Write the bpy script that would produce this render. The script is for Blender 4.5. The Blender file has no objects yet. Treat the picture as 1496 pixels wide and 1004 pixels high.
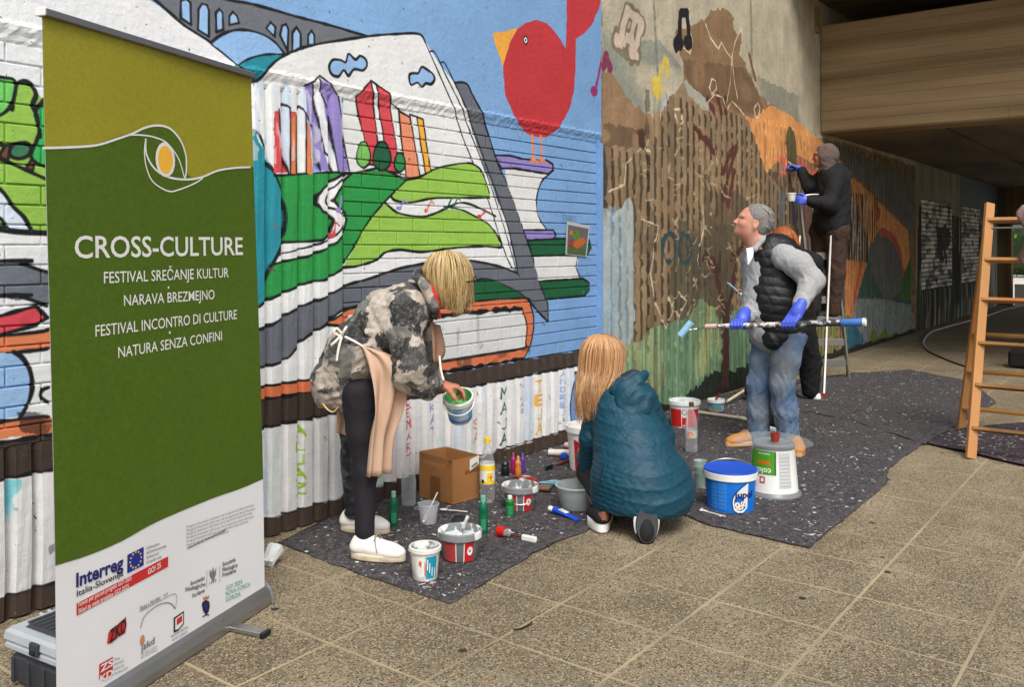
import bpy, bmesh, math, random
import numpy as np
from mathutils import Vector, Matrix
random.seed(7); RNG = np.random.default_rng(11)
SC = bpy.context.scene; COL = SC.collection
# ------------------------------------------------------------------ camera, light, exposure
YAW = math.atan2(987, 1294); FPX = 1294.0; HY = 358.0; CX = 748.0; CH = 1.4
FW = Vector((math.cos(YAW), math.sin(YAW), 0)); RT = Vector((math.sin(YAW), -math.cos(YAW), 0)); UP = Vector((0, 0, 1))
cam_d = bpy.data.cameras.new('camera'); cam = bpy.data.objects.new('camera', cam_d); COL.objects.link(cam)
cam.location = (0, 0, CH); cam.rotation_euler = (math.pi/2, 0, YAW - math.pi/2)
cam_d.lens = 36*FPX/1496; cam_d.sensor_width = 36; cam_d.shift_y = (HY-502)/1496
cam_d.clip_start = .05; cam_d.clip_end = 400
SC.camera = cam
SUN_EL, SUN_AZ = math.radians(52), math.radians(-134)      # azimuth of the sun seen from the scene, from +x
world = bpy.data.worlds.new('World'); SC.world = world; world.use_nodes = True
wn = world.node_tree.nodes; wl = world.node_tree.links
sky = wn.new('ShaderNodeTexSky'); sky.sky_type = 'NISHITA'; sky.sun_disc = False
sky.sun_elevation = SUN_EL; sky.sun_rotation = math.pi/2 - SUN_AZ; sky.air_density = 1.0; sky.dust_density = 4.0
hs = wn.new('ShaderNodeHueSaturation'); hs.inputs['Saturation'].default_value = .38
wl.new(sky.outputs[0], hs.inputs['Color']); wl.new(hs.outputs[0], wn['Background'].inputs['Color'])
wn['Background'].inputs['Strength'].default_value = .12
sun_d = bpy.data.lights.new('sun', 'SUN'); sun = bpy.data.objects.new('sun', sun_d); COL.objects.link(sun)
sun_d.energy = 1.5; sun_d.angle = math.radians(22); sun_d.color = (1, .965, .91)
sdir = Vector((math.cos(SUN_EL)*math.cos(SUN_AZ), math.cos(SUN_EL)*math.sin(SUN_AZ), math.sin(SUN_EL)))
sun.rotation_euler = sdir.to_track_quat('Z', 'Y').to_euler()
SC.view_settings.view_transform = 'Standard'; SC.view_settings.look = 'None'
SC.view_settings.gamma = 1; SC.view_settings.use_curve_mapping = False
SC.view_settings.exposure = .58
SC.render.engine = 'CYCLES'
try:
    SC.cycles.max_bounces = 7; SC.cycles.diffuse_bounces = 4; SC.cycles.transparent_max_bounces = 12
    SC.cycles.use_denoising = True
except Exception: pass

# ------------------------------------------------------------------ helpers
def at(px, py, d):
    """point seen at photo pixel px,py at distance d (metres along the view direction)"""
    return FW*d + RT*((px-CX)/FPX*d) + Vector((0, 0, CH-(py-HY)/FPX*d))
def gr(px, py, z=0.0): return at(px, py, (CH-z)*FPX/(py-HY))
def wallp(px, py, D=3.5): return at(px, py, D/(FW.y+RT.y*(px-CX)/FPX))
def pixd(p):
    d = p.dot(FW); return (CX+FPX*p.dot(RT)/d, HY+(CH-p.z)*FPX/d, d)
def lin(c):
    f = lambda v: (v/255/12.92 if v/255 <= .04045 else ((v/255+.055)/1.055)**2.4)
    return tuple(f(v) for v in c)
MATS = {}
def mat(name, rgb, rough=.6, var=.12, scale=14, bump=.15, bscale=None, metal=0, spec=.5, trans=0, alpha=1, col2=None, c2=(.45, .6), ior=1.45, stretch=None, coat=0, sheen=0):
    """principled material: base colour with low-contrast noise, optional second colour in patches, fine bump"""
    if name in MATS: return MATS[name]
    m = bpy.data.materials.new(name); m.use_nodes = True; N = m.node_tree.nodes; L = m.node_tree.links
    b = N['Principled BSDF']; c = lin(rgb) if max(rgb) > 1.01 else rgb
    tc = N.new('ShaderNodeTexCoord'); mp = N.new('ShaderNodeMapping'); L.new(tc.outputs['Object'], mp.inputs[0])
    if stretch: mp.inputs['Scale'].default_value = stretch
    n = N.new('ShaderNodeTexNoise'); n.inputs['Scale'].default_value = scale; n.inputs['Detail'].default_value = 6; L.new(mp.outputs[0], n.inputs[0])
    r = N.new('ShaderNodeMapRange'); r.inputs[1].default_value = .25; r.inputs[2].default_value = .75
    r.inputs[3].default_value = 1-var; r.inputs[4].default_value = 1+var; L.new(n.outputs[0], r.inputs[0])
    mx = N.new('ShaderNodeMix'); mx.data_type = 'RGBA'; mx.blend_type = 'MULTIPLY'; mx.inputs[0].default_value = 1
    if col2:
        n2 = N.new('ShaderNodeTexNoise'); n2.inputs['Scale'].default_value = scale*.5; n2.inputs['Detail'].default_value = 5; L.new(mp.outputs[0], n2.inputs[0])
        r2 = N.new('ShaderNodeMapRange'); r2.inputs[1].default_value = c2[0]; r2.inputs[2].default_value = c2[1]; L.new(n2.outputs[0], r2.inputs[0])
        m2 = N.new('ShaderNodeMix'); m2.data_type = 'RGBA'; L.new(r2.outputs[0], m2.inputs[0]); m2.inputs[6].default_value = (*c, 1)
        m2.inputs[7].default_value = (*(lin(col2) if max(col2) > 1.01 else col2), 1); L.new(m2.outputs[2], mx.inputs[6])
    else: mx.inputs[6].default_value = (*c, 1)
    L.new(r.outputs[0], mx.inputs[7]); L.new(mx.outputs[2], b.inputs['Base Color'])
    b.inputs['Roughness'].default_value = rough; b.inputs['Metallic'].default_value = metal
    b.inputs['Specular IOR Level'].default_value = spec; b.inputs['IOR'].default_value = ior
    b.inputs['Transmission Weight'].default_value = trans; b.inputs['Alpha'].default_value = alpha
    b.inputs['Coat Weight'].default_value = coat; b.inputs['Sheen Weight'].default_value = sheen
    if bump:
        nb = N.new('ShaderNodeTexNoise'); nb.inputs['Scale'].default_value = bscale or scale*6; nb.inputs['Detail'].default_value = 5; L.new(mp.outputs[0], nb.inputs[0])
        bp = N.new('ShaderNodeBump'); bp.inputs['Strength'].default_value = bump; bp.inputs['Distance'].default_value = .01
        L.new(nb.outputs[0], bp.inputs['Height']); L.new(bp.outputs[0], b.inputs['Normal'])
    MATS[name] = m; return m
def tag(o, label=None, cat=None, group=None, kind=None):
    if label: o['label'] = label
    if cat: o['category'] = cat
    if group: o['group'] = group
    if kind: o['kind'] = kind
    return o
def empty(name, loc, label=None, cat=None, group=None, rz=0, kind=None):
    o = bpy.data.objects.new(name, None); COL.objects.link(o); o.location = loc; o.rotation_euler = (0, 0, rz)
    o.empty_display_size = .05
    return tag(o, label, cat, group, kind)
def link(name, me, parent=None, loc=None, rot=None):
    o = bpy.data.objects.new(name, me); COL.objects.link(o)
    if parent: o.parent = parent
    if loc is not None: o.location = loc
    if rot is not None: o.rotation_euler = rot
    return o
class MB:
    """mesh builder"""
    def __init__(s): s.v = []; s.f = []; s.mi = []; s.cur = 0
    def add(s, vs, fs):
        k = len(s.v); s.v += [tuple(v) for v in vs]; s.f += [tuple(i+k for i in f) for f in fs]; s.mi += [s.cur]*len(fs); return s
    def box(s, c, d, R=None, taper=1.0, bev=0):
        x, y, z = d[0]/2, d[1]/2, d[2]/2; c = Vector(c)
        if bev:
            b = min(bev, x*.9, y*.9, z*.9); rings = []
            for zz, ins in ((-z, b), (-z+b, 0), (z-b, 0), (z, b)):
                t = taper if zz > 0 else 1.0; X, Y = (x-ins)*t, (y-ins)*t; k = b*.7
                rings.append([(X-k, -Y), (X, -Y+k), (X, Y-k), (X-k, Y), (-X+k, Y), (-X, Y-k), (-X, -Y+k), (-X+k, -Y)])
            vs = [Vector((p[0], p[1], zz)) for r, zz in zip(rings, (-z, -z+b, z-b, z)) for p in r]
            fs = [(i*8+j, i*8+(j+1) % 8, (i+1)*8+(j+1) % 8, (i+1)*8+j) for i in range(3) for j in range(8)]
            fs += [tuple(range(7, -1, -1)), tuple(range(24, 32))]
        else:
            vs = [Vector((a*x*(taper if k > 0 else 1), b*y*(taper if k > 0 else 1), k*z)) for k in (-1, 1) for a, b in ((-1, -1), (1, -1), (1, 1), (-1, 1))]
            fs = [(3, 2, 1, 0), (4, 5, 6, 7), (0, 1, 5, 4), (1, 2, 6, 5), (2, 3, 7, 6), (3, 0, 4, 7)]
        return s.add([c+((R @ v) if R else v) for v in vs], fs)
    def bar(s, a, b, w, h, bev=0, side=None):
        a, b = Vector(a), Vector(b); d = b-a; z = d.normalized(); sd = Vector(side) if side else (RT if abs(z.dot(RT)) < .9 else UP)
        y = z.cross(sd).normalized(); x = y.cross(z); R = Matrix((x, y, z)).transposed()
        return s.box((a+b)/2, (w, h, d.length), R, bev=bev)
    def tube(s, pts, rad, n=10, cap=True):
        pts = [Vector(p) for p in pts]; rad = rad if hasattr(rad, '__len__') else [rad]*len(pts)
        t0 = (pts[1]-pts[0]).normalized(); u = t0.cross(Vector((.13, .37, .92)) if abs(t0.z) < .9 else Vector((1, .1, 0))).normalized(); vs = []
        for i, p in enumerate(pts):
            t = (pts[min(i+1, len(pts)-1)]-pts[max(i-1, 0)]).normalized(); u = (u-t*u.dot(t)).normalized(); w = t.cross(u)
            vs += [p+(u*math.cos(a)+w*math.sin(a))*rad[i] for a in (2*math.pi*j/n for j in range(n))]
        fs = [(i*n+j, i*n+(j+1) % n, (i+1)*n+(j+1) % n, (i+1)*n+j) for i in range(len(pts)-1) for j in range(n)]
        if cap: fs += [tuple(range(n-1, -1, -1)), tuple(range((len(pts)-1)*n, len(pts)*n))]
        return s.add(vs, fs)
    def lathe(s, prof, n=32, c=(0, 0, 0), M=None):
        """prof: (r,z) list, bottom to top along the outside; radius 0 closes"""
        c = Vector(c); vs = []; fs = []; idx = []
        for r, z in prof:
            if r < 1e-6: idx.append([len(vs)]); vs.append(Vector((0, 0, z)))
            else: idx.append(list(range(len(vs), len(vs)+n))); vs += [Vector((r*math.cos(2*math.pi*j/n), r*math.sin(2*math.pi*j/n), z)) for j in range(n)]
        for a, b in zip(idx, idx[1:]):
            for j in range(n):
                k = (j+1) % n
                if len(a) == 1 and len(b) == 1: continue
                if len(a) == 1: fs.append((a[0], b[k], b[j]))
                elif len(b) == 1: fs.append((a[j], a[k], b[0]))
                else: fs.append((a[j], a[k], b[k], b[j]))
        return s.add([c+((M @ v) if M else v) for v in vs], fs)
    def mesh(s, name, mats, smooth=False, angle=None):
        me = bpy.data.meshes.new(name); me.from_pydata(s.v, [], s.f); me.update()
        for m in (mats if isinstance(mats, (list, tuple)) else [mats]): me.materials.append(m)
        if len(set(s.mi)) > 1: me.polygons.foreach_set('material_index', s.mi)
        if smooth:
            me.polygons.foreach_set('use_smooth', [True]*len(me.polygons))
            me.set_sharp_from_angle(angle=math.radians(angle or 40))
        return me
    def obj(s, name, mats, parent=None, smooth=False, loc=None, rot=None, angle=None):
        return link(name, s.mesh(name, mats, smooth, angle), parent, loc, rot)
def spline(P, n=8, closed=False):
    P = [np.array(p, float) for p in P]; out = []; m = len(P)
    if m < 3 and not closed: return P
    for i in range(m if closed else m-1):
        if closed: a, b, c, d = P[i-1], P[i], P[(i+1) % m], P[(i+2) % m]
        else: a, b, c, d = P[max(i-1, 0)], P[i], P[i+1], P[min(i+2, m-1)]
        for j in range(n):
            t = j/n; out.append(.5*((2*b)+(c-a)*t+(2*a-5*b+4*c-d)*t*t+(3*b-a-3*c+d)*t**3))
    if not closed: out.append(P[-1])
    return out
def vnoise(shape, cell, rng=RNG):
    """smooth 2-D value noise 0..1; cell = feature size in texels (one number or (rows, cols))"""
    ch, cw = cell if hasattr(cell, '__len__') else (cell, cell)
    h, w = int(shape[0]/ch)+3, int(shape[1]/cw)+3; g = rng.random((h, w))
    y = np.arange(shape[0])/ch; x = np.arange(shape[1])/cw; y0 = y.astype(int); x0 = x.astype(int)
    fy = y-y0; fx = x-x0; fy = (fy*fy*(3-2*fy))[:, None]; fx = (fx*fx*(3-2*fx))[None]
    a = g[np.ix_(y0, x0)]; b = g[np.ix_(y0, x0+1)]; c = g[np.ix_(y0+1, x0)]; d = g[np.ix_(y0+1, x0+1)]
    return (a*(1-fx)+b*fx)*(1-fy)+(c*(1-fx)+d*fx)*fy
# ------------------------------------------------------------------ painted walls: the paint is flat colour laid on real ribs and bricks
class Canvas:
    def __init__(s, x0, x1, z0, z1, ppm, base):
        s.x0, s.x1, s.z0, s.z1, s.p = x0, x1, z0, z1, ppm; s.W = int((x1-x0)*ppm); s.H = int((z1-z0)*ppm)
        s.a = np.empty((s.H, s.W, 3), np.float32); s.a[:] = lin(base)
        s.wx = vnoise((s.H, s.W), ppm*.05)-.5; s.wz = vnoise((s.H, s.W), ppm*.05)-.5
    def tx(s, px, py):
        v = wallp(px, py); return ((v.x-s.x0)*s.p, (v.z-s.z0)*s.p)
    def conv(s, P, world): return np.array([((q[0]-s.x0)*s.p, (q[1]-s.z0)*s.p) if world else s.tx(*q) for q in P], float)
    def mask(s, P, world=False, smooth=False, wob=.006):
        P = s.conv(P, world)
        if smooth: P = np.array(spline(P, 6, True))
        m = s.p*wob*1.5+2
        x0, y0 = np.floor(P.min(0)-m).astype(int); x1, y1 = np.ceil(P.max(0)+m).astype(int)
        x0, y0, x1, y1 = max(x0, 0), max(y0, 0), min(x1, s.W), min(y1, s.H)
        if x1 <= x0 or y1 <= y0: return None
        X = np.arange(x0, x1)[None]+.5+s.wx[y0:y1, x0:x1]*s.p*wob*2; Y = np.arange(y0, y1)[:, None]+.5+s.wz[y0:y1, x0:x1]*s.p*wob*2
        M = np.zeros((y1-y0, x1-x0), bool)
        for a, b in zip(P, np.roll(P, -1, 0)):
            if a[1] == b[1]: continue
            M ^= ((a[1] > Y) != (b[1] > Y)) & (X < (b[0]-a[0])*(Y-a[1])/(b[1]-a[1])+a[0])
        return (slice(y0, y1), slice(x0, x1)), M
    def poly(s, P, col, alpha=1.0, **k):
        r = s.mask(P, **k)
        if r is None: return
        sl, M = r; A = M[..., None]*alpha; s.a[sl] = s.a[sl]*(1-A)+np.array(lin(col), np.float32)*A
    def rough(s, P, col, alpha, cell=(60, 6), thr=.5, world=False):
        """paint that breaks up: polygon gated by streaky noise"""
        r = s.mask(P, world=world, wob=.02)
        if r is None: return
        sl, M = r; n = vnoise(M.shape, cell); A = (M*np.clip((n-thr)*6+.5, 0, 1))[..., None]*alpha
        s.a[sl] = s.a[sl]*(1-A)+np.array(lin(col), np.float32)*A
    def line(s, P, col=(22, 24, 26), w=.011, world=False, closed=False, smooth=True, alpha=1.0, rag=.35):
        P = s.conv(P, world)
        if smooth and len(P) > 2: P = np.array(spline(P, 5, closed))
        elif closed: P = np.vstack([P, P[:1]])
        if closed and smooth: P = np.vstack([P, P[:1]])
        r = w*s.p/2; m = r*1.5+2; c = np.array(lin(col), np.float32)
        for a, b in zip(P[:-1], P[1:]):
            x0 = int(max(min(a[0], b[0])-m, 0)); x1 = int(min(max(a[0], b[0])+m, s.W)); y0 = int(max(min(a[1], b[1])-m, 0)); y1 = int(min(max(a[1], b[1])+m, s.H))
            if x1 <= x0 or y1 <= y0: continue
            X = np.arange(x0, x1)[None]+.5; Y = np.arange(y0, y1)[:, None]+.5; d = b-a; L = max(d @ d, 1e-9)
            t = np.clip(((X-a[0])*d[0]+(Y-a[1])*d[1])/L, 0, 1); D = np.hypot(X-a[0]-t*d[0], Y-a[1]-t*d[1])
            rr = r*(1+rag*2*s.wx[y0:y1, x0:x1]); A = np.clip(rr-D+.5, 0, 1)[..., None]*alpha
            s.a[y0:y1, x0:x1] = s.a[y0:y1, x0:x1]*(1-A)+c*A
    def outl(s, P, col, w=.011, smooth=False, lc=(22, 24, 26)):
        s.poly(P, col, smooth=smooth); s.line(P, lc, w, closed=True, smooth=smooth)
    def image(s, name):
        im = bpy.data.images.new(name, s.W, s.H, float_buffer=False); a = np.ones((s.H, s.W, 4), np.float32)
        c = np.clip(s.a, 0, 1); a[..., :3] = np.where(c <= .0031308, c*12.92, 1.055*np.power(np.maximum(c, 1e-6), 1/2.4)-.055)
        im.pixels.foreach_set(a.ravel()); im.update(); im.pack(); return im
def paint_mat(name, cv, rough=.62, bump=.5, bs=28, dirt=.1, drip=0, sat=.94, planar=('X', 'Z')):
    """wall paint: the canvas laid on by world position, brush-rough relief, slight dirt"""
    m = bpy.data.materials.new(name); m.use_nodes = True; N = m.node_tree.nodes; L = m.node_tree.links; b = N['Principled BSDF']
    g = N.new('ShaderNodeNewGeometry'); sp = N.new('ShaderNodeSeparateXYZ'); L.new(g.outputs['Position'], sp.inputs[0])
    cb = N.new('ShaderNodeCombineXYZ')
    for i, (ax, lo, hi) in enumerate(((planar[0], cv.x0, cv.x1), (planar[1], cv.z0, cv.z1))):
        r = N.new('ShaderNodeMapRange'); r.clamp = False; r.inputs[1].default_value = lo; r.inputs[2].default_value = hi
        L.new(sp.outputs[ax], r.inputs[0]); L.new(r.outputs[0], cb.inputs[i])
    t = N.new('ShaderNodeTexImage'); t.image = cv.image(name+'_paint'); t.extension = 'EXTEND'; L.new(cb.outputs[0], t.inputs[0])
    n = N.new('ShaderNodeTexNoise'); n.inputs['Scale'].default_value = 5; n.inputs['Detail'].default_value = 8; n.inputs['Roughness'].default_value = .7; L.new(g.outputs['Position'], n.inputs[0])
    r = N.new('ShaderNodeMapRange'); r.inputs[1].default_value = .3; r.inputs[2].default_value = .7; r.inputs[3].default_value = 1-dirt; r.inputs[4].default_value = 1.03; L.new(n.outputs[0], r.inputs[0])
    mx = N.new('ShaderNodeMix'); mx.data_type = 'RGBA'; mx.blend_type = 'MULTIPLY'; mx.inputs[0].default_value = 1
    L.new(t.outputs[0], mx.inputs[6]); L.new(r.outputs[0], mx.inputs[7]); last = mx.outputs[2]
    # small chips and specks
    n3 = N.new('ShaderNodeTexNoise'); n3.inputs['Scale'].default_value = 45; n3.inputs['Detail'].default_value = 3; L.new(g.outputs['Position'], n3.inputs[0])
    r3 = N.new('ShaderNodeMapRange'); r3.inputs[1].default_value = .70; r3.inputs[2].default_value = .74; L.new(n3.outputs[0], r3.inputs[0])
    m3 = N.new('ShaderNodeMix'); m3.data_type = 'RGBA'; m3.inputs[7].default_value = (.12, .115, .11, 1); L.new(r3.outputs[0], m3.inputs[0])
    hv = N.new('ShaderNodeHueSaturation'); hv.inputs['Saturation'].default_value = sat; L.new(last, hv.inputs['Color'])
    # uneven brushing: long faint streaks along x and z
    last = hv.outputs[0]
    for sc in ((3, 3, 40), (40, 3, 3)):
        mq = N.new('ShaderNodeMapping'); mq.inputs['Scale'].default_value = sc; L.new(g.outputs['Position'], mq.inputs[0]); nq = N.new('ShaderNodeTexNoise'); nq.inputs['Scale'].default_value = 1.6; nq.inputs['Detail'].default_value = 5; L.new(mq.outputs[0], nq.inputs[0])
        rq = N.new('ShaderNodeMapRange'); rq.inputs[1].default_value = .3; rq.inputs[2].default_value = .7; rq.inputs[3].default_value = .955; rq.inputs[4].default_value = 1.02; L.new(nq.outputs[0], rq.inputs[0])
        mm = N.new('ShaderNodeMix'); mm.data_type = 'RGBA'; mm.blend_type = 'MULTIPLY'; mm.inputs[0].default_value = 1; L.new(last, mm.inputs[6]); L.new(rq.outputs[0], mm.inputs[7]); last = mm.outputs[2]
    L.new(last, m3.inputs[6])
    L.new(m3.outputs[2], b.inputs['Base Color'])
    b.inputs['Roughness'].default_value = rough; b.inputs['Specular IOR Level'].default_value = .35
    n2 = N.new('ShaderNodeTexNoise'); n2.inputs['Scale'].default_value = bs; n2.inputs['Detail'].default_value = 7; n2.inputs['Roughness'].default_value = .65; L.new(g.outputs['Position'], n2.inputs[0])
    bp = N.new('ShaderNodeBump'); bp.inputs['Strength'].default_value = bump; bp.inputs['Distance'].default_value = .012; L.new(n2.outputs[0], bp.inputs['Height']); L.new(bp.outputs[0], b.inputs['Normal'])
    return m
K = (22, 24, 27); SKYB = (128, 176, 226); SKYR = (112, 158, 208); WHT = (232, 233, 232); GRY = (104, 108, 118); TEAL = (0, 140, 158)
GRN = (22, 148, 62); LIME = (148, 196, 66); DGR = (16, 92, 52); ORG = (226, 126, 70); RED = (214, 52, 66); PUR = (144, 128, 196); YEL = (244, 176, 14); BRN = (66, 54, 46)
A = Canvas(-1.2, 5.66, 0, 4.4, 250, SKYB)
# sky: bluer and deeper towards the right
gx = np.clip((np.arange(A.W)/A.p+A.x0-2.6)/3, 0, 1)[None, :, None].astype(np.float32)
A.a[:] = np.array(lin(SKYB), np.float32)*(1-gx)+np.array(lin(SKYR), np.float32)*gx
A.a *= (.95+.1*vnoise((A.H, A.W), (90, 160)))[..., None].astype(np.float32)
# white hillside behind the banner and everything below it
A.poly([(-700, -300), (60, -300), (215, 0), (265, 38), (300, 60), (345, 98), (372, 118), (372, 200), (372, 700), (-700, 1300)], (236, 238, 240))
# viaduct
A.poly([(222, 0), (160, -60), (300, -40), (330, 0), (370, 8), (430, 25), (480, 38), (530, 54), (450, 67), (412, 80), (395, 68), (372, 50), (345, 45), (322, 50), (305, 62), (265, 38)], (112, 116, 124))
A.line([(222, 0), (160, -60)], w=.014); A.line([(300, -12), (330, 0), (370, 8), (430, 25), (480, 38), (535, 54)], w=.014)
A.line([(160, -60), (222, 0), (265, 38), (300, 60), (345, 98)], w=.014, smooth=False)
A.poly([(305, 62), (322, 50), (345, 44), (372, 48), (395, 60), (412, 80), (380, 82), (343, 96)], (140, 186, 236), smooth=False)
A.line([(305, 62), (322, 50), (345, 44), (372, 48), (395, 60), (412, 80)], w=.013)
for w in ([(260, 2), (268, -1), (274, 5), (275, 37), (260, 27)], [(286, 14), (291, 6), (298, 8), (301, 16), (301, 54), (285, 44)], [(311, 20), (316, 14), (321, 19), (322, 44), (312, 47)],
          [(331, 24), (336, 18), (342, 24), (345, 34), (331, 37)], [(385, 42), (391, 33), (398, 40), (397, 54)], [(405, 52), (408, 38), (414, 36), (417, 44), (416, 75)],
          [(423, 76), (423, 48), (429, 40), (435, 50), (435, 74)], [(446, 70), (446, 52), (451, 45), (455, 52), (455, 68)]):
    A.outl(w, (150, 192, 238), w=.012)
A.poly([(335, 98), (355, 86), (380, 81), (412, 80), (385, 102), (372, 118), (350, 112)], TEAL); A.line([(343, 96), (360, 86), (385, 80), (412, 80)], w=.011); A.line([(345, 98), (372, 120)], w=.013)
# open book: page
A.poly([(372, 118), (388, 100), (410, 82), (450, 67), (530, 54), (575, 50), (608, 50), (617, 62), (636, 92), (660, 121), (700, 190), (735, 300), (760, 402), (700, 470), (372, 580)], WHT)
# teal water beside the banner
A.poly([(240, 196), (300, 186), (366, 190), (373, 210), (384, 232), (396, 256), (408, 285), (413, 312), (411, 342), (402, 364), (391, 388), (384, 420), (381, 441), (369, 448), (290, 470), (240, 480)], TEAL)
A.rough([(366, 130), (372, 130), (396, 250), (384, 232), (366, 192)], (150, 196, 236), .8, cell=(70, 9), thr=.5)
A.rough([(370, 115), (500, 140), (500, 250), (395, 250)], (166, 198, 232), .5, cell=(110, 9), thr=.62)
# dark grey cover: lower sweep and long diagonal
A.poly([(369, 482), (392, 474), (420, 455), (452, 440), (465, 437), (500, 418), (538, 407), (583, 392), (632, 383), (673, 380), (705, 384), (734, 391), (753, 399), (742, 340), (722, 285), (703, 235), (688, 190), (672, 150),
        (660, 121), (677, 122), (686, 138), (700, 165), (712, 197), (724, 235), (739, 268), (751, 300), (763, 335), (774, 368), (788, 414), (798, 442), (799, 469), (785, 456), (772, 441), (756, 427), (737, 418), (718, 410), (702, 408), (686, 412),
        (640, 420), (560, 436), (516, 448), (494, 453), (478, 466), (465, 478), (443, 491), (428, 507), (414, 523), (392, 533), (369, 536)], GRY)
A.line([(369, 482), (392, 474), (420, 455), (452, 440), (465, 437), (500, 418), (538, 407), (583, 392), (632, 383), (673, 380), (705, 384), (734, 391), (755, 400)], w=.015)
A.line([(369, 537), (392, 533), (414, 523), (428, 507), (443, 491), (465, 478), (478, 466), (494, 453), (516, 448), (560, 436), (640, 420), (686, 412), (702, 408), (718, 410), (737, 418), (756, 427), (772, 441), (785, 456), (799, 470)], w=.014)
A.line([(660, 121), (677, 122), (686, 138), (700, 165), (712, 197), (724, 235), (739, 268), (751, 300), (763, 335), (774, 368), (788, 414), (798, 442), (799, 470)], w=.014)
for L_ in ([(617, 62), (636, 105), (660, 160), (680, 215), (700, 262), (716, 306), (728, 345), (742, 384), (758, 404)], [(623, 76), (632, 78), (648, 112), (668, 152), (688, 200), (706, 246), (722, 292), (740, 350), (753, 399)],
           [(640, 92), (646, 93), (660, 121), (678, 160), (694, 200), (712, 250), (730, 300), (745, 350), (755, 398)]): A.line(L_, w=.010)
A.line([(340, 122), (372, 118), (388, 100), (410, 82), (450, 67), (530, 54), (575, 50), (608, 50), (617, 62)], w=.014)
# green hillside and lime fields
A.poly([(395, 257), (475, 252), (510, 253), (534, 249), (555, 247), (592, 263), (570, 285), (551, 305), (532, 330), (519, 354), (503, 380), (496, 392), (471, 408), (446, 412), (417, 424), (395, 434), (381, 441), (384, 420), (391, 388), (402, 364), (411, 342), (413, 312), (408, 285)], GRN)
A.poly([(592, 263), (611, 259), (628, 249), (652, 242), (680, 238), (692, 241), (703, 252), (712, 280), (714, 289), (640, 290), (597, 296), (576, 292), (569, 286)], LIME)
A.poly([(562, 297), (576, 309), (597, 315), (620, 316), (640, 309), (655, 305), (671, 306), (690, 315), (710, 326), (722, 340), (728, 352), (731, 361), (705, 360), (664, 362), (616, 368), (583, 365), (561, 369), (548, 380), (519, 389), (498, 393), (519, 354), (532, 330), (551, 305)], LIME)
A.line([(395, 257), (475, 252), (510, 253), (534, 249), (555, 247), (592, 263)], w=.012); A.line([(592, 263), (570, 285), (551, 305), (532, 330), (519, 354), (500, 384)], w=.011)
A.line([(372, 448), (381, 441), (395, 434), (417, 424), (446, 412), (471, 408), (496, 392), (519, 389), (548, 380), (561, 369), (583, 365), (616, 368), (664, 362), (705, 360), (731, 361), (728, 350), (720, 336)], w=.014)
A.line([(384, 232), (396, 256), (408, 285), (413, 312), (411, 342), (402, 364), (391, 388), (384, 420), (381, 441)], w=.012); A.line([(366, 192), (374, 200), (386, 236)], w=.012)
A.line([(592, 263), (611, 259), (628, 249), (652, 242), (680, 238), (692, 241), (703, 252), (713, 282)], w=.012)
A.line([(569, 286), (576, 293), (597, 296), (628, 290), (652, 289), (714, 289)], w=.013); A.line([(562, 297), (576, 309), (597, 315), (620, 316), (640, 309), (666, 297), (684, 298), (705, 307), (722, 316)], w=.013)
A.line([(648, 302), (671, 306), (690, 315), (710, 326), (722, 340), (728, 352)], w=.011)
# winding road
RD = [(496, 254), (482, 263), (466, 276), (459, 286), (458, 297), (465, 309), (478, 314), (482, 322), (479, 338), (466, 351), (440, 353), (411, 354), (404, 366), (393, 386), (417, 380), (443, 375), (468, 365), (487, 354), (500, 338), (504, 321), (501, 310), (489, 303), (482, 293), (489, 279), (503, 261), (512, 254)]
A.poly(RD, WHT, smooth=False); A.line(RD, w=.014, smooth=False, closed=True)
A.line([(503, 255), (488, 268), (474, 283), (470, 296), (480, 304), (492, 311), (495, 322), (492, 336), (478, 348), (462, 356), (440, 362), (400, 373)], w=.010)
# towers on the ribs
A.poly([(394, 162), (402, 160), (404, 195), (410, 230), (416, 254), (395, 254)], RED); A.poly([(417, 163), (427, 165), (427, 173), (418, 177)], RED)
A.poly([(417, 175), (426, 169), (427, 254), (418, 254)], (222, 118, 44)); A.poly([(441, 177), (448, 186), (450, 254), (441, 254)], (222, 118, 44)); A.poly([(451, 195), (462, 250), (450, 254)], (140, 186, 236))
A.poly([(441, 124), (452, 124), (456, 139), (461, 188), (468, 223), (478, 250), (459, 248), (451, 199), (442, 174)], PUR)
A.poly([(463, 115), (478, 125), (489, 138), (493, 164), (503, 223), (508, 250), (487, 250), (482, 216), (471, 174), (465, 139)], PUR)
for L_ in ([(404, 195), (406, 158), (411, 152), (418, 158), (418, 254)], [(427, 254), (427, 171), (435, 155), (441, 166), (441, 254)], [(402, 160), (404, 195), (410, 230), (416, 254)], [(441, 166), (451, 190), (455, 215), (462, 250)], [(441, 126), (453, 120), (463, 111), (478, 123), (489, 138)],
           [(489, 138), (493, 164), (503, 223), (509, 251)], [(453, 124), (456, 139), (461, 188), (468, 223), (478, 232), (481, 251)], [(463, 115), (465, 139), (478, 170), (482, 216), (488, 251)]): A.line(L_, w=.010, smooth=False)
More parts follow.
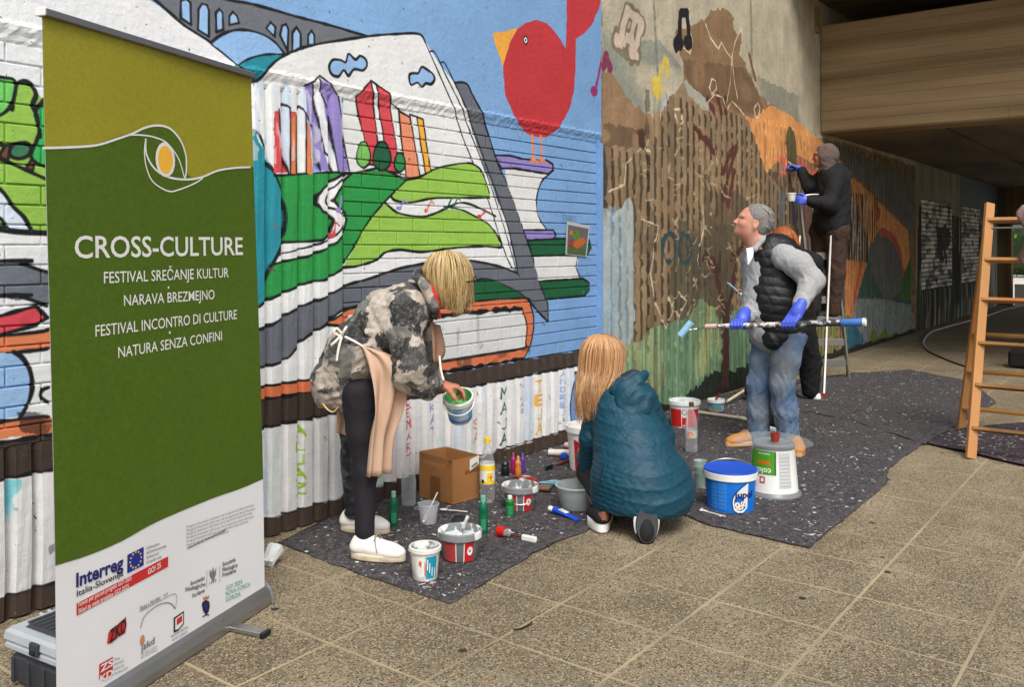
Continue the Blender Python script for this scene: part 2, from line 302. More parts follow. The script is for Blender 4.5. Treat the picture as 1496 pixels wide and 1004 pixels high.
# towers on the bricks
A.outl([(517, 142), (538, 118), (543, 150), (549, 200), (552, 242), (536, 240), (530, 200), (522, 170)], RED, w=.011); A.outl([(546, 124), (565, 137), (570, 165), (578, 215), (583, 253), (564, 250), (557, 190), (550, 150)], RED, w=.011)
A.line([(538, 118), (546, 124)], w=.012); A.outl([(567, 150), (581, 160), (584, 202), (592, 256), (583, 254), (575, 200)], WHT, w=.008)
A.outl([(581, 162), (597, 171), (604, 209), (612, 258), (592, 262), (584, 202)], (232, 140, 100), w=.011); A.outl([(597, 167), (608, 171), (614, 212), (620, 254), (612, 257), (604, 209)], WHT, w=.009)
A.outl([(607, 171), (616, 174), (621, 209), (628, 250), (620, 254), (613, 212)], YEL, w=.010)
for c, rx, ry, k in (((529, 226), 10, 19, (118, 190, 88)), ((556, 228), 13, 21, (24, 92, 58)), ((582, 237), 8, 14, (30, 140, 66))):
    A.line([(c[0], c[1]+ry-2), (c[0]+1, c[1]+ry+9)], (120, 80, 50), w=.012)
    A.outl([(c[0]+rx*math.cos(t)*(1+.12*math.sin(3*t)), c[1]+ry*math.sin(t)) for t in [i*math.pi/5 for i in range(10)]], k, w=.010, smooth=True)
for cl in ([(477, 97), (482, 88), (493, 88), (501, 91), (505, 79), (515, 87), (522, 82), (530, 87), (532, 96), (526, 103), (513, 102), (505, 111), (498, 103), (490, 112), (480, 108)], [(594, 110), (600, 107), (607, 107), (612, 98), (620, 102), (628, 108), (631, 116), (626, 123), (618, 122), (612, 127), (606, 121), (596, 124)]):
    A.outl(cl, (142, 184, 232), w=.015, smooth=True)
# notes on the road
def note(cv, x, y, h, col, dx=6, w=.012, r=.018, flag=True):
    cv.line([(x, y), (x+dx, y-h)], col, w=w, smooth=False)
    if flag: cv.line([(x+dx, y-h), (x+dx+h*.3, y-h*.75)], col, w=w, smooth=False)
    p = wallp(x-2, y); P = [(p.x+r*math.cos(i*math.pi/4), p.z+r*.75*math.sin(i*math.pi/4)) for i in range(8)]; cv.poly(P, col, world=True)
note(A, 482, 345, 20, (206, 48, 60), dx=2); note(A, 622, 308, 14, (222, 110, 80)); note(A, 700, 316, 8, (196, 44, 60), dx=8); note(A, 490, 308, 20, (150, 136, 204), dx=3); note(A, 583, 305, 13, (150, 136, 204))
note(A, 652, 303, 13, (30, 92, 56), flag=False); note(A, 661, 302, 13, (30, 92, 56)); A.line([(657, 289), (667, 289)], (30, 92, 56), w=.012)
# purple book under the bird
A.poly([(735, 246), (801, 254), (790, 265), (783, 285), (782, 303), (787, 320), (798, 336), (763, 336), (751, 300), (739, 268)], (226, 226, 224)); A.line([(801, 254), (790, 265), (783, 285), (782, 303), (787, 320), (798, 337)], w=.012)
A.outl([(721, 227), (742, 227), (761, 232), (787, 235), (797, 234), (806, 240), (807, 248), (800, 254), (780, 251), (750, 246), (731, 246)], PUR, w=.016)
A.poly([(777, 374), (843, 375), (841, 392), (846, 406), (785, 411)], (222, 222, 220)); A.line([(843, 375), (840, 390), (847, 407)], w=.012)
A.outl([(769, 351), (830, 348), (859, 351), (862, 362), (857, 372), (777, 374)], DGR, w=.014); A.outl([(763, 336), (806, 336), (811, 343), (807, 349), (768, 351)], PUR, w=.013)
A.outl([(786, 411), (850, 407), (859, 413), (859, 424), (853, 432), (795, 437)], DGR, w=.014)
# orange book
A.poly([(640, 421), (686, 412), (702, 408), (718, 410), (737, 418), (756, 427), (772, 441), (740, 436), (696, 440), (641, 450), (560, 462), (560, 440)], DGR)
A.poly([(472, 474), (490, 461), (515, 450), (560, 448), (641, 450), (696, 440), (766, 436), (773, 446), (778, 463), (777, 485), (772, 507), (764, 523), (727, 530), (629, 545), (456, 571), (371, 587), (370, 566), (456, 553), (629, 530), (629, 462), (505, 475)], (216, 110, 56))
A.poly([(629, 466), (641, 462), (700, 456), (760, 453), (767, 475), (766, 500), (763, 508), (705, 518), (629, 530), (560, 538), (500, 545), (500, 478)], (214, 216, 214))
A.line([(641, 460), (660, 461), (680, 456), (700, 457), (720, 453), (761, 452)], w=.026, rag=.9, smooth=True); A.line([(761, 452), (768, 475), (766, 500), (763, 509), (705, 519), (629, 531), (456, 553), (370, 566)], w=.013)
A.line([(472, 474), (490, 461), (515, 450), (560, 455), (641, 450), (696, 440), (766, 436), (773, 446), (778, 463), (777, 485), (772, 507), (764, 523)], w=.012); A.line([(472, 474), (500, 476), (560, 474), (641, 462)], w=.014)
A.rough([(660, 461), (720, 455), (735, 500), (650, 520)], (96, 92, 92), .5, cell=(40, 12), thr=.68); A.rough([(625, 530), (775, 505), (770, 525), (630, 548)], (60, 40, 34), .6, cell=(14, 20), thr=.62)
A.line([(764, 523), (727, 530), (629, 546), (456, 572), (371, 588)], w=.020, rag=.9)
# bird
BR = [(731, 97), (734, 139), (743, 160), (754, 181), (767, 194), (785, 200), (799, 199), (813, 186), (827, 162), (834, 136), (837, 98), (837, 56), (848, 50), (860, 38), (872, 10), (878, -20), (878, -60), (826, -60), (824, 40), (823, 70), (809, 49), (795, 34), (781, 30), (764, 33), (753, 42), (743, 59), (736, 77)]
A.poly([(754, 41), (715, 50), (731, 99)], (238, 164, 26)); A.poly(BR, (192, 20, 34))
for r_, c_ in ((.028, K), (.019, (230, 232, 232)), (.008, K)):
    p = wallp(764, 59); A.poly([(p.x+r_*math.cos(i*math.pi/8), p.z+r_*1.1*math.sin(i*math.pi/8)) for i in range(16)], c_, world=True, wob=.001)
for x in (776, 788): A.line([(x, 199), (x+2, 234)], (232, 132, 60), w=.026, smooth=False); [A.line([(x+1, 230), (x-4+q*4, 237)], (232, 132, 60), w=.012, smooth=False) for q in range(4)]
note(A, 866, 133, 60, (150, 28, 96), dx=12, w=.026, r=.052)
# left field with trees (seen left of the banner)
LX = -700
ly = lambda y: (LX, HY+(y-HY)*(1735-LX)/1895)
A.poly([ly(170), (-60, 130), (0, 118), (18, 116), (42, 124), (66, 150), (130, 170), (200, 260), (230, 360), (66, 342), (0, 338), ly(345)], LIME)
A.outl([(-10, 118), (8, 114), (20, 119), (20, 140), (8, 162), (-10, 166)], (112, 206, 92), w=.014, smooth=True)
A.outl([(50, 165), (58, 152), (70, 146), (80, 200), (72, 240), (56, 240), (44, 228), (52, 205), (56, 190)], (44, 180, 84), w=.014, smooth=True)
A.line([(16, 160), (20, 135), (24, 122), (34, 119), (44, 124), (51, 138), (46, 154), (53, 172), (57, 200)], w=.016)
A.line([(-20, 208), (0, 211), (20, 216)], w=.014); A.outl([(12, 218), (20, 210), (36, 209), (44, 216), (40, 227), (26, 232), (14, 228)], (58, 120, 84), w=.013, smooth=True)
A.outl([(-4, 230), (6, 212), (14, 212), (10, 236)], (112, 70, 44), w=.010); A.outl([(36, 246), (44, 234), (50, 236), (46, 250)], (112, 70, 44), w=.010)
A.line([(-30, 222), (0, 232), (22, 242), (44, 252), (66, 262)], w=.016)
A.poly([(-30, 270), (0, 279), (18, 302), (34, 318), (47, 340), (20, 338), (6, 334), (-10, 300)], (220, 232, 246)); A.line([(-10, 270), (4, 282), (18, 302), (34, 318), (46, 340)], w=.013); A.line([(-30, 305), (0, 320), (10, 338)], w=.013)
A.line([ly(335), (-40, 332), (0, 336), (30, 339), (66, 341), (120, 345)], w=.018)
A.poly([ly(385), (0, 381), (30, 385), (66, 397), (180, 420), (66, 446), (0, 432), ly(432)], (112, 118, 130)); A.line([ly(384), (0, 381), (30, 385), (66, 397), (150, 416)], w=.016); A.line([ly(431), (0, 432), (30, 434), (66, 446)], w=.016)
A.outl([ly(480), (0, 461), (51, 447), (67, 464), (51, 475), (0, 489), ly(500)], (216, 50, 68), w=.015)
A.poly([ly(512), (0, 490), (69, 480), (160, 470), (160, 505), (69, 509), (0, 517), ly(530)], ORG); A.line([ly(514), (0, 491), (69, 481)], w=.013); A.line([ly(532), (0, 517), (69, 509)], w=.013)
A.poly([ly(520), (0, 516), (23, 518), (36, 530), (44, 550), (45, 570), (39, 591), (27, 610), (0, 613), ly(625)], (148, 190, 234)); A.line([(18, 514), (30, 522), (40, 536), (45, 556), (44, 574), (38, 592), (26, 612)], w=.018)
A.poly([ly(640), (0, 617), (69, 610), (160, 600), (160, 622), (69, 634), (0, 642), ly(665)], ORG); A.line([ly(638), (0, 616), (69, 609)], w=.015); A.rough([(20, 610), (68, 606), (66, 632), (24, 630)], (40, 30, 30), .8, cell=(20, 22), thr=.55)
A.line([(69, 566), (60, 570), (58, 580), (69, 588)], w=.012)
# plinth: brown, white, brown
def band(cv, x0, x1, z0, z1, col, n=60, j=.006):
    xs = np.linspace(x0, x1, n); cv.poly([(x, z0+random.uniform(-j, j)) for x in xs]+[(x, z1+random.uniform(-j, j)) for x in xs[::-1]], col, world=True, wob=.004)
band(A, -1.3, 3.12, .53, .668, BRN); band(A, 3.12, 5.7, .535, .64, BRN); band(A, -1.3, 5.7, -.1, .532, (226, 226, 224)); band(A, -1.3, 5.7, -.1, .095, (74, 60, 50), j=.01)
A.line([(-1.2, .535), (5.7, .535)], K, w=.012, world=True, smooth=False, rag=1.2); A.line([(-1.2, .668), (3.12, .668)], K, w=.014, world=True, smooth=False, rag=1.0)
A.line([(-1.2, .097), (5.7, .097)], (40, 34, 32), w=.008, world=True, smooth=False, rag=1.0)
for q in range(26):
    x = random.uniform(1.5, 5.3); A.rough([(x, .1), (x+.05, .1), (x+.05, .52), (x, .52)], random.choice([(186, 204, 226), (214, 196, 196), (196, 214, 204)]), .55, cell=(90, 8), thr=.5, world=True)
for q in range(30):
    x = random.uniform(2.25, 3.0); z = random.uniform(1.75, 2.0); A.rough([(x, z), (x+.03, z), (x+.03, z+random.uniform(.1, .2)), (x, z+.2)], random.choice([(150, 186, 226), (236, 236, 236)]), .4, cell=(80, 6), thr=.58, world=True)
for q in range(160):
    x = random.uniform(-1, 5.6); z = random.uniform(.1, .5) if q < 90 else random.uniform(.6, 2.1); r_ = random.uniform(.003, .011); A.rough([(x, z), (x+r_*3, z), (x+r_*3, z+r_*3), (x, z+r_*3)], random.choice([(120, 112, 104), (150, 146, 140), (90, 80, 76)]), .7, cell=(4, 4), thr=.5, world=True)
A.poly([(838, 544), (879, 530), (879, 650), (836, 650), (830, 620), (828, 593), (831, 568)], (104, 150, 204)); A.line([(838, 544), (831, 568), (828, 593), (830, 620), (836, 650)], w=.012)
A.rough([(0, 700), (24, 700), (20, 775), (0, 790)], (70, 200, 214), .8, cell=(50, 22), thr=.42)
GL = {'A': [[(0, 0), (.5, 1), (1, 0)], [(.2, .4), (.8, .4)]], 'L': [[(0, 1), (0, 0), (.9, 0)]], 'J': [[(.8, 1), (.8, .15), (.45, 0), (.1, .15)]], 'Z': [[(0, 1), (1, 1), (0, 0), (1, 0)]], 'E': [[(1, 1), (0, 1), (0, 0), (1, 0)], [(0, .5), (.8, .5)]],
      'N': [[(0, 0), (0, 1), (1, 0), (1, 1)]], 'R': [[(0, 0), (0, 1), (.8, .9), (.8, .6), (0, .5), (1, 0)]], 'T': [[(0, 1), (1, 1)], [(.5, 1), (.5, 0)]], 'K': [[(0, 0), (0, 1)], [(1, 1), (0, .45), (1, 0)]], 'M': [[(0, 0), (.1, 1), (.5, .4), (.9, 1), (1, 0)]],
      'S': [[(.95, .85), (.5, 1), (.05, .8), (.2, .55), (.8, .45), (.95, .2), (.5, 0), (0, .15)]], 'D': [[(0, 0), (0, 1), (.7, .85), (.95, .5), (.7, .12), (0, 0)]], 'I': [[(.5, 0), (.5, 1)]], 'G': [[(.9, .85), (.5, 1), (.05, .6), (.15, .15), (.6, 0), (.95, .3), (.6, .4)]], 'O': [[(.5, 0), (0, .5), (.5, 1), (1, .5), (.5, 0)]]}
def vert(cv, word, px, y0, y1, col, w=.009, lw=.05):
    a, b = wallp(px, y0), wallp(px, y1); n = len(word); st = (a.z-b.z)/n; h = st*.68
    for i, ch in enumerate(word):
        z = a.z-st*i-h
        for s_ in GL[ch]: cv.line([(a.x+(p[0]-.5)*lw, z+p[1]*h) for p in s_], col, w=w, world=True, smooth=False, rag=.5)
vert(A, 'ALJAZ', 434, 622, 728, (150, 190, 40), w=.010, lw=.055); vert(A, 'LENART', 593, 580, 680, (196, 44, 50)); vert(A, 'KAT', 627, 588, 642, (140, 128, 186)); vert(A, 'SA', 690, 612, 652, (222, 116, 76), lw=.055)
vert(A, 'MAJA', 731, 566, 656, (34, 84, 52), lw=.06); vert(A, 'TEJA', 783, 556, 640, (230, 168, 30), w=.013, lw=.055); vert(A, 'NIKAS', 757, 560, 606, (150, 148, 160), w=.005, lw=.03); vert(A, 'ANDREJ', 818, 542, 610, (130, 160, 210), w=.007, lw=.04)
for t_, x_ in (('ENAKK', 0),): 
    for i, ch in enumerate(t_):
        for s_ in GL[ch]: A.line([(5.17+i*.035+p[0]*.026, 1.56+p[1]*.05) for p in s_], (70, 100, 140), w=.004, world=True, smooth=False)
# soft blotches of overpainting
A.a *= (.96+.06*vnoise((A.H, A.W), (30, 45)))[..., None].astype(np.float32)
M_MURAL = paint_mat('mural_wall_paint', A, rough=.55, bump=.42, bs=30)

# brown section with the unfinished picture
B = Canvas(5.66, 15.25, 0, 4.4, 170, (158, 128, 90))
sh = (B.H, B.W)
def blend(cv, m, col): cv.a[:] = cv.a*(1-m[..., None])+np.array(lin(col), np.float32)*m[..., None]
blend(B, np.clip(vnoise(sh, (120, 14))*1.3-.3, 0, 1)*.6, (112, 88, 60)); blend(B, np.clip(vnoise(sh, (200, 20))*1.6-.8, 0, 1)*.7, (176, 144, 100)); blend(B, np.clip(vnoise(sh, (60, 60))*1.6-.9, 0, 1)*.6, (96, 88, 66))
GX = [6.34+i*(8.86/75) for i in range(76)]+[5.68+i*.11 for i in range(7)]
def grooves(al, cell=(90, 3), thr=.12):  # dark lines at rib grooves: grime plus groove shade painted into the colour
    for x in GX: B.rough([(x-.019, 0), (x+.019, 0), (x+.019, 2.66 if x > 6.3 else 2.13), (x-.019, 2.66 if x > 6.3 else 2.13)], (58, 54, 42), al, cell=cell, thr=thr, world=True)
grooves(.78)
# smooth concrete above the ribs
B.poly([(870, -80), (1500, -80), (1500, 300), (1240, 210), (1193, 203), (1147, 166), (1121, 150), (1100, 160), (1029, 148), (994, 122), (975, 138), (944, 170), (911, 140), (887, 105), (876, 100)], (192, 181, 154), wob=.03)
zz = (np.arange(B.H)/B.p)[:, None]*np.ones((1, B.W)); xx = (np.arange(B.W)/B.p+B.x0)[None]*np.ones((B.H, 1))
up = np.clip((zz-2.6)*3, 0, 1); blend(B, np.clip(vnoise(sh, 70)*2.2-1, 0, 1)*up*.35, (158, 154, 136)); blend(B, np.clip(vnoise(sh, (40, 160))*2.2-1.1, 0, 1)*up*.5, (190, 176, 150))
B.rough([(876, 30), (900, 60), (960, 60), (990, 95), (994, 122), (975, 138), (944, 170), (911, 140), (887, 105), (876, 90)], (138, 146, 134), .8, cell=(60, 60), thr=.35)
B.rough([(1100, 110), (1193, 155), (1193, 205), (1147, 166), (1121, 150), (1105, 140)], (134, 136, 122), .75, cell=(60, 60), thr=.35)
B.line([(951, 0), (955, 75), (958, 130)], (126, 124, 112), w=.04, alpha=.6); B.line([(1093, -20), (1095, 112)], (120, 112, 94), w=.05, alpha=.6)
TAN = (158, 122, 84)
B.poly([(872, 100), (876, 105), (887, 105), (901, 123), (911, 140), (930, 159), (944, 169), (944, 212), (872, 212)], TAN, wob=.02); B.rough([(876, 180), (944, 190), (944, 214), (876, 214)], (104, 82, 58), .8, cell=(20, 50), thr=.4)
MP = [(1010, 35), (1027, 27), (1035, 14), (1058, 13), (1069, 27), (1067, 41), (1072, 51), (1080, 49), (1080, 64), (1077, 76), (1089, 102), (1101, 127), (1105, 140), (1115, 143), (1121, 166), (1115, 169), (1083, 174), (1064, 164), (1038, 164), (1029, 150), (994, 121), (994, 92), (987, 76), (983, 45)]
B.poly(MP, (146, 112, 74), wob=.02); B.rough([(994, 85), (1085, 100), (1105, 140), (1115, 165), (1064, 164), (1000, 125)], (112, 84, 56), .75, cell=(50, 60), thr=.3)
B.line([(1091, 80), (1096, 100), (1100, 116)], (120, 92, 62), w=.05)
B.poly([(994, 119), (998, 117), (1028, 144), (1038, 160), (1030, 164), (1018, 158), (1000, 136)], (178, 176, 158), wob=.015)
B.poly([(958, 166), (958, 140), (972, 134), (974, 140), (960, 168)], (182, 184, 172), wob=.015)
# dark stain in the middle, pale left strip, greens
B.rough([(985, 320), (1060, 330), (1062, 480), (1000, 500), (970, 420)], (84, 80, 62), .85, cell=(120, 40), thr=.3); B.rough([(1020, 250), (1085, 290), (1080, 470), (1030, 470)], (96, 80, 56), .7, cell=(120, 22), thr=.35)
B.poly([(874, 303), (881, 306), (887, 314), (894, 308), (904, 300), (914, 288), (919, 300), (920, 380), (921, 483), (912, 505), (900, 520), (874, 520)], (182, 190, 184), wob=.02); B.rough([(874, 303), (920, 300), (921, 500), (874, 520)], (150, 184, 200), .7, cell=(150, 5), thr=.55)
LG = [(911, 507), (931, 497), (948, 476), (965, 475), (995, 464), (1000, 462), (1012, 445), (1019, 437), (1036, 449), (1045, 469), (1077, 446), (1104, 440), (1125, 470), (1140, 640), (870, 680), (874, 520), (900, 520)]
B.poly(LG, (112, 148, 108), wob=.02); B.rough([(905, 505), (931, 497), (948, 476), (960, 476), (966, 560), (905, 620)], (166, 172, 112), .9, cell=(120, 18), thr=.35)
B.rough([(1004, 455), (1019, 437), (1040, 452), (1048, 520), (1010, 560)], (170, 176, 108), .9, cell=(120, 14), thr=.35); B.rough(LG, (140, 184, 140), .7, cell=(200, 5), thr=.6); B.rough(LG, (72, 106, 76), .6, cell=(150, 4), thr=.66); B.rough([(1100, 470), (1240, 430), (1240, 560), (1110, 600)], (120, 132, 34), .9, cell=(90, 8), thr=.42)
B.poly([(960, 610), (1000, 575), (1009, 568), (1036, 541), (1063, 544), (1104, 524), (1120, 560), (1200, 520), (1242, 500), (1242, 540), (1100, 640), (960, 680)], (26, 42, 30), wob=.03)
TR = (76, 44, 34)
B.line([(1053, 640), (1054, 560), (1054, 450)], TR, w=.15, smooth=False, rag=.3); B.line([(1054, 460), (1042, 410), (1030, 380)], TR, w=.09); B.line([(1056, 455), (1066, 410), (1068, 380), (1064, 370)], TR, w=.09); B.line([(1042, 412), (1046, 370)], TR, w=.05); B.line([(1062, 380), (1074, 366), (1085, 350)], TR, w=.06); B.line([(1046, 395), (1028, 372), (1020, 380)], TR, w=.05)
for L_ in ([(1010, 188), (1022, 204)], [(1024, 204), (1036, 222)], [(1064, 216), (1050, 250)], [(1050, 290), (1062, 240), (1070, 215)], [(1058, 300), (1066, 250)], [(1030, 145), (1038, 165)], [(1045, 140), (1048, 165)], [(1056, 145), (1055, 165)]): B.line(L_, (98, 42, 28), w=.07)
# orange animal, right part
OR = (232, 152, 60)
B.poly([(1085, 172), (1100, 174), (1115, 158), (1122, 153), (1147, 166), (1170, 184), (1193, 204), (1215, 226), (1242, 258), (1262, 278), (1283, 299), (1305, 318), (1323, 338), (1325, 378), (1316, 403), (1310, 372), (1296, 338), (1280, 336), (1266, 358), (1254, 330), (1250, 300), (1242, 296), (1205, 262), (1196, 255), (1180, 236), (1150, 225), (1131, 236), (1113, 253), (1102, 217), (1094, 197)], OR, wob=.02)
B.rough([(1140, 220), (1180, 240), (1200, 262), (1200, 285), (1150, 240)], (206, 88, 34), .9, cell=(20, 20), thr=.3); B.rough([(1128, 225), (1145, 228), (1148, 250), (1132, 262)], (238, 100, 54), .95, cell=(30, 8), thr=.3)
B.rough([(1115, 250), (1240, 270), (1255, 340), (1230, 460), (1150, 300)], (80, 66, 52), .8, cell=(110, 5), thr=.5); B.rough([(1150, 290), (1200, 280), (1240, 320), (1230, 400), (1170, 420)], (134, 52, 30), .8, cell=(100, 6), thr=.6); B.rough([(1120, 280), (1190, 290), (1240, 340), (1232, 430), (1150, 430)], (88, 104, 118), .8, cell=(100, 5), thr=.62)
B.rough([(1225, 290), (1262, 280), (1268, 380), (1240, 390)], (214, 208, 190), .9, cell=(70, 3), thr=.6); B.rough([(1225, 280), (1278, 285), (1275, 410), (1235, 400)], (26, 24, 30), .9, cell=(70, 3), thr=.52); B.line([(1150, 205), (1152, 240)], (98, 84, 42), w=.3, rag=.1)
B.poly([(1228, 378), (1262, 384), (1250, 430), (1244, 464), (1230, 461)], (214, 130, 46), wob=.02); B.line([(1252, 388), (1243, 440)], (188, 72, 30), w=.1)
B.poly([(1262, 384), (1282, 345), (1296, 340), (1310, 372), (1318, 400), (1326, 400), (1326, 446), (1290, 440), (1247, 436)], (66, 96, 82), wob=.02); B.poly([(1266, 360), (1280, 338), (1296, 340), (1308, 372), (1315, 425), (1290, 440), (1268, 400)], (104, 106, 100), wob=.02); B.poly([(1312, 415), (1318, 396), (1327, 372), (1327, 440), (1308, 436)], (70, 112, 40), wob=.02)
B.line([(1282, 338), (1300, 348), (1311, 372), (1314, 402)], (196, 78, 44), w=.13); B.poly([(1278, 302), (1282, 308), (1280, 320), (1274, 322)], (186, 74, 40))
B.poly([(1247, 436), (1290, 437), (1327, 446), (1327, 500), (1240, 540), (1236, 480)], (136, 146, 140), wob=.02); B.rough([(1228, 480), (1240, 470), (1262, 500), (1262, 540), (1236, 540)], (24, 104, 132), 1, cell=(40, 20), thr=.2)
B.poly([(1262, 520), (1266, 490), (1273, 480), (1279, 493), (1288, 478), (1296, 490), (1306, 484), (1313, 500), (1290, 520), (1262, 545)], (112, 126, 34), wob=.02)
B.poly([(1196, 200), (1330, 262), (1330, 340), (1323, 338), (1300, 314), (1262, 276), (1240, 255), (1215, 226)], (112, 118, 108), wob=.02); B.rough([(1240, 255), (1330, 290), (1330, 345), (1300, 316)], (120, 104, 112), .7, cell=(60, 5), thr=.45)
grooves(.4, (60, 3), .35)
# chalk sketch on the ribs
CK = (196, 172, 132)
rr = random.Random(5)
for q in range(95):
    x = rr.uniform(925, 1095); y = rr.uniform(195, 470)
    if x < 990 and y > 400: continue
    P = [(x, y)]
    for j in range(rr.choice((1, 1, 2, 3))): P.append((P[-1][0]+rr.choice((-1, 1))*rr.uniform(2, 9), P[-1][1]+rr.uniform(-5, 22)))
    B.line(P, CK, w=.010, smooth=False, alpha=.75, rag=1.1)
for P in ([(1027, 35), (1034, 55), (1046, 72), (1050, 62), (1058, 76), (1066, 86), (1069, 118), (1074, 145)], [(1080, 40), (1070, 62), (1066, 82), (1063, 122), (1058, 150)], [(1030, 150), (1040, 138), (1052, 142), (1058, 160), (1066, 148), (1078, 160), (1083, 170)], [(1033, 128), (1036, 115), (1042, 118), (1043, 130), (1036, 138), (1033, 128)],
          [(1100, 172), (1098, 158), (1104, 150), (1107, 158), (1104, 172), (1100, 172)], [(995, 70), (1004, 78), (1008, 60), (1004, 45)], [(957, 160), (960, 182)], [(983, 180), (979, 160), (988, 160), (991, 178), (985, 192)], [(882, 280), (905, 270), (908, 240), (916, 232)], [(926, 222), (936, 214), (943, 222)], [(984, 430), (975, 445), (985, 462), (996, 440), (984, 426)], [(968, 425), (976, 455), (966, 480), (950, 440), (943, 400), (955, 330), (930, 320)], [(1016, 392), (1012, 380), (1022, 330), (1020, 300)]):
    B.line(P, (222, 202, 164), w=.014, smooth=False, rag=.8)
for c in ((971, 362), (994, 363)): B.line([(c[0]+9*math.cos(i*math.pi/5), c[1]+21*math.sin(i*math.pi/5)) for i in range(10)], (46, 74, 76), w=.035, closed=True, rag=.9)
# notes
def bar2(cv, pts, col, w): cv.line(pts, col, w=w, smooth=False, rag=.3)
for dx, col, w in ((0, (130, 118, 92), .13), (0, (212, 190, 168), .075)): bar2(B, [(901, 58), (913, 16), (934, 32), (922, 80)], col, w); bar2(B, [(916, 58), (924, 28)], col, w*.7); bar2(B, [(900, 60), (903, 58)], col, w*1.7); bar2(B, [(919, 78), (922, 77)], col, w*1.7); bar2(B, [(915, 56), (918, 55)], col, w*1.4)
bar2(B, [(989, 66), (990, 20), (1000, 19), (1003, 62)], K, .075); bar2(B, [(986, 66), (989, 63)], K, .13); bar2(B, [(1000, 62), (1003, 60)], K, .12)
bar2(B, [(957, 126), (967, 84), (971, 90), (971, 110)], (214, 186, 40), .055); bar2(B, [(954, 130), (957, 124)], (214, 186, 40), .15)
bar2(B, [(878, 98), (882, 82), (887, 100)], (140, 34, 84), .07)
HB = (84, 50, 30); bar2(B, [(934, 210), (933, 200)], HB, .10); [bar2(B, [(933, 204), (933+dx, 190+abs(dx)*.6)], HB, .022) for dx in (-6, -3, 0, 3, 6)]
B.a *= (.9+.2*vnoise(sh, (26, 26)))[..., None].astype(np.float32)*(.93+.12*vnoise(sh, (140, 7)))[..., None].astype(np.float32)
band(B, 5.6, 15.3, -.1, .06, (40, 36, 30), j=.03)
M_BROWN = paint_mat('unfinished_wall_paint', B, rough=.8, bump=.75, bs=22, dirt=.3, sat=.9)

# far graffiti section
F_ = Canvas(15.25, 24, 0, 4.4, 90, (150, 144, 124)); sh = (F_.H, F_.W)
blend(F_, np.clip(vnoise(sh, (60, 12))*1.6-.6, 0, 1)*.7, (98, 92, 74)); F_.rough([(1340, 300), (1440, 330), (1440, 470), (1335, 500)], (24, 24, 24), .95, cell=(70, 7), thr=.42)
F_.rough([(1335, 420), (1450, 400), (1450, 470), (1335, 500)], (66, 74, 46), .7, cell=(70, 10), thr=.5); F_.poly([(1401, 230), (1500, 230), (1500, 345), (1430, 320), (1400, 312)], (98, 108, 124), wob=.03)
for (x0, x1) in ((1344, 1389), (1403, 1430)):
    pa, pb = wallp(x0, 300), wallp(x1, 300); F_.poly([(pa.x, .66), (pb.x, .66), (pb.x, 2.16), (pa.x, 2.16)], (240, 238, 228), world=True, wob=.01)
    F_.rough([(pa.x, .66), (pb.x, .66), (pb.x, 2.16), (pa.x, 2.16)], (40, 42, 40), .9, cell=(9, 22), thr=.60, world=True); F_.rough([(pa.x, .66), (pb.x, .66), (pb.x, 2.16), (pa.x, 2.16)], (150, 152, 144), .7, cell=(7, 20), thr=.55, world=True)
    for r_ in range(21): F_.line([(pa.x, 2.158-r_*.0758), (pb.x, 2.158-r_*.0758)], (18, 18, 18), w=.016, world=True, smooth=False)
F_.rough([(1366, 330), (1385, 328), (1388, 352), (1372, 395)], (30, 34, 34), .95, cell=(16, 14), thr=.3)
F_.rough([(1436, 330), (1460, 335), (1460, 460), (1436, 460)], (190, 190, 184), .7, cell=(60, 7), thr=.5)
M_FAR = paint_mat('graffiti_wall_paint', F_, rough=.8, bump=.6, bs=20, dirt=.25)
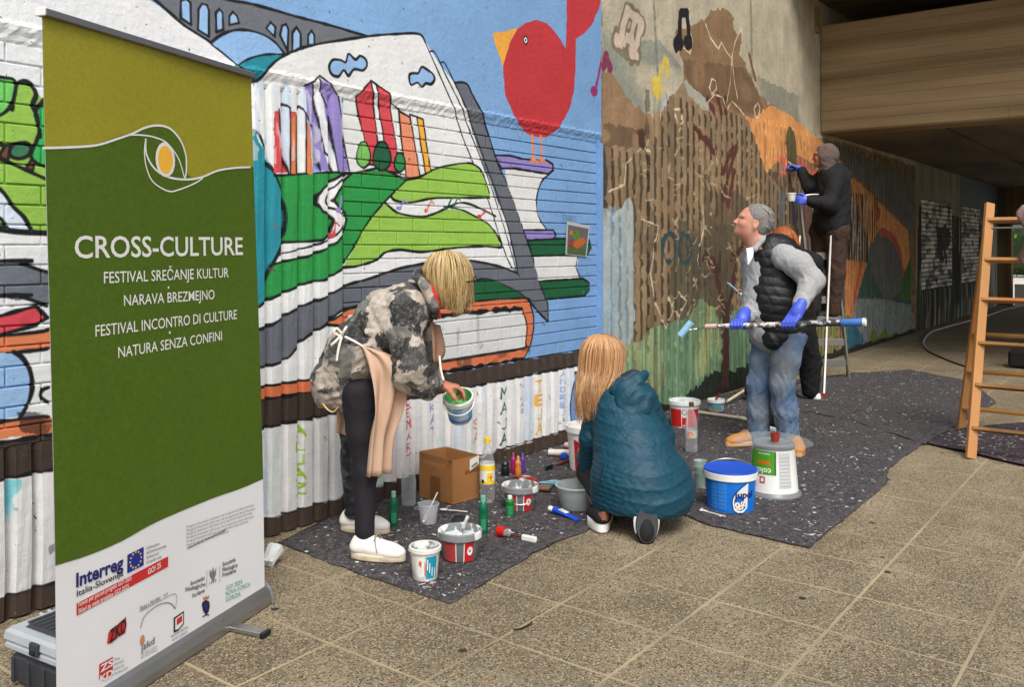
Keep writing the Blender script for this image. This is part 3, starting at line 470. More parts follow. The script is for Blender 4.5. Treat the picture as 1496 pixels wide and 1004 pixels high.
# ------------------------------------------------------------------ setting
def noise_col(name, cols, scales, rough=.85, bump=.3, bs=60, speck=None):
    """layered object-space noise between listed colours"""
    if name in MATS: return MATS[name]
    m = bpy.data.materials.new(name); m.use_nodes = True; N = m.node_tree.nodes; L = m.node_tree.links; b = N['Principled BSDF']
    g = N.new('ShaderNodeNewGeometry'); last = None
    for i, (c, (s_, lo, hi)) in enumerate(zip(cols, scales)):
        if i == 0: rgb = N.new('ShaderNodeRGB'); rgb.outputs[0].default_value = (*lin(c), 1); last = rgb.outputs[0]; continue
        mp = N.new('ShaderNodeMapping'); L.new(g.outputs['Position'], mp.inputs[0]); mp.inputs['Location'].default_value = (i*3.7, i*1.3, i*7.1)
        n = N.new('ShaderNodeTexNoise'); n.inputs['Scale'].default_value = s_; n.inputs['Detail'].default_value = 7; n.inputs['Roughness'].default_value = .6; L.new(mp.outputs[0], n.inputs[0])
        r = N.new('ShaderNodeMapRange'); r.inputs[1].default_value = lo; r.inputs[2].default_value = hi; L.new(n.outputs[0], r.inputs[0])
        mx = N.new('ShaderNodeMix'); mx.data_type = 'RGBA'; L.new(r.outputs[0], mx.inputs[0]); L.new(last, mx.inputs[6]); mx.inputs[7].default_value = (*lin(c), 1); last = mx.outputs[2]
    for sp in (speck or []):
        s_, thr, c, sz = sp
        v = N.new('ShaderNodeTexVoronoi'); v.inputs['Scale'].default_value = s_; L.new(g.outputs['Position'], v.inputs['Vector'])
        sep = N.new('ShaderNodeSeparateColor'); L.new(v.outputs['Color'], sep.inputs[0])
        a = N.new('ShaderNodeMath'); a.operation = 'GREATER_THAN'; a.inputs[1].default_value = thr; L.new(sep.outputs[0], a.inputs[0])
        d = N.new('ShaderNodeMapRange'); d.inputs[1].default_value = sz; d.inputs[2].default_value = sz*.7; L.new(v.outputs['Distance'], d.inputs[0])
        mu = N.new('ShaderNodeMath'); mu.operation = 'MULTIPLY'; L.new(a.outputs[0], mu.inputs[0]); L.new(d.outputs[0], mu.inputs[1])
        mx = N.new('ShaderNodeMix'); mx.data_type = 'RGBA'; L.new(mu.outputs[0], mx.inputs[0]); L.new(last, mx.inputs[6]); mx.inputs[7].default_value = (*lin(c), 1); last = mx.outputs[2]
    L.new(last, b.inputs['Base Color']); b.inputs['Roughness'].default_value = rough; b.inputs['Specular IOR Level'].default_value = .3
    if bump:
        n = N.new('ShaderNodeTexNoise'); n.inputs['Scale'].default_value = bs; n.inputs['Detail'].default_value = 6; L.new(g.outputs['Position'], n.inputs[0])
        bp = N.new('ShaderNodeBump'); bp.inputs['Strength'].default_value = bump; bp.inputs['Distance'].default_value = .01; L.new(n.outputs[0], bp.inputs['Height']); L.new(bp.outputs[0], b.inputs['Normal'])
    MATS[name] = m; return m
# exposed-aggregate paving
M_SLAB = noise_col('washed_concrete', [(138, 125, 102), (108, 97, 78), (158, 145, 119), (90, 81, 67)], [(1, 0, 1), (1.6, .35, .7), (3.1, .5, .75), (.7, .5, .8)], rough=.85, bump=.9, bs=120,
                   speck=[(120, .66, (160, 144, 114), .6), (105, .74, (88, 76, 60), .6), (150, .82, (184, 170, 142), .5), (95, .93, (146, 108, 70), .5), (140, .9, (66, 58, 48), .6), (6, .82, (54, 48, 42), .11), (4.3, .88, (46, 42, 38), .10)])
M_JOINT = noise_col('joint_mortar', [(166, 151, 122), (126, 113, 91)], [(1, 0, 1), (2.2, .35, .7)], rough=.95, bump=.4, bs=70)
M_EARTH = noise_col('rough_ground', [(112, 104, 84), (84, 90, 54)], [(1, 0, 1), (.3, .4, .6)], rough=.95)
MB().add([(-60, -60, -.03), (160, -60, -.03), (160, 90, -.03), (-60, 90, -.03)], [(0, 1, 2, 3)]).obj('ground', M_EARTH); tag(bpy.data.objects['ground'], 'bare trodden ground stretching away outside the underpass', kind='structure')
pave = MB().add([(-6, -9, -.0012), (23.2, -9, -.0012), (23.2, 3.56, -.0012), (-6, 3.56, -.0012)], [(0, 1, 2, 3)]).obj('pavement', M_JOINT)
tag(pave, 'brown washed-concrete paving slabs with pale joints', kind='structure')
PX, PY, OX, OY = .3885, .452, 3.25, 1.04
sl = MB(); sl.box((0, 0, -.018), (PX-.011, PY-.011, .036), bev=.002); sme = sl.mesh('paving_slab', M_SLAB)
cells = []
for i in range(-22, 52):
    for j in range(-22, 7):
        x = OX+(i+.5)*PX; y = OY+(j+.5)*PY
        if y-PY/2 > 3.5 or x > 23: continue
        d = Vector((x, y, 0)).dot(FW); l = Vector((x, y, 0)).dot(RT)
        vis = d > 1.6 and abs(l) < d*.62
        cells.append((not vis, d if vis else 99+abs(l)+abs(d), x, y))
cells.sort(); rest = MB(); ns = 0
for nv, d, x, y in cells:
    dz = random.uniform(0, .0009)
    if not nv and ns < 296:
        o = link('paving_slab', sme, pave, (x, y, dz), (random.uniform(-.001, .001), random.uniform(-.001, .001), 0)); ns += 1
    else: rest.box((x, y, -.018+dz), (PX-.013, PY-.013, .036))
tag(rest.obj('paving_slabs', M_SLAB, pave), kind='stuff')
# ---- walls
def rib_mesh(name, z0, z1, w, dep, m, pitch):
    b = MB(); n = max(2, int((z1-z0)/.16)+1); bw = (pitch-w)*.38; prof = [(-w/2-bw, 0), (-w/2, -dep), (-w/6, -dep*1.03), (w/6, -dep*1.03), (w/2, -dep), (w/2+bw, 0)]
    vs = []
    for i in range(n):
        z = z0+(z1-z0)*i/(n-1); jx = random.uniform(-.0022, .0022); ct = .012 if i in (0, n-1) else 0
        for x, y in prof: vs.append((x+jx+random.uniform(-.0012, .0012), y*(.75 if ct else 1)+random.uniform(-.0012, .0012), z))
    k = len(prof); fs = [(i*k+j, i*k+j+1, (i+1)*k+j+1, (i+1)*k+j) for i in range(n-1) for j in range(k-1)]
    fs += [tuple(range(k-1, -1, -1)), tuple(range((n-1)*k, n*k))]
    return b.add(vs, fs).mesh(name, m)
def ribs(parent, x0, x1, z0, z1, m, pitch=.0975, w=.054, dep=.032, y=3.5, variants=3, name='rib'):
    ms = [rib_mesh(name, z0, z1, w, dep, m, pitch) for _ in range(variants)]; n = int(round((x1-x0)/pitch))
    for i in range(n): link(name, random.choice(ms), parent, (x0+(i+.5)*(x1-x0)/n, y, 0))
def bricks(parent, x0, x1, ztop, rows, m, L=.2615, H=.0758, y=3.5, n_max=300, gap=.007, flush=.010):
    full = [MB().box((0, 0, 0), (L-gap, .03, H-gap), bev=.003).mesh('brick', m) for _ in range(1)][0]; half = MB().box((0, 0, 0), (L/2-gap, .03, H-gap), bev=.003).mesh('brick', m)
    c = 0
    for r in range(rows):
        z = ztop-(r+.5)*H; x = x0 if r % 2 == 0 else x0-L/2
        while x < x1-.02:
            a, b = max(x, x0), min(x+L, x1)
            if b-a > .05:
                me = full if b-a > L*.8 else half
                o = link('brick', me, parent, ((a+b)/2, y-flush+.015+random.uniform(-.0016, .0016), z), (random.uniform(-.006, .006), 0, random.uniform(-.004, .004))); c += 1
                if abs((b-a)-(L if me is full else L/2)) > .01: o.scale = ((b-a-gap)/((L if me is full else L/2)-gap), 1, 1)
            x += L
    return c
WA = empty('mural_wall', (-1.2, 3.5, 0), 'wall painted with open book, red bird, towers and stacked books, ribbed below, bricks above', 'wall')
def wp(mb, name, m, par): o = mb.obj(name, m, par, loc=-Vector(par.location)); return o
class Off:
    """parent at a thing's base, children placed in world coordinates"""
    pass
def child_world(par):
    for o in [c for c in bpy.data.objects if c.parent == par and not c.get('_w')]:
        o.location = Vector(o.location)-Vector(par.location); o['_w'] = 1
def finish(par):
    child_world(par)
    for c in bpy.data.objects:
        if c.get('_w') is not None: del c['_w']
# backing concrete: recessed behind bricks (y 3.5), proud smooth part above 2.19 (y 3.478)
MB().box((2.23, 3.65, 1.09), (6.86, .3, 2.18)).obj('wall_core', M_MURAL, WA)
mb = MB(); mb.box((2.23, 3.64, 3.32), (6.86, .324, 2.22)).obj('smooth_upper_wall', M_MURAL, WA)
# rough plaster lip between the bricks and the smooth part
b = MB(); n = 320; vs = []; 
for i in range(n+1):
    x = -1.2+6.86*i/n
    for k, (z, y) in enumerate(((2.150, 3.494), (2.165, 3.486), (2.185, 3.484), (2.205, 3.476), (2.222, 3.472), (2.236, 3.477), (2.245, 3.4785))):
        vs.append((x, y+random.uniform(-.003, .002)*(0 < k < 6), z+random.uniform(-.004, .004)*(k < 5)))
b.add(vs, [(i*7+j, i*7+7+j, i*7+8+j, i*7+1+j) for i in range(n) for j in range(6)]).obj('plaster_lip', M_MURAL, WA)
ribs(WA, -1.15, -.34, .10, 2.15, M_MURAL); ribs(WA, 2.25, 3.125, .01, 2.17, M_MURAL, variants=4)
ribs(WA, -.34, 2.25, .01, .645, M_MURAL, variants=4); ribs(WA, 3.128, 5.60, .01, .638, M_MURAL, variants=5)
nb = bricks(WA, 3.129, 5.612, 2.158, 20, M_MURAL)
LBR = empty('painted_brick_panel', (-.3, 3.5, 0), 'brick panel left of the banner painted with a green field and stacked books', 'wall')
bricks(LBR, .95, 2.24, 2.158, 20, M_MURAL)
MB().box((5.633, 3.49, 1.4), (.046, .06, 1.52)).obj('end_strip', M_MURAL, WA)
finish(WA); finish(LBR)
WB = empty('unfinished_wall', (5.66, 3.5, 0), 'brown ribbed wall with chalk sketch, painted tree, green hills and orange animal', 'wall')
MB().box((10.455, 3.65, 2.1), (9.59, .3, 4.2)).obj('wall_core', M_BROWN, WB)
MB().box((10.455, 3.64, 3.48), (9.59, .33, 1.64)).obj('smooth_upper_wall', M_BROWN, WB)
MB().box((6.0, 3.638, 2.42), (.66, .33, .55)).obj('smooth_patch', M_BROWN, WB)
ribs(WB, 5.68, 6.34, .0, 2.165, M_BROWN, pitch=.115, w=.082, dep=.042); ribs(WB, 6.34, 15.2, .0, 2.70, M_BROWN, pitch=.118, w=.084, dep=.044, variants=6)
finish(WB)
WC = empty('graffiti_wall', (15.25, 3.5, 0), 'far wall with black and white graffiti over two brick panels', 'wall')
MB().box((19.1, 3.65, 2.1), (7.7, .3, 4.2)).obj('wall_core', M_FAR, WC); MB().box((19.1, 3.64, 3.2), (7.7, .33, 2.0)).obj('smooth_upper_wall', M_FAR, WC)
for x0, x1 in ((15.27, 15.65), (17.9, 18.9), (20.75, 22.9)): ribs(WC, x0, x1, 0, 2.17, M_FAR, pitch=.12, w=.08, dep=.028)
for x0, x1 in ((15.65, 17.9), (18.9, 20.75)): ribs(WC, x0, x1, 0, .64, M_FAR, pitch=.12, w=.08, dep=.028)
b = MB()
for x0, x1 in ((15.65, 17.9), (18.9, 20.75)):
    for r in range(20):
        x = x0 if r % 2 == 0 else x0-.13
        while x < x1-.02:
            a, c = max(x, x0), min(x+.2615, x1); b.box(((a+c)/2, 3.5, 2.158-(r+.5)*.0758), (c-a-.008, .03, .067)); x += .2615
tag(b.obj('bricks', M_FAR, WC), kind='stuff')
finish(WC)
# concrete of the bridge
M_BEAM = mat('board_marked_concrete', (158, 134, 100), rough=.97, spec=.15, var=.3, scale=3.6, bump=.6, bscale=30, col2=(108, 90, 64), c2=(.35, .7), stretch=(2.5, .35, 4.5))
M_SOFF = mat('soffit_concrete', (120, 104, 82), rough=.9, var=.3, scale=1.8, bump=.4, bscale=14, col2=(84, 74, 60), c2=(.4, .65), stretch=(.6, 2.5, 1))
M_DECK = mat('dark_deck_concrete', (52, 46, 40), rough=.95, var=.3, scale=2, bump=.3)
BM = empty('bridge', (10.6, 3.5, 2.73), 'brown board-marked concrete bridge beam and dark soffit over the underpass', 'bridge')
W0 = -2.9  # unseen outer edge of the bridge, narrowed so more daylight comes in
MB().box((10.8, (W0+3.475)/2, 3.37), (.4, 3.475-W0, 1.28), bev=.012).obj('edge_beam', M_BEAM, BM)
zb = 2.75; rb_ = random.Random(3)
while zb < 3.98:
    hb = min(rb_.uniform(.10, .17), 3.995-zb); yb = 3.46
    while yb > W0+.1:
        lb_ = rb_.uniform(1.2, 2.6); y2 = max(yb-lb_, W0+.02); MB().box((10.6-.001-rb_.uniform(0, .004), (yb+y2)/2, zb+hb/2), (.012, yb-y2-.002, hb-.002), bev=.0015).obj('board_mark', M_BEAM, BM); yb = y2
    zb += hb
b = MB()   # soffit panels between shallow grooves
xs = [11.0, 13.6, 16.4, 19.4, 23.2]; ys = [3.5, 2.2, .9, -.4, -1.7, W0]
for i in range(4):
    for j in range(5):
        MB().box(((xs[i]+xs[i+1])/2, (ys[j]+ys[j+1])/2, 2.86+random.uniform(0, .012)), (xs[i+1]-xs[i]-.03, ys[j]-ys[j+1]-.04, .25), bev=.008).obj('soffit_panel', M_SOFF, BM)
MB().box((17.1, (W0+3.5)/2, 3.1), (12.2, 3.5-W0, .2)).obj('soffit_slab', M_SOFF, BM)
# upper deck above the beam
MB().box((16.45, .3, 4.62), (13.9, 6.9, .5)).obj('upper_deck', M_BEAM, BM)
MB().box((12.5, .3, 3.9), (.3, 6.4, 1.5)).obj('diaphragm', M_DECK, BM)
MB().box((10.45, 3.62, 4.05), (.12, .35, .3)).obj('bearing', M_BEAM, BM)
finish(BM)
OW = empty('added_pier_row', (11, W0, 0), 'unseen row of plain square concrete piers, added where the side is opened for daylight', 'piers')  # unseen piers added in place of a side wall to let daylight in
for i in range(4): MB().box((11.0+i*3.9, W0+.2, 1.38), (.5, .4, 2.7), bev=.02).obj('pier', M_BEAM, OW)
finish(OW)
EW = empty('end_wall', (23.1, 3.5, 0), 'stained brown concrete wall closing the underpass, with a bright opening', 'wall')
M_END = mat('stained_end_concrete', (134, 110, 76), rough=.9, var=.35, scale=1.6, bump=.4, col2=(84, 74, 54), c2=(.4, .65), stretch=(1, 5, .5))
MB().box((23.2, 3.36, 2.1), (.25, .30, 4.2)).obj('concrete_face', M_END, EW)
MB().box((23.2, .2, 3.02), (.25, 6.0, 2.3)).obj('lintel', M_END, EW)
MB().box((23.10, 3.24, .96), (.12, .07, 1.8)).obj('jamb', M_END, EW)
MB().box((23.2, 1.9, .25), (.2, 2.5, .5)).obj('parapet', mat('pale_parapet', (214, 212, 204), rough=.7, var=.1), EW)
finish(EW)
tag(MB().add([(23.4, -14, -.004), (60, -14, -.004), (60, 26, -.004), (23.4, 26, -.004)], [(0, 1, 2, 3)]).obj('forecourt', noise_col('pale_forecourt', [(206, 200, 186), (180, 174, 160)], [(1, 0, 1), (.8, .4, .7)], rough=.9)), 'pale sunlit paving outside the far end of the underpass', kind='structure')
HG = empty('hedge', (44, 8, 0), 'green hedge beyond the far opening of the underpass', 'hedge'); b = MB(); rh = random.Random(9)
for i in range(3800):
    c_ = Vector((44+rh.uniform(-1, 1)+.6*math.sin(i), rh.uniform(1, 16), rh.uniform(.1, 2.6+.5*math.sin(i*.37)))); u_ = Vector((rh.gauss(0, 1), rh.gauss(0, 1), rh.gauss(0, 1))).normalized(); v_ = u_.cross(UP).normalized(); s_ = rh.uniform(.07, .14); b.add([c_-u_*s_, c_+v_*s_*.5, c_+u_*s_, c_-v_*s_*.5], [(0, 1, 2, 3)])
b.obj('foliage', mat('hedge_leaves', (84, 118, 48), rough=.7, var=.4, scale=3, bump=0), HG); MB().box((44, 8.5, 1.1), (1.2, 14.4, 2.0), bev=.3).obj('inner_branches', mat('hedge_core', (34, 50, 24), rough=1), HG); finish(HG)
# ------------------------------------------------------------------ text and print helpers
_txt = {}
def text2d(s, size=1.0, bold=0.0, align='LEFT', space=1.0, shear=0):
    key = (s, size, bold, align, space, shear)
    if key in _txt: return _txt[key]
    cu = bpy.data.curves.new('text', 'FONT'); cu.body = s; cu.size = size; cu.align_x = align; cu.offset = bold; cu.space_character = space; cu.resolution_u = 3; cu.shear = shear
    o = bpy.data.objects.new('text', cu); COL.objects.link(o); bpy.context.view_layer.update()
    me = o.evaluated_get(bpy.context.evaluated_depsgraph_get()).to_mesh()
    v = [(p.co.x, p.co.y) for p in me.vertices]; f = [tuple(p.vertices) for p in me.polygons]
    o.to_mesh_clear(); bpy.data.objects.remove(o); bpy.data.curves.remove(cu); _txt[key] = (v, f); return v, f
def flat_poly(P):
    from mathutils.geometry import tessellate_polygon
    return list(P), [tuple(t) for t in tessellate_polygon([[Vector((p[0], p[1], 0)) for p in P]])]
def stroke2d(P, w, closed=False):
    P = [Vector((p[0], p[1])) for p in P]; n = len(P); v = []; f = []
    for i in range(n):
        a = P[i-1] if (i or closed) else P[i]; b = P[(i+1) % n] if (i < n-1 or closed) else P[i]; t = (b-a).normalized(); nn = Vector((-t.y, t.x))*w/2
        v += [tuple(P[i]+nn), tuple(P[i]-nn)]
    for i in range(n if closed else n-1): j = (i+1) % n; f.append((2*i, 2*i+1, 2*j+1, 2*j))
    return v, f
def rect2d(x0, y0, x1, y1): return [(x0, y0), (x1, y0), (x1, y1), (x0, y1)], [(0, 1, 2, 3)]
def ell2d(x, y, rx, ry, n=20): return flat_poly([(x+rx*math.cos(2*math.pi*i/n), y+ry*math.sin(2*math.pi*i/n)) for i in range(n)])
def face_cam(o): return math.atan2(-o.y, -o.x)
P_ = lambda name, rgb, **k: mat(name, rgb, **{**dict(rough=.35, var=.05, bump=.04), **k})
WHITEP = P_('white_plastic', (225, 225, 220)); GREYP = P_('grey_plastic', (120, 122, 124)); REDP = P_('red_print', (196, 40, 38), rough=.4); BLUEP = P_('blue_plastic', (18, 78, 190)); INK = P_('dark_print', (30, 30, 52), rough=.5)
def clear_mat(name, rgb, a=.16, rough=.08, edge=.55):
    """thin clear plastic: mostly see-through face on, denser at grazing angles, glossy"""
    m = mat(name, rgb, rough=rough, var=.02, bump=.05, spec=.8); N = m.node_tree.nodes; L = m.node_tree.links; w = N.new('ShaderNodeLayerWeight'); w.inputs[0].default_value = .35
    r = N.new('ShaderNodeMapRange'); r.inputs[3].default_value = a; r.inputs[4].default_value = edge; L.new(w.outputs['Facing'], r.inputs[0]); L.new(r.outputs[0], N['Principled BSDF'].inputs['Alpha']); return m
CLEAR = clear_mat('clear_plastic', (214, 216, 222), .28, .15); GLASS = clear_mat('clear_glass', (196, 204, 204), .10, .04, .6)
PAINTW = mat('wet_white_paint', (214, 222, 224), rough=.2, var=.05, bump=.1); MESSY = mat('paint_smeared_grey', (128, 130, 132), rough=.5, var=.15, scale=30, col2=(226, 226, 222), c2=(.5, .56), bump=.3)
STAINW = mat('stained_white_plastic', (218, 216, 208), rough=.45, var=.08, scale=16, col2=(150, 160, 160), c2=(.56, .7), bump=.15)
class Cone:
    """print on the outside of a bucket: u = metres to the viewer's right at mid height, v = metres up"""
    def __init__(s, r0, r1, h, off=.0008): s.r0, s.r1, s.h, s.off = r0, r1, h, off
    def put(s, name, shape, m, par, u=0, v=0, lift=0):
        vs, fs = shape; rm = (s.r0+s.r1)/2; out = []
        for x, y in vs:
            z = y+v; r = s.r0+(s.r1-s.r0)*z/s.h+s.off+lift; a = (x+u)/rm; out.append((r*math.cos(a), r*math.sin(a), z))
        return MB().add(out, fs).obj(name, m, par)
    def patch(s, name, u0, v0, u1, v1, m, par, lift=0, n=18):
        vs = []; fs = []
        for i in range(n+1):
            u = u0+(u1-u0)*i/n; vs += [(u, v0), (u, v1)]
        fs = [(2*i, 2*i+2, 2*i+3, 2*i+1) for i in range(n)]
        return s.put(name, (vs, fs), m, par, lift=lift)
def bucket(name, loc, r0, r1, h, m, label, cat='bucket', rim=.006, rimh=.016, wall=.0022, inner=None, fill=None, fillz=.7, handle=None, rimm=None, par=None, rz=None, hole=True):
    t = empty(name, loc, label, cat, rz=face_cam(loc) if rz is None else rz)
    b = MB(); ri = lambda z: r0+(r1-r0)*z/h
    b.lathe([(0, 0), (r0*.96, 0), (r0, .004), (ri(h-rimh), h-rimh)], 40)
    b.obj('body', m, t, smooth=True)
    b = MB(); b.lathe([(ri(h-rimh), h-rimh-.001), (r1+rim, h-rimh), (r1+rim, h-.003), (r1+rim*.5, h), (r1-wall, h), (r1-wall-.001, h-.004)], 40); b.obj('rim', rimm or m, t, smooth=True)
    b = MB(); b.lathe([(r1-wall-.001, h-.003), (r0-wall, .004), (0, .004)], 40); b.obj('inside', inner or m, t, smooth=True)
    if fill: rr = ri(h*fillz)-wall-.001; MB().lathe([(0, h*fillz), (rr*.6, h*fillz+.001), (rr, h*fillz)], 36).obj('paint', fill, t, smooth=True)
    if handle:
        n = 16; s_, R = handle, r1+rim+.003
        P = [(R*math.cos(a)*s_[0]*(1 if s_[0] else 0), R*math.sin(a) if False else R*math.cos(math.pi*i/n), 0) for i, a in enumerate([0]*(n+1))]
        pts = [Vector((math.sin(math.pi*i/n)*R*math.cos(handle[0]), R*math.cos(math.pi*i/n), h-rimh*.9+math.sin(math.pi*i/n)*R*math.sin(handle[0]))) for i in range(n+1)]
        MB().tube(pts, .0022, 6).obj('handle', handle[1], t, smooth=True)
    return t
def base(px, py, r, z=0.006):
    """centre of something round of radius r whose nearest ground point is seen at px,py"""
    g = gr(px, py, z); d = Vector((g.x, g.y, 0)).normalized(); return Vector((g.x, g.y, z))+d*r
# ------------------------------------------------------------------ drop cloths
from mathutils.geometry import delaunay_2d_cdt
FOLDS = []
def ch(x, y, s=0):
    z = .006+.0025*math.sin(x*5.1+s)*math.sin(y*6.3+1+s)+.0018*math.sin(x*13+y*9+s)+.001*math.sin(x*31-y*23)
    for (ax, ay, bx, by, hh, w) in FOLDS:
        dx, dy = bx-ax, by-ay; L = dx*dx+dy*dy; t = min(max(((x-ax)*dx+(y-ay)*dy)/L, 0), 1); D = math.hypot(x-ax-t*dx, y-ay-t*dy)
        if D < w*3: z += hh*math.exp(-(D/w)**2)*math.sin(math.pi*min(max(t, .02), .98))**.5
    return z
for a, b_, hh, w in (((1150, 650), (1280, 600), .022, .03), ((1190, 585), (1260, 606), .02, .025), ((1120, 628), (1240, 590), .014, .03), ((1240, 560), (1300, 600), .01, .03), ((700, 850), (860, 770), .004, .05), ((1360, 648), (1430, 622), .014, .03)):
    p, q = gr(*a), gr(*b_); FOLDS.append((p.x, p.y, q.x, q.y, hh, w))
def cloth(name, pxs, m, label, s=0, lift=0, flecks=0, fm=None, step=.045, world_=False):
    Pg = [Vector(p) for p in pxs] if world_ else [gr(*p).to_2d() for p in pxs]; B_ = []
    for a, b_ in zip(Pg, Pg[1:]+Pg[:1]):
        n = max(1, int((b_-a).length/step))
        nn = Vector((-(b_-a).y, (b_-a).x)).normalized()
        B_ += [a+(b_-a)*i/n+nn*random.uniform(-.006, .006) for i in range(n)]
    k = len(B_); x0 = min(p.x for p in B_); x1 = max(p.x for p in B_); y0 = min(p.y for p in B_); y1 = max(p.y for p in B_); V = list(B_)
    def ins(x, y):
        c = False
        for i in range(k):
            a, b_ = B_[i], B_[(i+1) % k]
            if (a.y > y) != (b_.y > y) and x < (b_.x-a.x)*(y-a.y)/(b_.y-a.y)+a.x: c = not c
        return c
    for i in range(int((x1-x0)/step)+1):
        for j in range(int((y1-y0)/step)+1):
            p = Vector((x0+(i+.5*(j % 2))*step, y0+j*step))
            if ins(p.x, p.y) and min((p-q).length for q in B_) > step*.5: V.append(p)
    vo, _, fo, *_ = delaunay_2d_cdt(V, [], [list(range(k))], 1, 1e-5)
    t = empty(name, (Pg[0].x, Pg[0].y, 0), label, 'drop cloth')
    b = MB(); b.add([(v.x-Pg[0].x, v.y-Pg[0].y, ch(v.x, v.y, s)+lift) for v in vo], [tuple(f) for f in fo])
    o = b.obj('sheet', m, t, smooth=True, angle=80)
    sm = o.modifiers.new('thick', 'SOLIDIFY'); sm.thickness = .003; sm.offset = -1
    if flecks:
        b = MB(); rr = random.Random(len(pxs)+flecks); c = 0
        while c < flecks:
            x, y = rr.uniform(x0, x1), rr.uniform(y0, y1)
            if not ins(x, y) or rr.random() > (.5+.5*math.sin(x*4.3+s)*math.sin(y*5.1+x*1.7))**1.6+.06: continue
            cl = rr.random() < .5; k2 = rr.randint(1, 4) if cl else 1
            for _ in range(k2):
                xx, yy = x+rr.gauss(0, .05), y+rr.gauss(0, .05)
                if not ins(xx, yy): continue
                c += 1; R = rr.choice((.0015, .002, .0025, .003, .0035, .005, .008))*rr.uniform(.7, 1.4); el = rr.uniform(1, 3.2); an = rr.uniform(0, 3.14); n = 7
                ps = []
                for i in range(n):
                    a = 2*math.pi*i/n; u, w = R*el*math.cos(a)*rr.uniform(.5, 1.2), R*.7*math.sin(a)*rr.uniform(.5, 1.2)
                    X, Y = xx+u*math.cos(an)-w*math.sin(an), yy+u*math.sin(an)+w*math.cos(an); ps.append((X-Pg[0].x, Y-Pg[0].y, ch(X, Y, s)+lift+.0016))
                b.cur = 0 if rr.random() < .86 else rr.choice((1, 2)); b.add(ps, [tuple(range(n))])
        tag(b.obj('dried_paint_flecks', fm, t), kind='stuff')
    return t
FLK = [mat('dried_white_paint', (196, 196, 192), rough=.6, bump=.1), mat('dried_brick_paint', (116, 60, 50), rough=.7), mat('dried_blue_paint', (120, 150, 170), rough=.7)]
M_CLOTH = noise_col('recycled_felt', [(72, 69, 70), (50, 47, 50), (98, 94, 94), (90, 72, 76)], [(1, 0, 1), (28, .45, .6), (45, .56, .66), (14, .58, .7)], rough=.95, bump=.6, bs=130,
                    speck=[(110, .90, (150, 146, 146), .4), (38, .975, (206, 206, 204), .4), (90, .93, (34, 34, 38), .5)])
M_CLOTH2 = noise_col('purple_felt', [(68, 60, 65), (48, 42, 46), (92, 82, 88)], [(1, 0, 1), (28, .45, .6), (45, .56, .66)], rough=.95, bump=.6, bs=130, speck=[(38, .95, (206, 206, 204), .4), (60, .96, (150, 60, 60), .5)])
cloth('drop_cloth', [(405, 795), (530, 842), (658, 884), (793, 803), (870, 772), (960, 738), (1010, 700), (960, 640), (860, 630), (640, 702), (480, 757)], M_CLOTH, 'dark grey felt sheet with white paint flecks under the buckets nearest the mural', flecks=900, fm=FLK)
cloth('drop_cloth', [(870, 765), (930, 753), (991, 751), (1028, 767), (1100, 784), (1182, 803), (1255, 743), (1296, 708), (1298, 687), (1322, 668), (1349, 650), (1360, 610), (1250, 546), (1120, 562), (1000, 594), (900, 624), (880, 660), (930, 700)], M_CLOTH, 'dark felt sheet under the blue lidded bucket and the standing man', s=2, lift=.004, flecks=1300, fm=FLK)
cloth('drop_cloth', [(1100, 575), (1230, 549), (1330, 542), (1420, 560), (1455, 590), (1400, 622), (1352, 652), (1240, 615), (1150, 600)], M_CLOTH, 'grey felt sheet spread furthest away, beyond the foot of the aluminium ladder', s=4, lift=.009, flecks=500, fm=FLK)
cloth('drop_cloth', [(1352, 650), (1392, 634), (1440, 626), (1520, 618), (1640, 660), (1600, 712), (1496, 683), (1430, 668)], M_CLOTH2, 'purplish felt sheet under the feet of the wooden ladder', s=6, lift=.013, flecks=420, fm=FLK)

# ------------------------------------------------------------------ roll-up banner
g0, g1 = gr(85, 1081), gr(388, 882); bx = (g1-g0).normalized(); BW = (g1-g0).length
bn = Vector((bx.y, -bx.x, 0))                                   # towards the camera
if bn.dot(-g0) < 0: bn = -bn
BT = empty('roll_up_banner', g0, 'tall green roll-up banner reading CROSS-CULTURE, standing at the left of the mural', 'banner')
p1 = g1+UP*.075; dd = None
def ray_s(px, py): return FW+RT*((px-CX)/FPX)+Vector((0, 0, -(py-HY)/FPX))
# plane through the base line and leaning so that its top right corner is seen at 369,112 at 2.03 m
top = at(369, 112, 3.39); q = top-p1; lean = (q-bx*q.dot(bx)).normalized(); nrm = bx.cross(lean).normalized()
if nrm.dot(-g0) < 0: nrm = -nrm
O3 = Vector((0, 0, CH))
def bp_uv(px, py):
    r = ray_s(px, py); t = (p1-O3).dot(nrm)/r.dot(nrm); w = O3+r*t-p1; return (w.dot(bx), w.dot(lean))
def b3(u, v, off=0): 
    w = .006*math.sin((v+.2)*2.2)*1.0+.004*math.sin(u*6)*v*.5
    return p1+bx*u+lean*v+nrm*(off+w)-g0
def bput(name, shape, m, lift=1, uv=True):
    vs, fs = shape; return MB().add([b3(x, y, .0006*lift) for x, y in vs], fs).obj(name, m, BT)
def bpoly(px, smooth=False): 
    P = [bp_uv(*p) for p in px]; return [tuple(p) for p in (spline(P, 6, True) if smooth else P)]
def grid_poly(P, m, name, lift, n=26):
    """field with a wavy lower edge: P = top-left.. as function columns"""
tlu, tru = bp_uv(64, 24), bp_uv(369, 112); blu, bru = bp_uv(84, 1004), bp_uv(386, 868)
UL = lambda v: tlu[0]+(bp_uv(78, 825)[0]-tlu[0])*(tlu[1]-v)/(tlu[1]-bp_uv(78, 825)[1]); UR = lambda v: tru[0]+(bru[0]-tru[0])*(tru[1]-v)/(tru[1]-bru[1])
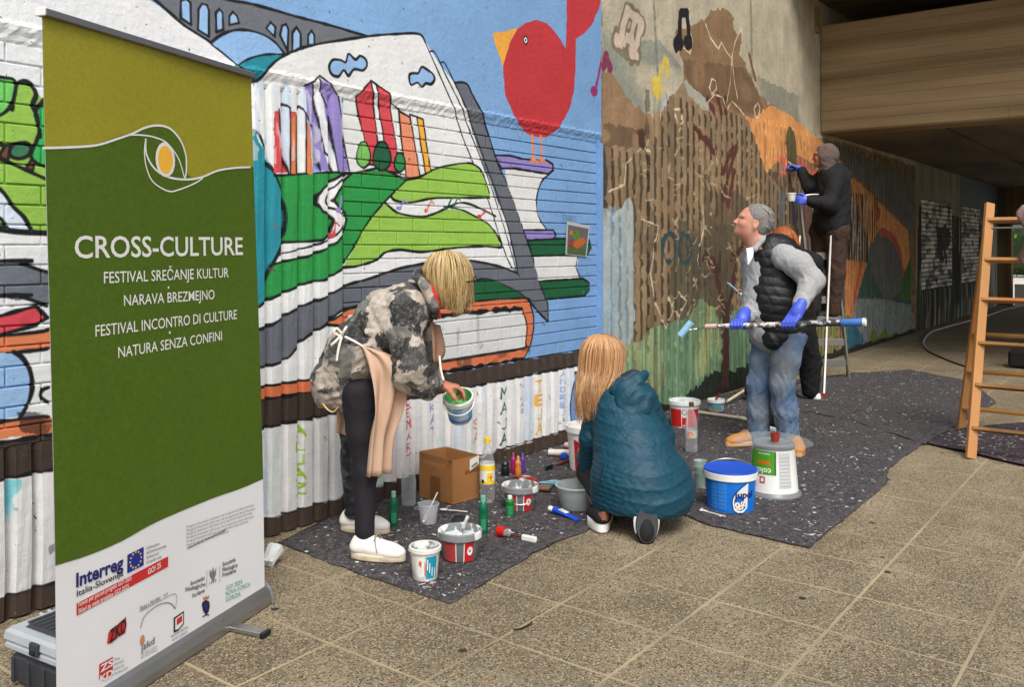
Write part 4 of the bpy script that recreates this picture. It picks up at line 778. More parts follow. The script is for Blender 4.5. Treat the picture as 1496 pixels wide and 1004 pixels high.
def field(name, topf, botf, m, lift, nu=24, nv=30):
    vs = []; fs = []
    for i in range(nu+1):
        s_ = i/nu
        for j in range(nv+1):
            t = j/nv; u_ = UL(1)+(UR(1)-UL(1))*s_; v = topf(s_)*(1-t)+botf(s_)*t; u = UL(v)+(UR(v)-UL(v))*s_; vs.append((u, v))
    k = nv+1; fs = [(i*k+j, i*k+j+1, (i+1)*k+j+1, (i+1)*k+j) for i in range(nu) for j in range(nv)]
    return MB().add([b3(u, v, .0006*lift) for u, v in vs], fs).obj(name, m, BT, smooth=True)
def curvef(px):
    pts = sorted(bp_uv(*p) for p in px); xs = np.array([p[0] for p in pts]); ys = np.array([p[1] for p in pts]); f = np.array([p for p in spline(pts, 8)])
    return lambda s_: float(np.interp(UL(.9)+(UR(.9)-UL(.9))*s_, f[:, 0], f[:, 1]))
VT = max(tlu[1], tru[1])
b_kw = dict(rough=.42, var=.05, scale=3, bump=.05, bscale=6, spec=.4)
M_BW = mat('banner_white_print', (228, 228, 230), **b_kw)
def jacq(name, rgb, rgb2):
    m = mat(name, rgb, rough=.45, var=.04, scale=5, bump=.03, col2=rgb2, c2=(.49, .53)); 
    for n in m.node_tree.nodes:
        if n.type == 'TEX_NOISE' and n.inputs['Scale'].default_value == 2.5: n.inputs['Scale'].default_value = 60; n.inputs['Distortion'].default_value = 1.5
    return m
M_OL = jacq('banner_olive_print', (150, 144, 36), (143, 137, 33)); M_GR = jacq('banner_green_print', (74, 100, 18), (68, 93, 15))
field('banner_cloth', lambda s_: VT, lambda s_: -.012, M_BW, 0)
wav = curvef([(40, 215), (65, 215), (100, 215), (140, 212), (170, 203), (195, 195), (222, 188), (242, 196), (262, 230), (290, 262), (320, 249), (345, 244), (366, 244), (392, 245)])
low = curvef([(50, 838), (78, 827), (120, 814), (170, 793), (215, 768), (260, 748), (310, 728), (345, 716), (373, 704), (395, 694)])
field('olive_field', lambda s_: VT, lambda s_: wav(s_)-.002, M_OL, 1); field('green_field', lambda s_: wav(s_), low, M_GR, 2)
back = MB(); M_BK = mat('banner_back', (176, 178, 180), rough=.6)
field('banner_back', lambda s_: VT, lambda s_: -.012, M_BK, -1.5)
def bline(name, px, w, m=WHITEP, lift=4, closed=False): 
    P = [tuple(p) for p in spline([bp_uv(*q) for q in px], 7, closed)]; bput(name, stroke2d(P, w, closed), m, lift)
# eye emblem
bput('eye_green_shape', flat_poly(bpoly([(196, 196), (215, 186), (232, 183), (250, 188), (264, 204), (272, 225), (272, 262), (262, 262), (240, 258), (226, 252), (216, 230), (212, 206)])), M_GR, 3)
bput('eye_green_lid', flat_poly(bpoly([(212, 206), (216, 240), (226, 266), (246, 278), (262, 278), (285, 268), (300, 260), (272, 262), (245, 258), (226, 245)])), M_GR, 3)
bline('white_curve', [(63, 216), (100, 215), (140, 212), (170, 203), (193, 195), (213, 186), (232, 183), (250, 188), (265, 205), (273, 228), (273, 252), (270, 262)], .007)
bline('white_curve', [(190, 197), (205, 197), (225, 200), (245, 209), (262, 232), (270, 258)], .005); bline('white_curve', [(213, 202), (214, 225), (226, 246), (245, 258), (270, 262), (295, 259), (320, 249), (345, 245), (367, 244)], .007)
bline('white_curve', [(213, 202), (211, 222), (214, 245), (224, 266), (246, 279), (262, 277), (285, 268), (298, 260)], .005)
pe = bp_uv(242, 233); bput('eye_ring', ell2d(pe[0], pe[1], .048, .058), WHITEP, 5); bput('eye_pupil', ell2d(pe[0], pe[1], .036, .046), P_('banner_yellow', (240, 182, 62)), 6)
def btext(s, pl, pr_, m, bold=0, lift=4, hpx=None, name='lettering', cond=1.0, align=0):
    """text whose baseline runs from photo pixel pl to pr_ on the banner; hpx = cap height in photo pixels"""
    a, c = bp_uv(*pl), bp_uv(*pr_); v, f = text2d(s, 1.0, bold); x0 = min(p[0] for p in v); x1 = max(p[0] for p in v); W = math.hypot(c[0]-a[0], c[1]-a[1]); sx = W/(x1-x0)
    e = bp_uv(pl[0], pl[1]-hpx); sy = (e[1]-a[1])/.70; dx, dy = (c[0]-a[0])/W, (c[1]-a[1])/W
    bput(name, ([(a[0]+(p[0]-x0)*sx*dx, a[1]+(p[0]-x0)*sx*dy+p[1]*sy) for p in v], f), m, lift)
btext('CROSS-CULTURE', (108, 377), (355, 372), WHITEP, bold=.012, hpx=33); btext('FESTIVAL SREČANJE KULTUR', (150, 414), (334, 405), WHITEP, bold=.004, hpx=17); btext('NARAVA BREZMEJNO', (179, 447), (313, 437), WHITEP, bold=.004, hpx=16)
btext('FESTIVAL INCONTRO DI CULTURE', (137, 492), (345, 466), WHITEP, bold=.004, hpx=17); btext('NATURA SENZA CONFINI', (170, 523), (323, 497), WHITEP, bold=.004, hpx=16)
for p in ((245, 420), (246, 486)): e_ = bp_uv(*p); bput('dot', ell2d(e_[0], e_[1], .004, .005, 8), WHITEP, 4)
NAVY = P_('navy_print', (32, 36, 104), rough=.5); BLK = P_('black_print', (34, 34, 36), rough=.5); GRP = P_('grey_print', (120, 120, 124), rough=.5); TLP = P_('teal_print', (60, 160, 140), rough=.5)
btext('Interreg', (108, 858), (177, 830), NAVY, bold=.03, hpx=20); btext('Italia-Slovenija', (109, 872), (177, 841), BLK, bold=.012, hpx=9)
def bq(name, px, m, lift=3): bput(name, flat_poly([bp_uv(*p) for p in px]), m, lift)
bq('red_strip', [(109, 900), (109, 882), (243, 813), (243, 828)], P_('banner_red', (200, 42, 44)))
btext('Fondo per piccoli progetti GO! 2025', (111, 887), (189, 847), WHITEP, hpx=7, bold=.01, lift=5); btext('Sklad za male projekte GO! 2025', (111, 897), (185, 859), WHITEP, hpx=7, bold=.01, lift=5); btext('GO! 25', (213, 840), (232, 829), WHITEP, hpx=8, bold=.02, lift=5)
bq('flag_panel', [(183, 838), (183, 811), (207, 799), (207, 826)], P_('flag_blue', (24, 44, 140)))
c_ = bp_uv(195, 818)
for i in range(12): bput('flag_star', ell2d(c_[0]+.024*math.cos(i*math.pi/6), c_[1]+.024*math.sin(i*math.pi/6), .0035, .0035, 6), P_('star_yellow', (240, 200, 40)), 5)
for i, s_ in enumerate(("Cofinanziato", "dall'Unione europea", "Sofinancira", "Evropska unija")): btext(s_, (211, 803+i*7), (211+(19, 29, 18, 22)[i], 803+i*7-(7, 11, 7, 9)[i]), BLK, hpx=4, lift=4)
for i in range(6): btext('Progetti finanziati sulla base del programma Italia-Slovenija', (270, 772+i*5.3), (270+(98, 100, 96, 98, 90, 62)[i], 772+i*5.3-(33, 33, 32, 32, 30, 21)[i]), GRP, hpx=3.4, lift=4)
btext('www.ita-slo.eu | www.euro-go.eu/spf', (271, 803), (327, 776), BLK, hpx=3.8, bold=.02, lift=4)
for i, (s_, x0, x1) in enumerate((('Societât', 276, 297), ('Filologjiche', 269, 298), ('Furlane', 279, 297))): btext(s_, (x0, 856+i*9), (x1, 847+i*9), BLK, hpx=6, bold=.012, lift=4)
for i, (s_, x0, x1) in enumerate((('Società', 323, 342), ('Filologica', 323, 345), ('Friulana', 323, 343))): btext(s_, (x0, 828+i*8), (x1, 820+i*8), BLK, hpx=6, bold=.012, lift=4)
for px in (300, 319): a_ = bp_uv(px, 859 if px == 300 else 851); d_ = bp_uv(px, 833 if px == 300 else 826); bput('divider', stroke2d([a_, d_], .002), GRP, 4)
bput('eagle_emblem', flat_poly(bpoly([(304, 832), (307, 837), (309, 828), (311, 836), (314, 829), (313, 840), (311, 845), (310, 851), (307, 846), (304, 842)])), GRP, 4); btext('1919', (304, 855), (314, 850), BLK, hpx=4, lift=4)
for i, (s_, x1) in enumerate((('GO! 2025', 352), ('NOVA GORICA', 364), ('GORIZIA', 350))): btext(s_, (328, 863+i*8.5), (x1, 863+i*8.5-(x1-328)*.42), TLP, hpx=6.5, lift=4)
btext('Ponte a Nordest', (202, 893), (232, 876), GRP, hpx=7, bold=.01, lift=4); btext('APS', (236, 873), (243, 869), GRP, hpx=4, lift=4)
bline('arch_line', [(203, 918), (208, 902), (220, 890), (235, 882), (247, 882), (254, 890)], .003, GRP); bline('arch_line', [(201, 894), (228, 880), (254, 868), (254, 890)], .002, GRP)
bq('red_square', [(154, 942), (156, 925), (182, 901), (181, 925), (166, 934)], P_('banner_red', (200, 42, 44)), 3); btext('ZKD', (157, 941), (182, 921), BLK, hpx=19, bold=.03, lift=5)
bq('crest_frame', [(252, 925), (252, 903), (267, 893), (267, 912), (259, 922)], BLK, 3); bq('crest_field', [(254, 921), (254, 904.5), (265.5, 896), (265.5, 911), (259, 919)], WHITEP, 4); bq('crest_red', [(256, 914), (256, 905), (264, 899), (264, 908)], P_('banner_red', (200, 42, 44)), 5)
btext('MESTNA OBČINA', (248, 933), (273, 918), GRP, hpx=4, lift=4); btext('NOVA GORICA', (250, 938), (272, 925), GRP, hpx=4, lift=4)
bput('shield_wreath', flat_poly(bpoly([(293, 884), (295, 893), (299, 899), (303, 895), (305, 886), (304, 879), (299, 877), (294, 880)])), BLK, 3); bput('shield', flat_poly(bpoly([(296, 883), (297, 891), (299, 895), (302, 891), (303, 882), (299, 880)])), NAVY, 4)
bq('crown', [(295, 877), (295, 872), (298, 874), (299, 870), (301, 873), (304, 869), (303, 875)], P_('crown_gold', (180, 120, 40)), 4); bline('ribbon', [(294, 902), (299, 899), (304, 899)], .004, BLK)
e_ = bp_uv(206, 936); bput('globe_emblem', ell2d(e_[0], e_[1], .011, .017, 14), P_('banner_tan', (196, 140, 100)), 3); btext('jskd', (204, 952), (224, 940), GRP, hpx=10, bold=.02, lift=4)
for i in range(3): btext('Javni sklad za kulturne', (204, 957+i*3), (228, 945+i*3), GRP, hpx=2.4, lift=4)
bq('red_square', [(143, 993), (143, 971), (163, 960), (163, 987)], P_('banner_red', (200, 42, 44)), 3); btext('ZS', (144, 983), (163, 972), WHITEP, hpx=10, bold=.03, lift=5); btext('KD', (144, 998), (163, 987), WHITEP, hpx=10, bold=.03, lift=5)
for i, s_ in enumerate(('Zveza', 'slovenskih', 'kulturnih', 'društev ETS')): btext(s_, (165, 966+i*7), (165+(8, 14, 14, 20)[i], 966+i*7-(3, 6, 6, 9)[i]), GRP, hpx=4, lift=4)
# hardware
ALU = mat('brushed_aluminium', (168, 168, 166), rough=.32, var=.06, metal=.9, bump=.03); GREYM = mat('grey_rail_metal', (128, 128, 132), rough=.4, metal=.6, var=.05, bump=.02); BLKP = P_('black_plastic', (22, 22, 24))
ta, tb = b3(UL(VT)-.004, VT), b3(UR(VT)+.006, VT)
MB().bar(ta+lean*.006, tb+lean*.006, .022, .034, .004, side=lean).obj('top_rail', GREYM, BT); MB().bar(ta-bx*.004+lean*.006, ta+bx*.001+lean*.006, .024, .036, .003, side=lean).obj('end_cap', WHITEP, BT)
R3 = Matrix((bx, bn, UP)).transposed()
prof = [(.045, 0), (.05, .006), (.047, .03), (.036, .058), (.012, .080), (-.03, .086), (-.055, .06), (-.06, .02), (-.055, 0)]
b = MB(); n = len(prof); e0, e1 = -.01, BW+.0
b.add([bx*e+bn*p[0]+UP*p[1]-bn*.02 for e in (e0, e1) for p in prof], [(i, (i+1) % n, n+(i+1) % n, n+i) for i in range(n)]+[tuple(range(n-1, -1, -1)), tuple(range(n, 2*n))]); b.obj('base', ALU, BT)
b = MB(); b.add([bx*e+(bn*p[0]+UP*(p[1]-.03))*1.07+UP*.03-bn*.02 for e in (e1, e1+.012) for p in prof], [(i, (i+1) % n, n+(i+1) % n, n+i) for i in range(n)]+[tuple(range(n-1, -1, -1)), tuple(range(n, 2*n))]); b.obj('end_cap', GREYP, BT)
fa, fb = gr(335, 920)-g0, gr(386, 931)-g0
ft = MB().bar(fa+UP*.012, fb+UP*.012, .016, .042, .003, side=UP).obj('foot', ALU, BT); fd = (fb-fa).normalized(); MB().bar(fb+UP*.012-fd*.005, fb+UP*.012+fd*.016, .018, .046, .004, side=UP).obj('foot_cap', BLKP, ft)
MB().tube([b3(-.5, .0)-nrm*.04, b3(-.5, VT)-nrm*.02], .008, 8).obj('pole', ALU, BT)

# ------------------------------------------------------------------ storage box behind the banner
zt = .185; c0 = at(2, 918, (CH-zt)*FPX/(918-HY)); c1 = at(84, 949, (CH-zt)*FPX/(949-HY)); u = (c1-c0).normalized(); u = Vector((u.x, u.y, 0)).normalized(); v = Vector((-u.y, u.x, 0)); SX, SY = .32, .29
v = v if v.dot(FW) > 0 else -v; c0 = Vector((c0.x, c0.y, 0)); ctr = c0+u*SX/2+v*SY/2
TB = empty('storage_box', ctr, 'charcoal plastic storage box with pale grey lid half hidden behind the banner', 'storage box', rz=math.atan2(u.y, u.x))
CHR = P_('charcoal_plastic', (52, 54, 60), rough=.5, bump=.1); LGR = P_('pale_grey_plastic', (166, 172, 178), rough=.45, bump=.08)
b = MB(); b.box((0, 0, (zt-.07)/2), (SX*.86, SY*.84, zt-.07), bev=.02, taper=1.06).obj('body', CHR, TB)
for i in range(4): MB().box((-SX*.38+i*SX*.25, -SY*.437, (zt-.07)/2), (.012, .016, zt-.10), bev=.004).obj('stiffening_rib', CHR, TB)
MB().box((0, 0, zt-.052), (SX*.97, SY*.97, .036), bev=.012).obj('lid_rim', LGR, TB)
ld = MB().box((0, 0, zt-.020), (SX*.99, SY*.99, .042), bev=.010, taper=.975).obj('lid', LGR, TB)
MB().box((.02, -.015, zt+.0035), (SX*.74, SY*.62, .010), bev=.008, taper=.97).obj('dark_panel', CHR, ld)
for i in range(9): MB().box((-.104+i*.027, -.015, zt+.009), (.014, SY*.52, .006), bev=.002).obj('groove_bar', CHR, ld)
for i in range(3): MB().box((-SX*.44, -.02+i*.028, zt+.002), (.03, .010, .006), bev=.002).obj('grip_bar', LGR, ld)
lt = MB().box((.02, -SY*.5-.003, zt-.028), (.042, .012, .042), bev=.004).obj('latch', CHR, TB); MB().box((.02, -SY*.5-.011, zt-.036), (.024, .006, .012), bev=.002).obj('latch_tab', BLKP, lt)
bb = at(72, 866, 3.25); tag(MB().box((0, 0, .065), (.3, .18, .13), bev=.012).obj('blue_crate', BLUEP, loc=(bb.x+.27, bb.y+.05, 0), rot=(0, 0, .2)), 'blue plastic crate just showing behind the grey lidded storage box', 'crate')
# crumpled paper cup on the paving beside the banner
cc = base(391, 833, .03, .001); b = MB(); b.lathe([(0, 0), (.026, 0), (.030, .03), (.038, .085), (.034, .085), (.024, .006), (0, .006)], 14)
b.v = [(x+random.uniform(-.005, .005), y+random.uniform(-.005, .005), z+random.uniform(-.004, .004)) for x, y, z in b.v]
tag(b.obj('paper_cup', mat('cup_paper', (206, 208, 204), rough=.7), loc=cc+UP*.012, rot=(.1, 1.0, .5)), 'crumpled white paper cup on the paving right of the banner', 'paper cup')
# ------------------------------------------------------------------ buckets and tubs
cn = lambda r0, r1, h: Cone(r0, r1, h)
L_GRN = P_('green_print', (74, 150, 34)); L_YEL = P_('yellow_print', (236, 200, 40)); L_ORG = P_('orange_print', (222, 96, 30)); L_BLU = P_('blue_print', (28, 110, 190)); L_TEA = P_('teal_label', (30, 142, 170)); L_LB = P_('light_blue_print', (120, 180, 222))
# small open bucket with teal label, nearest the camera
loc = base(621, 851, .054); t = bucket('paint_bucket', loc, .052, .062, .135, STAINW, 'small white bucket with stained teal label, empty grey inside, nearest the camera', inner=MESSY, rimh=.018); c = cn(.052, .062, .135)
c.patch('label_panel', .004, .012, .052, .104, L_TEA, t); c.patch('label_panel', -.034, .02, -.004, .1, WHITEP, t)
c.put('flame_logo', flat_poly([(-.028, .07), (-.02, .062), (-.012, .07), (-.014, .082), (-.02, .09), (-.026, .082)]), L_ORG, t, lift=.0006); c.put('flame_logo', flat_poly([(-.026, .064), (-.02, .060), (-.014, .064), (-.02, .078)]), NAVY, t, lift=.001)
for i in range(9): u = -.036+i*.011+random.uniform(-.002, .002); z1 = random.uniform(.05, .1); c.put('drip', rect2d(u, z1-random.uniform(.03, .06), u+.004, z1), random.choice((L_ORG, WHITEP, WHITEP, L_TEA)), t, lift=.0012)
# grey and red tub full of white paint, brush standing in it
def red_tub(px, py, fill, label, fz):
    loc = base(px, py, .085); t = bucket('paint_tub', loc, .078, .092, .125, P_('grey_tub_plastic', (112, 114, 116)), label, 'paint tub', rimm=MESSY, rimh=.03, inner=MESSY, fill=fill, fillz=fz, rim=.007); c = cn(.078, .092, .125)
    c.patch('label_panel', -.078, .004, -.02, .088, P_('faded_red_label', (168, 62, 60)), t); c.patch('label_panel', .018, .004, .066, .088, P_('red_label', (190, 34, 36)), t); c.patch('white_stripe', -.02, .004, -.016, .088, WHITEP, t); c.patch('white_stripe', .016, .004, .02, .088, WHITEP, t, lift=.0005)
    c.put('badge', ell2d(.046, .05, .014, .02, 16), WHITEP, t, lift=.001); return t
t = red_tub(672, 824, PAINTW, 'grey and red tub full of white paint, behind the small teal bucket', .74)
def brush(name, a, b, label, hm, fm, L1=.5, w=.022, cat='paintbrush'):
    """handle from a towards b, ferrule, bristles ending at b"""
    a, b = Vector(a), Vector(b); d = (b-a); n = d.normalized(); t = empty(name, a, label, cat); L = d.length
    MB().tube([n*L*s_ for s_ in (0, .05, .2, .4, .55)], [.006, .009, .007, .010, .008], 8).obj('handle', hm, t, smooth=True)
    MB().bar(n*L*.54, n*L*.72, w, .010, .002, side=UP if abs(n.z) < .9 else RT).obj('ferrule', ALU, t); MB().bar(n*L*.71, n*L, w*.95, .012, .004, side=UP if abs(n.z) < .9 else RT).obj('bristles', fm, t); return t
tb_ = Vector(t.location); brush('paintbrush', tb_+RT*.035+FW*.03+UP*.175, tb_-RT*.01-FW*.005+UP*.082, 'paint-stained brush standing in the grey and red tub of white paint', P_('stained_handle', (178, 176, 176), var=.4, scale=60), PAINTW)
t = red_tub(760, 749, None, 'grey and red tub with white paint crusted round its rim, right of the plastic bottle', .2)
MB().lathe([(0, .03), (.06, .031), (.079, .03)], 30).obj('paint', MESSY, t, smooth=True)
MB().tube([(.096*math.cos(a), .096*math.sin(a), .072-.03*math.cos(a)**2) for a in [i*math.pi/12-math.pi/2 for i in range(13)]], .002, 6).obj('handle', ALU, t, smooth=True)
# clear plastic pot with spoon
loc = base(626, 768, .045); t = bucket('plastic_pot', loc, .040, .052, .098, CLEAR, 'clear plastic pot with a white spoon in it, left of the red tubs', 'plastic pot', rim=.003, rimh=.006, wall=.0012)
def spoon(a, b, label, n=None):
    a, b = Vector(a), Vector(b); d = (b-a).normalized(); L = (b-a).length; s_ = d.cross(UP if abs(d.z) < .95 else RT).normalized(); nn = s_.cross(d); t = empty('plastic_spoon', a, label, 'spoon')
    MB().bar(Vector((0, 0, 0)), d*L*.70, .006, .003, .001, side=nn).obj('handle', WHITEP, t)
    b_ = MB(); vs = []; k = 10
    for i in range(k+1):
        u = i/k; w = .017*math.sqrt(max(1-(2*u-1)**2, 0))*(1.1-.3*u)
        for j in (-1, -.5, 0, .5, 1): vs.append(d*(L*.68+L*.32*u)+s_*w*j-nn*.006*(1-j*j)*math.sin(math.pi*u))
    b_.add(vs, [(i*5+j, i*5+j+1, i*5+j+6, i*5+j+5) for i in range(k) for j in range(4)]).obj('bowl', WHITEP, t, smooth=True); return t
spoon(loc+RT*.045+UP*.15+FW*.01, loc-RT*.022-FW*.045+UP*.015, 'white plastic spoon leaning in the clear pot'); spoon(gr(683, 748, .012), gr(642, 744, .016), 'white plastic spoon lying behind the red tub of white paint')
# bottles
def bottle(name, loc, prof, m, label, cat='bottle', cap=None, capm=None, bands=(), tilt=None):
    t = empty(name, loc, label, cat, rz=face_cam(loc))
    MB().lathe([(0, prof[0][1])]+prof, 24).obj('body', m, t, smooth=True)
    if cap: MB().lathe([(0, cap[1])]+[(cap[0], cap[1]), (cap[0], cap[2]-.002), (cap[0]*.85, cap[2]), (0, cap[2])], 18).obj('cap', capm, t, smooth=True)
    for (r, z0, z1, bm) in bands: MB().lathe([(r, z0), (r, z1)], 24).obj('label_band', bm, t, smooth=True)
    if tilt: t.rotation_euler = tilt
    return t
PET = clear_mat('clear_pet', (206, 212, 214), .12, .05, .6)
petp = lambda r, h: [(r*.75, .002), (r*.96, .012), (r, .03), (r, h*.20), (r*.94, h*.22), (r, h*.25), (r, h*.58), (r*.93, h*.64), (r*.72, h*.76), (r*.42, h*.87), (r*.32, h*.90), (r*.32, h*.94)]
loc = base(712, 737, .04); t = bottle('water_bottle', loc, petp(.041, .345), PET, 'clear plastic bottle with yellow cap and yellow-white label in front of the cardboard box', cap=(.017, .322, .350), capm=L_YEL, bands=((.0418, .105, .215, WHITEP), (.0422, .178, .205, L_YEL), (.0422, .106, .122, L_YEL)))
c = cn(.0425, .0425, .3); c.put('orange_print', flat_poly([(.004, .13), (.02, .125), (.026, .15), (.012, .165), (.016, .148)]), L_ORG, t); c.patch('yellow_patch', -.002, .124, .03, .168, L_YEL, t, lift=-.0003); c.patch('barcode', -.034, .112, -.018, .13, BLK, t); c.put('lettering', (lambda v: ([(x+.002, y+.14) for x, y in v[0]], v[1]))(text2d('1,5 L', .016)), BLK, t)
loc = base(1010, 664, .04); t = bottle('water_bottle', loc, petp(.040, .335), PET, 'empty clear bottle with red-brown cap and small fruit label, behind the crouching woman', cap=(.017, .312, .340), capm=P_('brown_cap', (96, 58, 40)), bands=((.0408, .105, .155, P_('worn_label', (188, 186, 190), trans=.2)),))
cn(.042, .042, .3).put('fruit_print', ell2d(-.006, .132, .018, .014), L_ORG, t); cn(.042, .042, .3).put('fruit_print', ell2d(.004, .124, .014, .009), P_('print_yellow2', (220, 180, 60)), t, lift=.0006)
loc = base(597, 742, .038); bottle('glass_jar', loc, [(.034, .002), (.040, .01), (.040, .14), (.036, .152), (.036, .172), (.038, .174), (.038, .168), (.033, .168), (.033, .15), (.037, .138), (.037, .014), (0, .012)], GLASS, 'empty clear glass jar by the ribbed wall left of the cardboard box', 'glass jar')
GRB = P_('green_bottle_plastic', (10, 96, 66), rough=.3); GRL = P_('green_bottle_bright', (20, 120, 56), rough=.3)
for px, py, h, r, m, cm, lb in ((575, 770, .17, .021, GRB, P_('mint_cap', (150, 196, 160)), 'dark green paint bottle with pale cap behind the bending woman\'s shoes'), (706, 781, .18, .023, GRB, P_('teal_cap', (110, 170, 150)), 'tall dark green paint bottle between the two red tubs'), (745, 756, .105, .022, GRL, WHITEP, 'short bright green paint bottle with white cap in front of the second red tub')):
    loc = base(px, py, r); t = bottle('paint_bottle', loc, [(r*.9, 0), (r, .006), (r, h*.45), (r*.86, h*.52), (r, h*.6), (r, h*.74), (r*.6, h*.83), (r*.5, h*.85)], m, lb, cap=(r*.55, h*.82, h), capm=cm)
    cn(r, r, h).patch('label_panel', -.012, h*.1, .014, h*.4, P_('dim_green_label', (50, 130, 90)), t)
for px, py, h, r, rgb, lb in ((738, 696, .11, .026, (24, 26, 28), 'small black squeeze bottle of paint, first from the cardboard box'), (750, 693, .125, .018, (150, 30, 96), 'magenta squeeze bottle of paint behind the ochre one'), (757, 697, .12, .020, (186, 120, 40), 'ochre yellow squeeze bottle of paint in the row by the wall'), (763.5, 692, .12, .017, (86, 50, 150), 'violet squeeze bottle of paint, furthest right in the row by the wall')):
    loc = base(px, py, r); bottle('squeeze_bottle', loc, [(r*.9, 0), (r, .006), (r, h*.4), (r*.8, h*.5), (r, h*.62), (r*.75, h*.75), (r*.35, h*.82)], P_('sq_%d' % rgb[0], rgb), lb, cap=(r*.35, h*.8, h), capm=P_('sqc_%d' % rgb[0], tuple(min(255, c_+30) for c_ in rgb)))
# cardboard box, open
CARD = mat('cardboard', (158, 108, 62), rough=.85, var=.08, scale=8, bump=.12, bscale=60, stretch=(1, 1, 4)); CARDD = mat('brown_parcel_tape', (128, 82, 44), rough=.4, var=.1, spec=.5)
f_, l_, r_ = gr(661, 738, .006), gr(613, 726, .006), gr(700, 728, .006); ub = (r_-f_); vb = (l_-f_); BH = .235
bk = empty('cardboard_box', (f_+l_+r_)/3, 'open brown cardboard box with parcel tape and a white shipping label', 'cardboard box'); o0 = f_-Vector(bk.location)
un, vn = ub.normalized(), vb.normalized()
def quad(name, P, m, par, th=.004):
    b = MB().add(P, [tuple(range(len(P)))]); o = b.obj(name, m, par); s_ = o.modifiers.new('t', 'SOLIDIFY'); s_.thickness = th; s_.offset = 0; return o
B0 = o0+UP*.003
quad('bottom', [B0, B0+ub, B0+ub+vb, B0+vb], CARD, bk)
up_ = UP*BH
quad('side', [B0, B0+ub, B0+ub+up_, B0+up_], CARD, bk)
q1, q2 = B0+up_, B0+vb+up_   # left-facing side with a hand slot torn open along its upper edge
quad('side', [B0, B0+vb, B0+vb+UP*(BH*.80), B0+UP*(BH*.78)], CARD, bk)
quad('side_top_strip', [B0+vn*.02+UP*BH*.86, B0+vb-vn*.01+UP*BH*.90, q2+UP*.012, q1+UP*.002-vn*.0], CARD, bk); quad('corner_tab', [B0+vb-vn*.03+UP*BH*.79, B0+vb+UP*BH*.79, q2+UP*.012, q2-vn*.03+UP*.01], CARD, bk); quad('corner_tab', [B0+UP*BH*.77, B0+vn*.022+UP*BH*.77, q1+vn*.022, q1], CARD, bk)
quad('side', [B0+vb, B0+vb+ub, B0+vb+ub+up_*1.04, B0+vb+up_*1.06], CARD, bk); quad('side', [B0+ub, B0+ub+vb, B0+ub+vb+up_*1.04, B0+ub+up_*1.0], CARD, bk)
outn = vn.cross(UP); outn = outn if outn.dot(FW) < 0 else -outn; outu = un.cross(UP); outu = outu if outu.dot(FW) < 0 else -outu
quad('tape', [B0+outn*.004+vb*.35, B0+outn*.004+vb*.65, B0+outn*.004+vb*.65+UP*BH*.55, B0+outn*.004+vb*.35+UP*BH*.55], CARDD, bk, .001); quad('tape', [B0+outu*.004+ub*.45+UP*BH*.62, B0+outu*.004+ub*1.0+UP*BH*.66, B0+outu*.004+ub*1.0+UP*BH*.74, B0+outu*.004+ub*.45+UP*BH*.70], CARDD, bk, .001)
lb = quad('shipping_label', [B0+outu*.005+ub*.62+UP*BH*.68, B0+outu*.005+ub*.97+UP*BH*.80, B0+outu*.005+ub*.97+UP*BH*1.0, B0+outu*.005+ub*.62+UP*BH*.94], WHITEP, bk, .001); quad('barcode', [B0+outu*.0065+ub*.68+UP*BH*.74, B0+outu*.0065+ub*.9+UP*BH*.81, B0+outu*.0065+ub*.9+UP*BH*.86, B0+outu*.0065+ub*.68+UP*BH*.79], GRP, lb, .0006)
# tubes and small gear
def tube_of_paint(px0, py0, px1, py1, rgb, label, r=.016, cap=WHITEP):
    a, b = gr(px0, py0, .02), gr(px1, py1, .02); d = b-a; d.z = 0; L = d.length; d.normalize(); s_ = Vector((-d.y, d.x, 0)); t = empty('paint_tube', (a.x, a.y, .01), label, 'paint tube'); vs = []; k = 8
    for i in range(k+1):
        u = i/k; w = r*(1+.25*u); hh = r*(1-.92*u**1.3)
        for j in range(12): q = 2*math.pi*j/12; vs.append(d*(L*.16+L*.84*u)+s_*w*math.cos(q)+UP*(hh*math.sin(q)+hh+.001))
    MB().add(vs, [(i*12+j, i*12+(j+1) % 12, i*12+12+(j+1) % 12, i*12+12+j) for i in range(k) for j in range(12)]+[tuple(range(11, -1, -1)), tuple(range(k*12, k*12+12))]).obj('body', P_('tube_%d_%d' % (rgb[0], rgb[2]), rgb, rough=.3), t, smooth=True)
    MB().tube([UP*r, d*L*.10+UP*r, d*L*.17+UP*r], [r*.8, r*.8, r*.5], 14).obj('cap', cap, t, smooth=True)
    w = MB(); w.add([d*(L*.35)+s_*r*.8+UP*(r*1.75), d*(L*.35)-s_*r*.8+UP*(r*1.75), d*(L*.62)-s_*r*.9+UP*(r*1.25), d*(L*.62)+s_*r*.9+UP*(r*1.25)], [(0, 1, 2, 3)]).obj('label_panel', WHITEP, t); return t
tube_of_paint(803, 745, 846, 758, (24, 70, 190), 'bright blue paint tube with white cap lying in front of the grey tub', r=.017)
tube_of_paint(826, 711, 788, 703, (110, 176, 204), 'light blue paint tube lying behind the second red tub', r=.019); tube_of_paint(784, 706, 752, 694, (150, 40, 36), 'dark red paint tube lying beside the light blue one', r=.018, cap=P_('red_cap', (170, 40, 40)))
tube_of_paint(776, 702, 748, 702, (120, 52, 38), 'squashed brown-red paint tube under the squeeze bottles', r=.014, cap=BLKP)
g = gr(796, 716, .008); tag(MB().box((0, 0, .012), (.10, .075, .016), bev=.005).obj('paint_tin', P_('bronze_pack', (112, 76, 40), rough=.3, metal=.4), loc=g, rot=(0, 0, .4)), 'flat bronze coloured paint pan lying between the red tub and the light blue tube', 'paint pan')
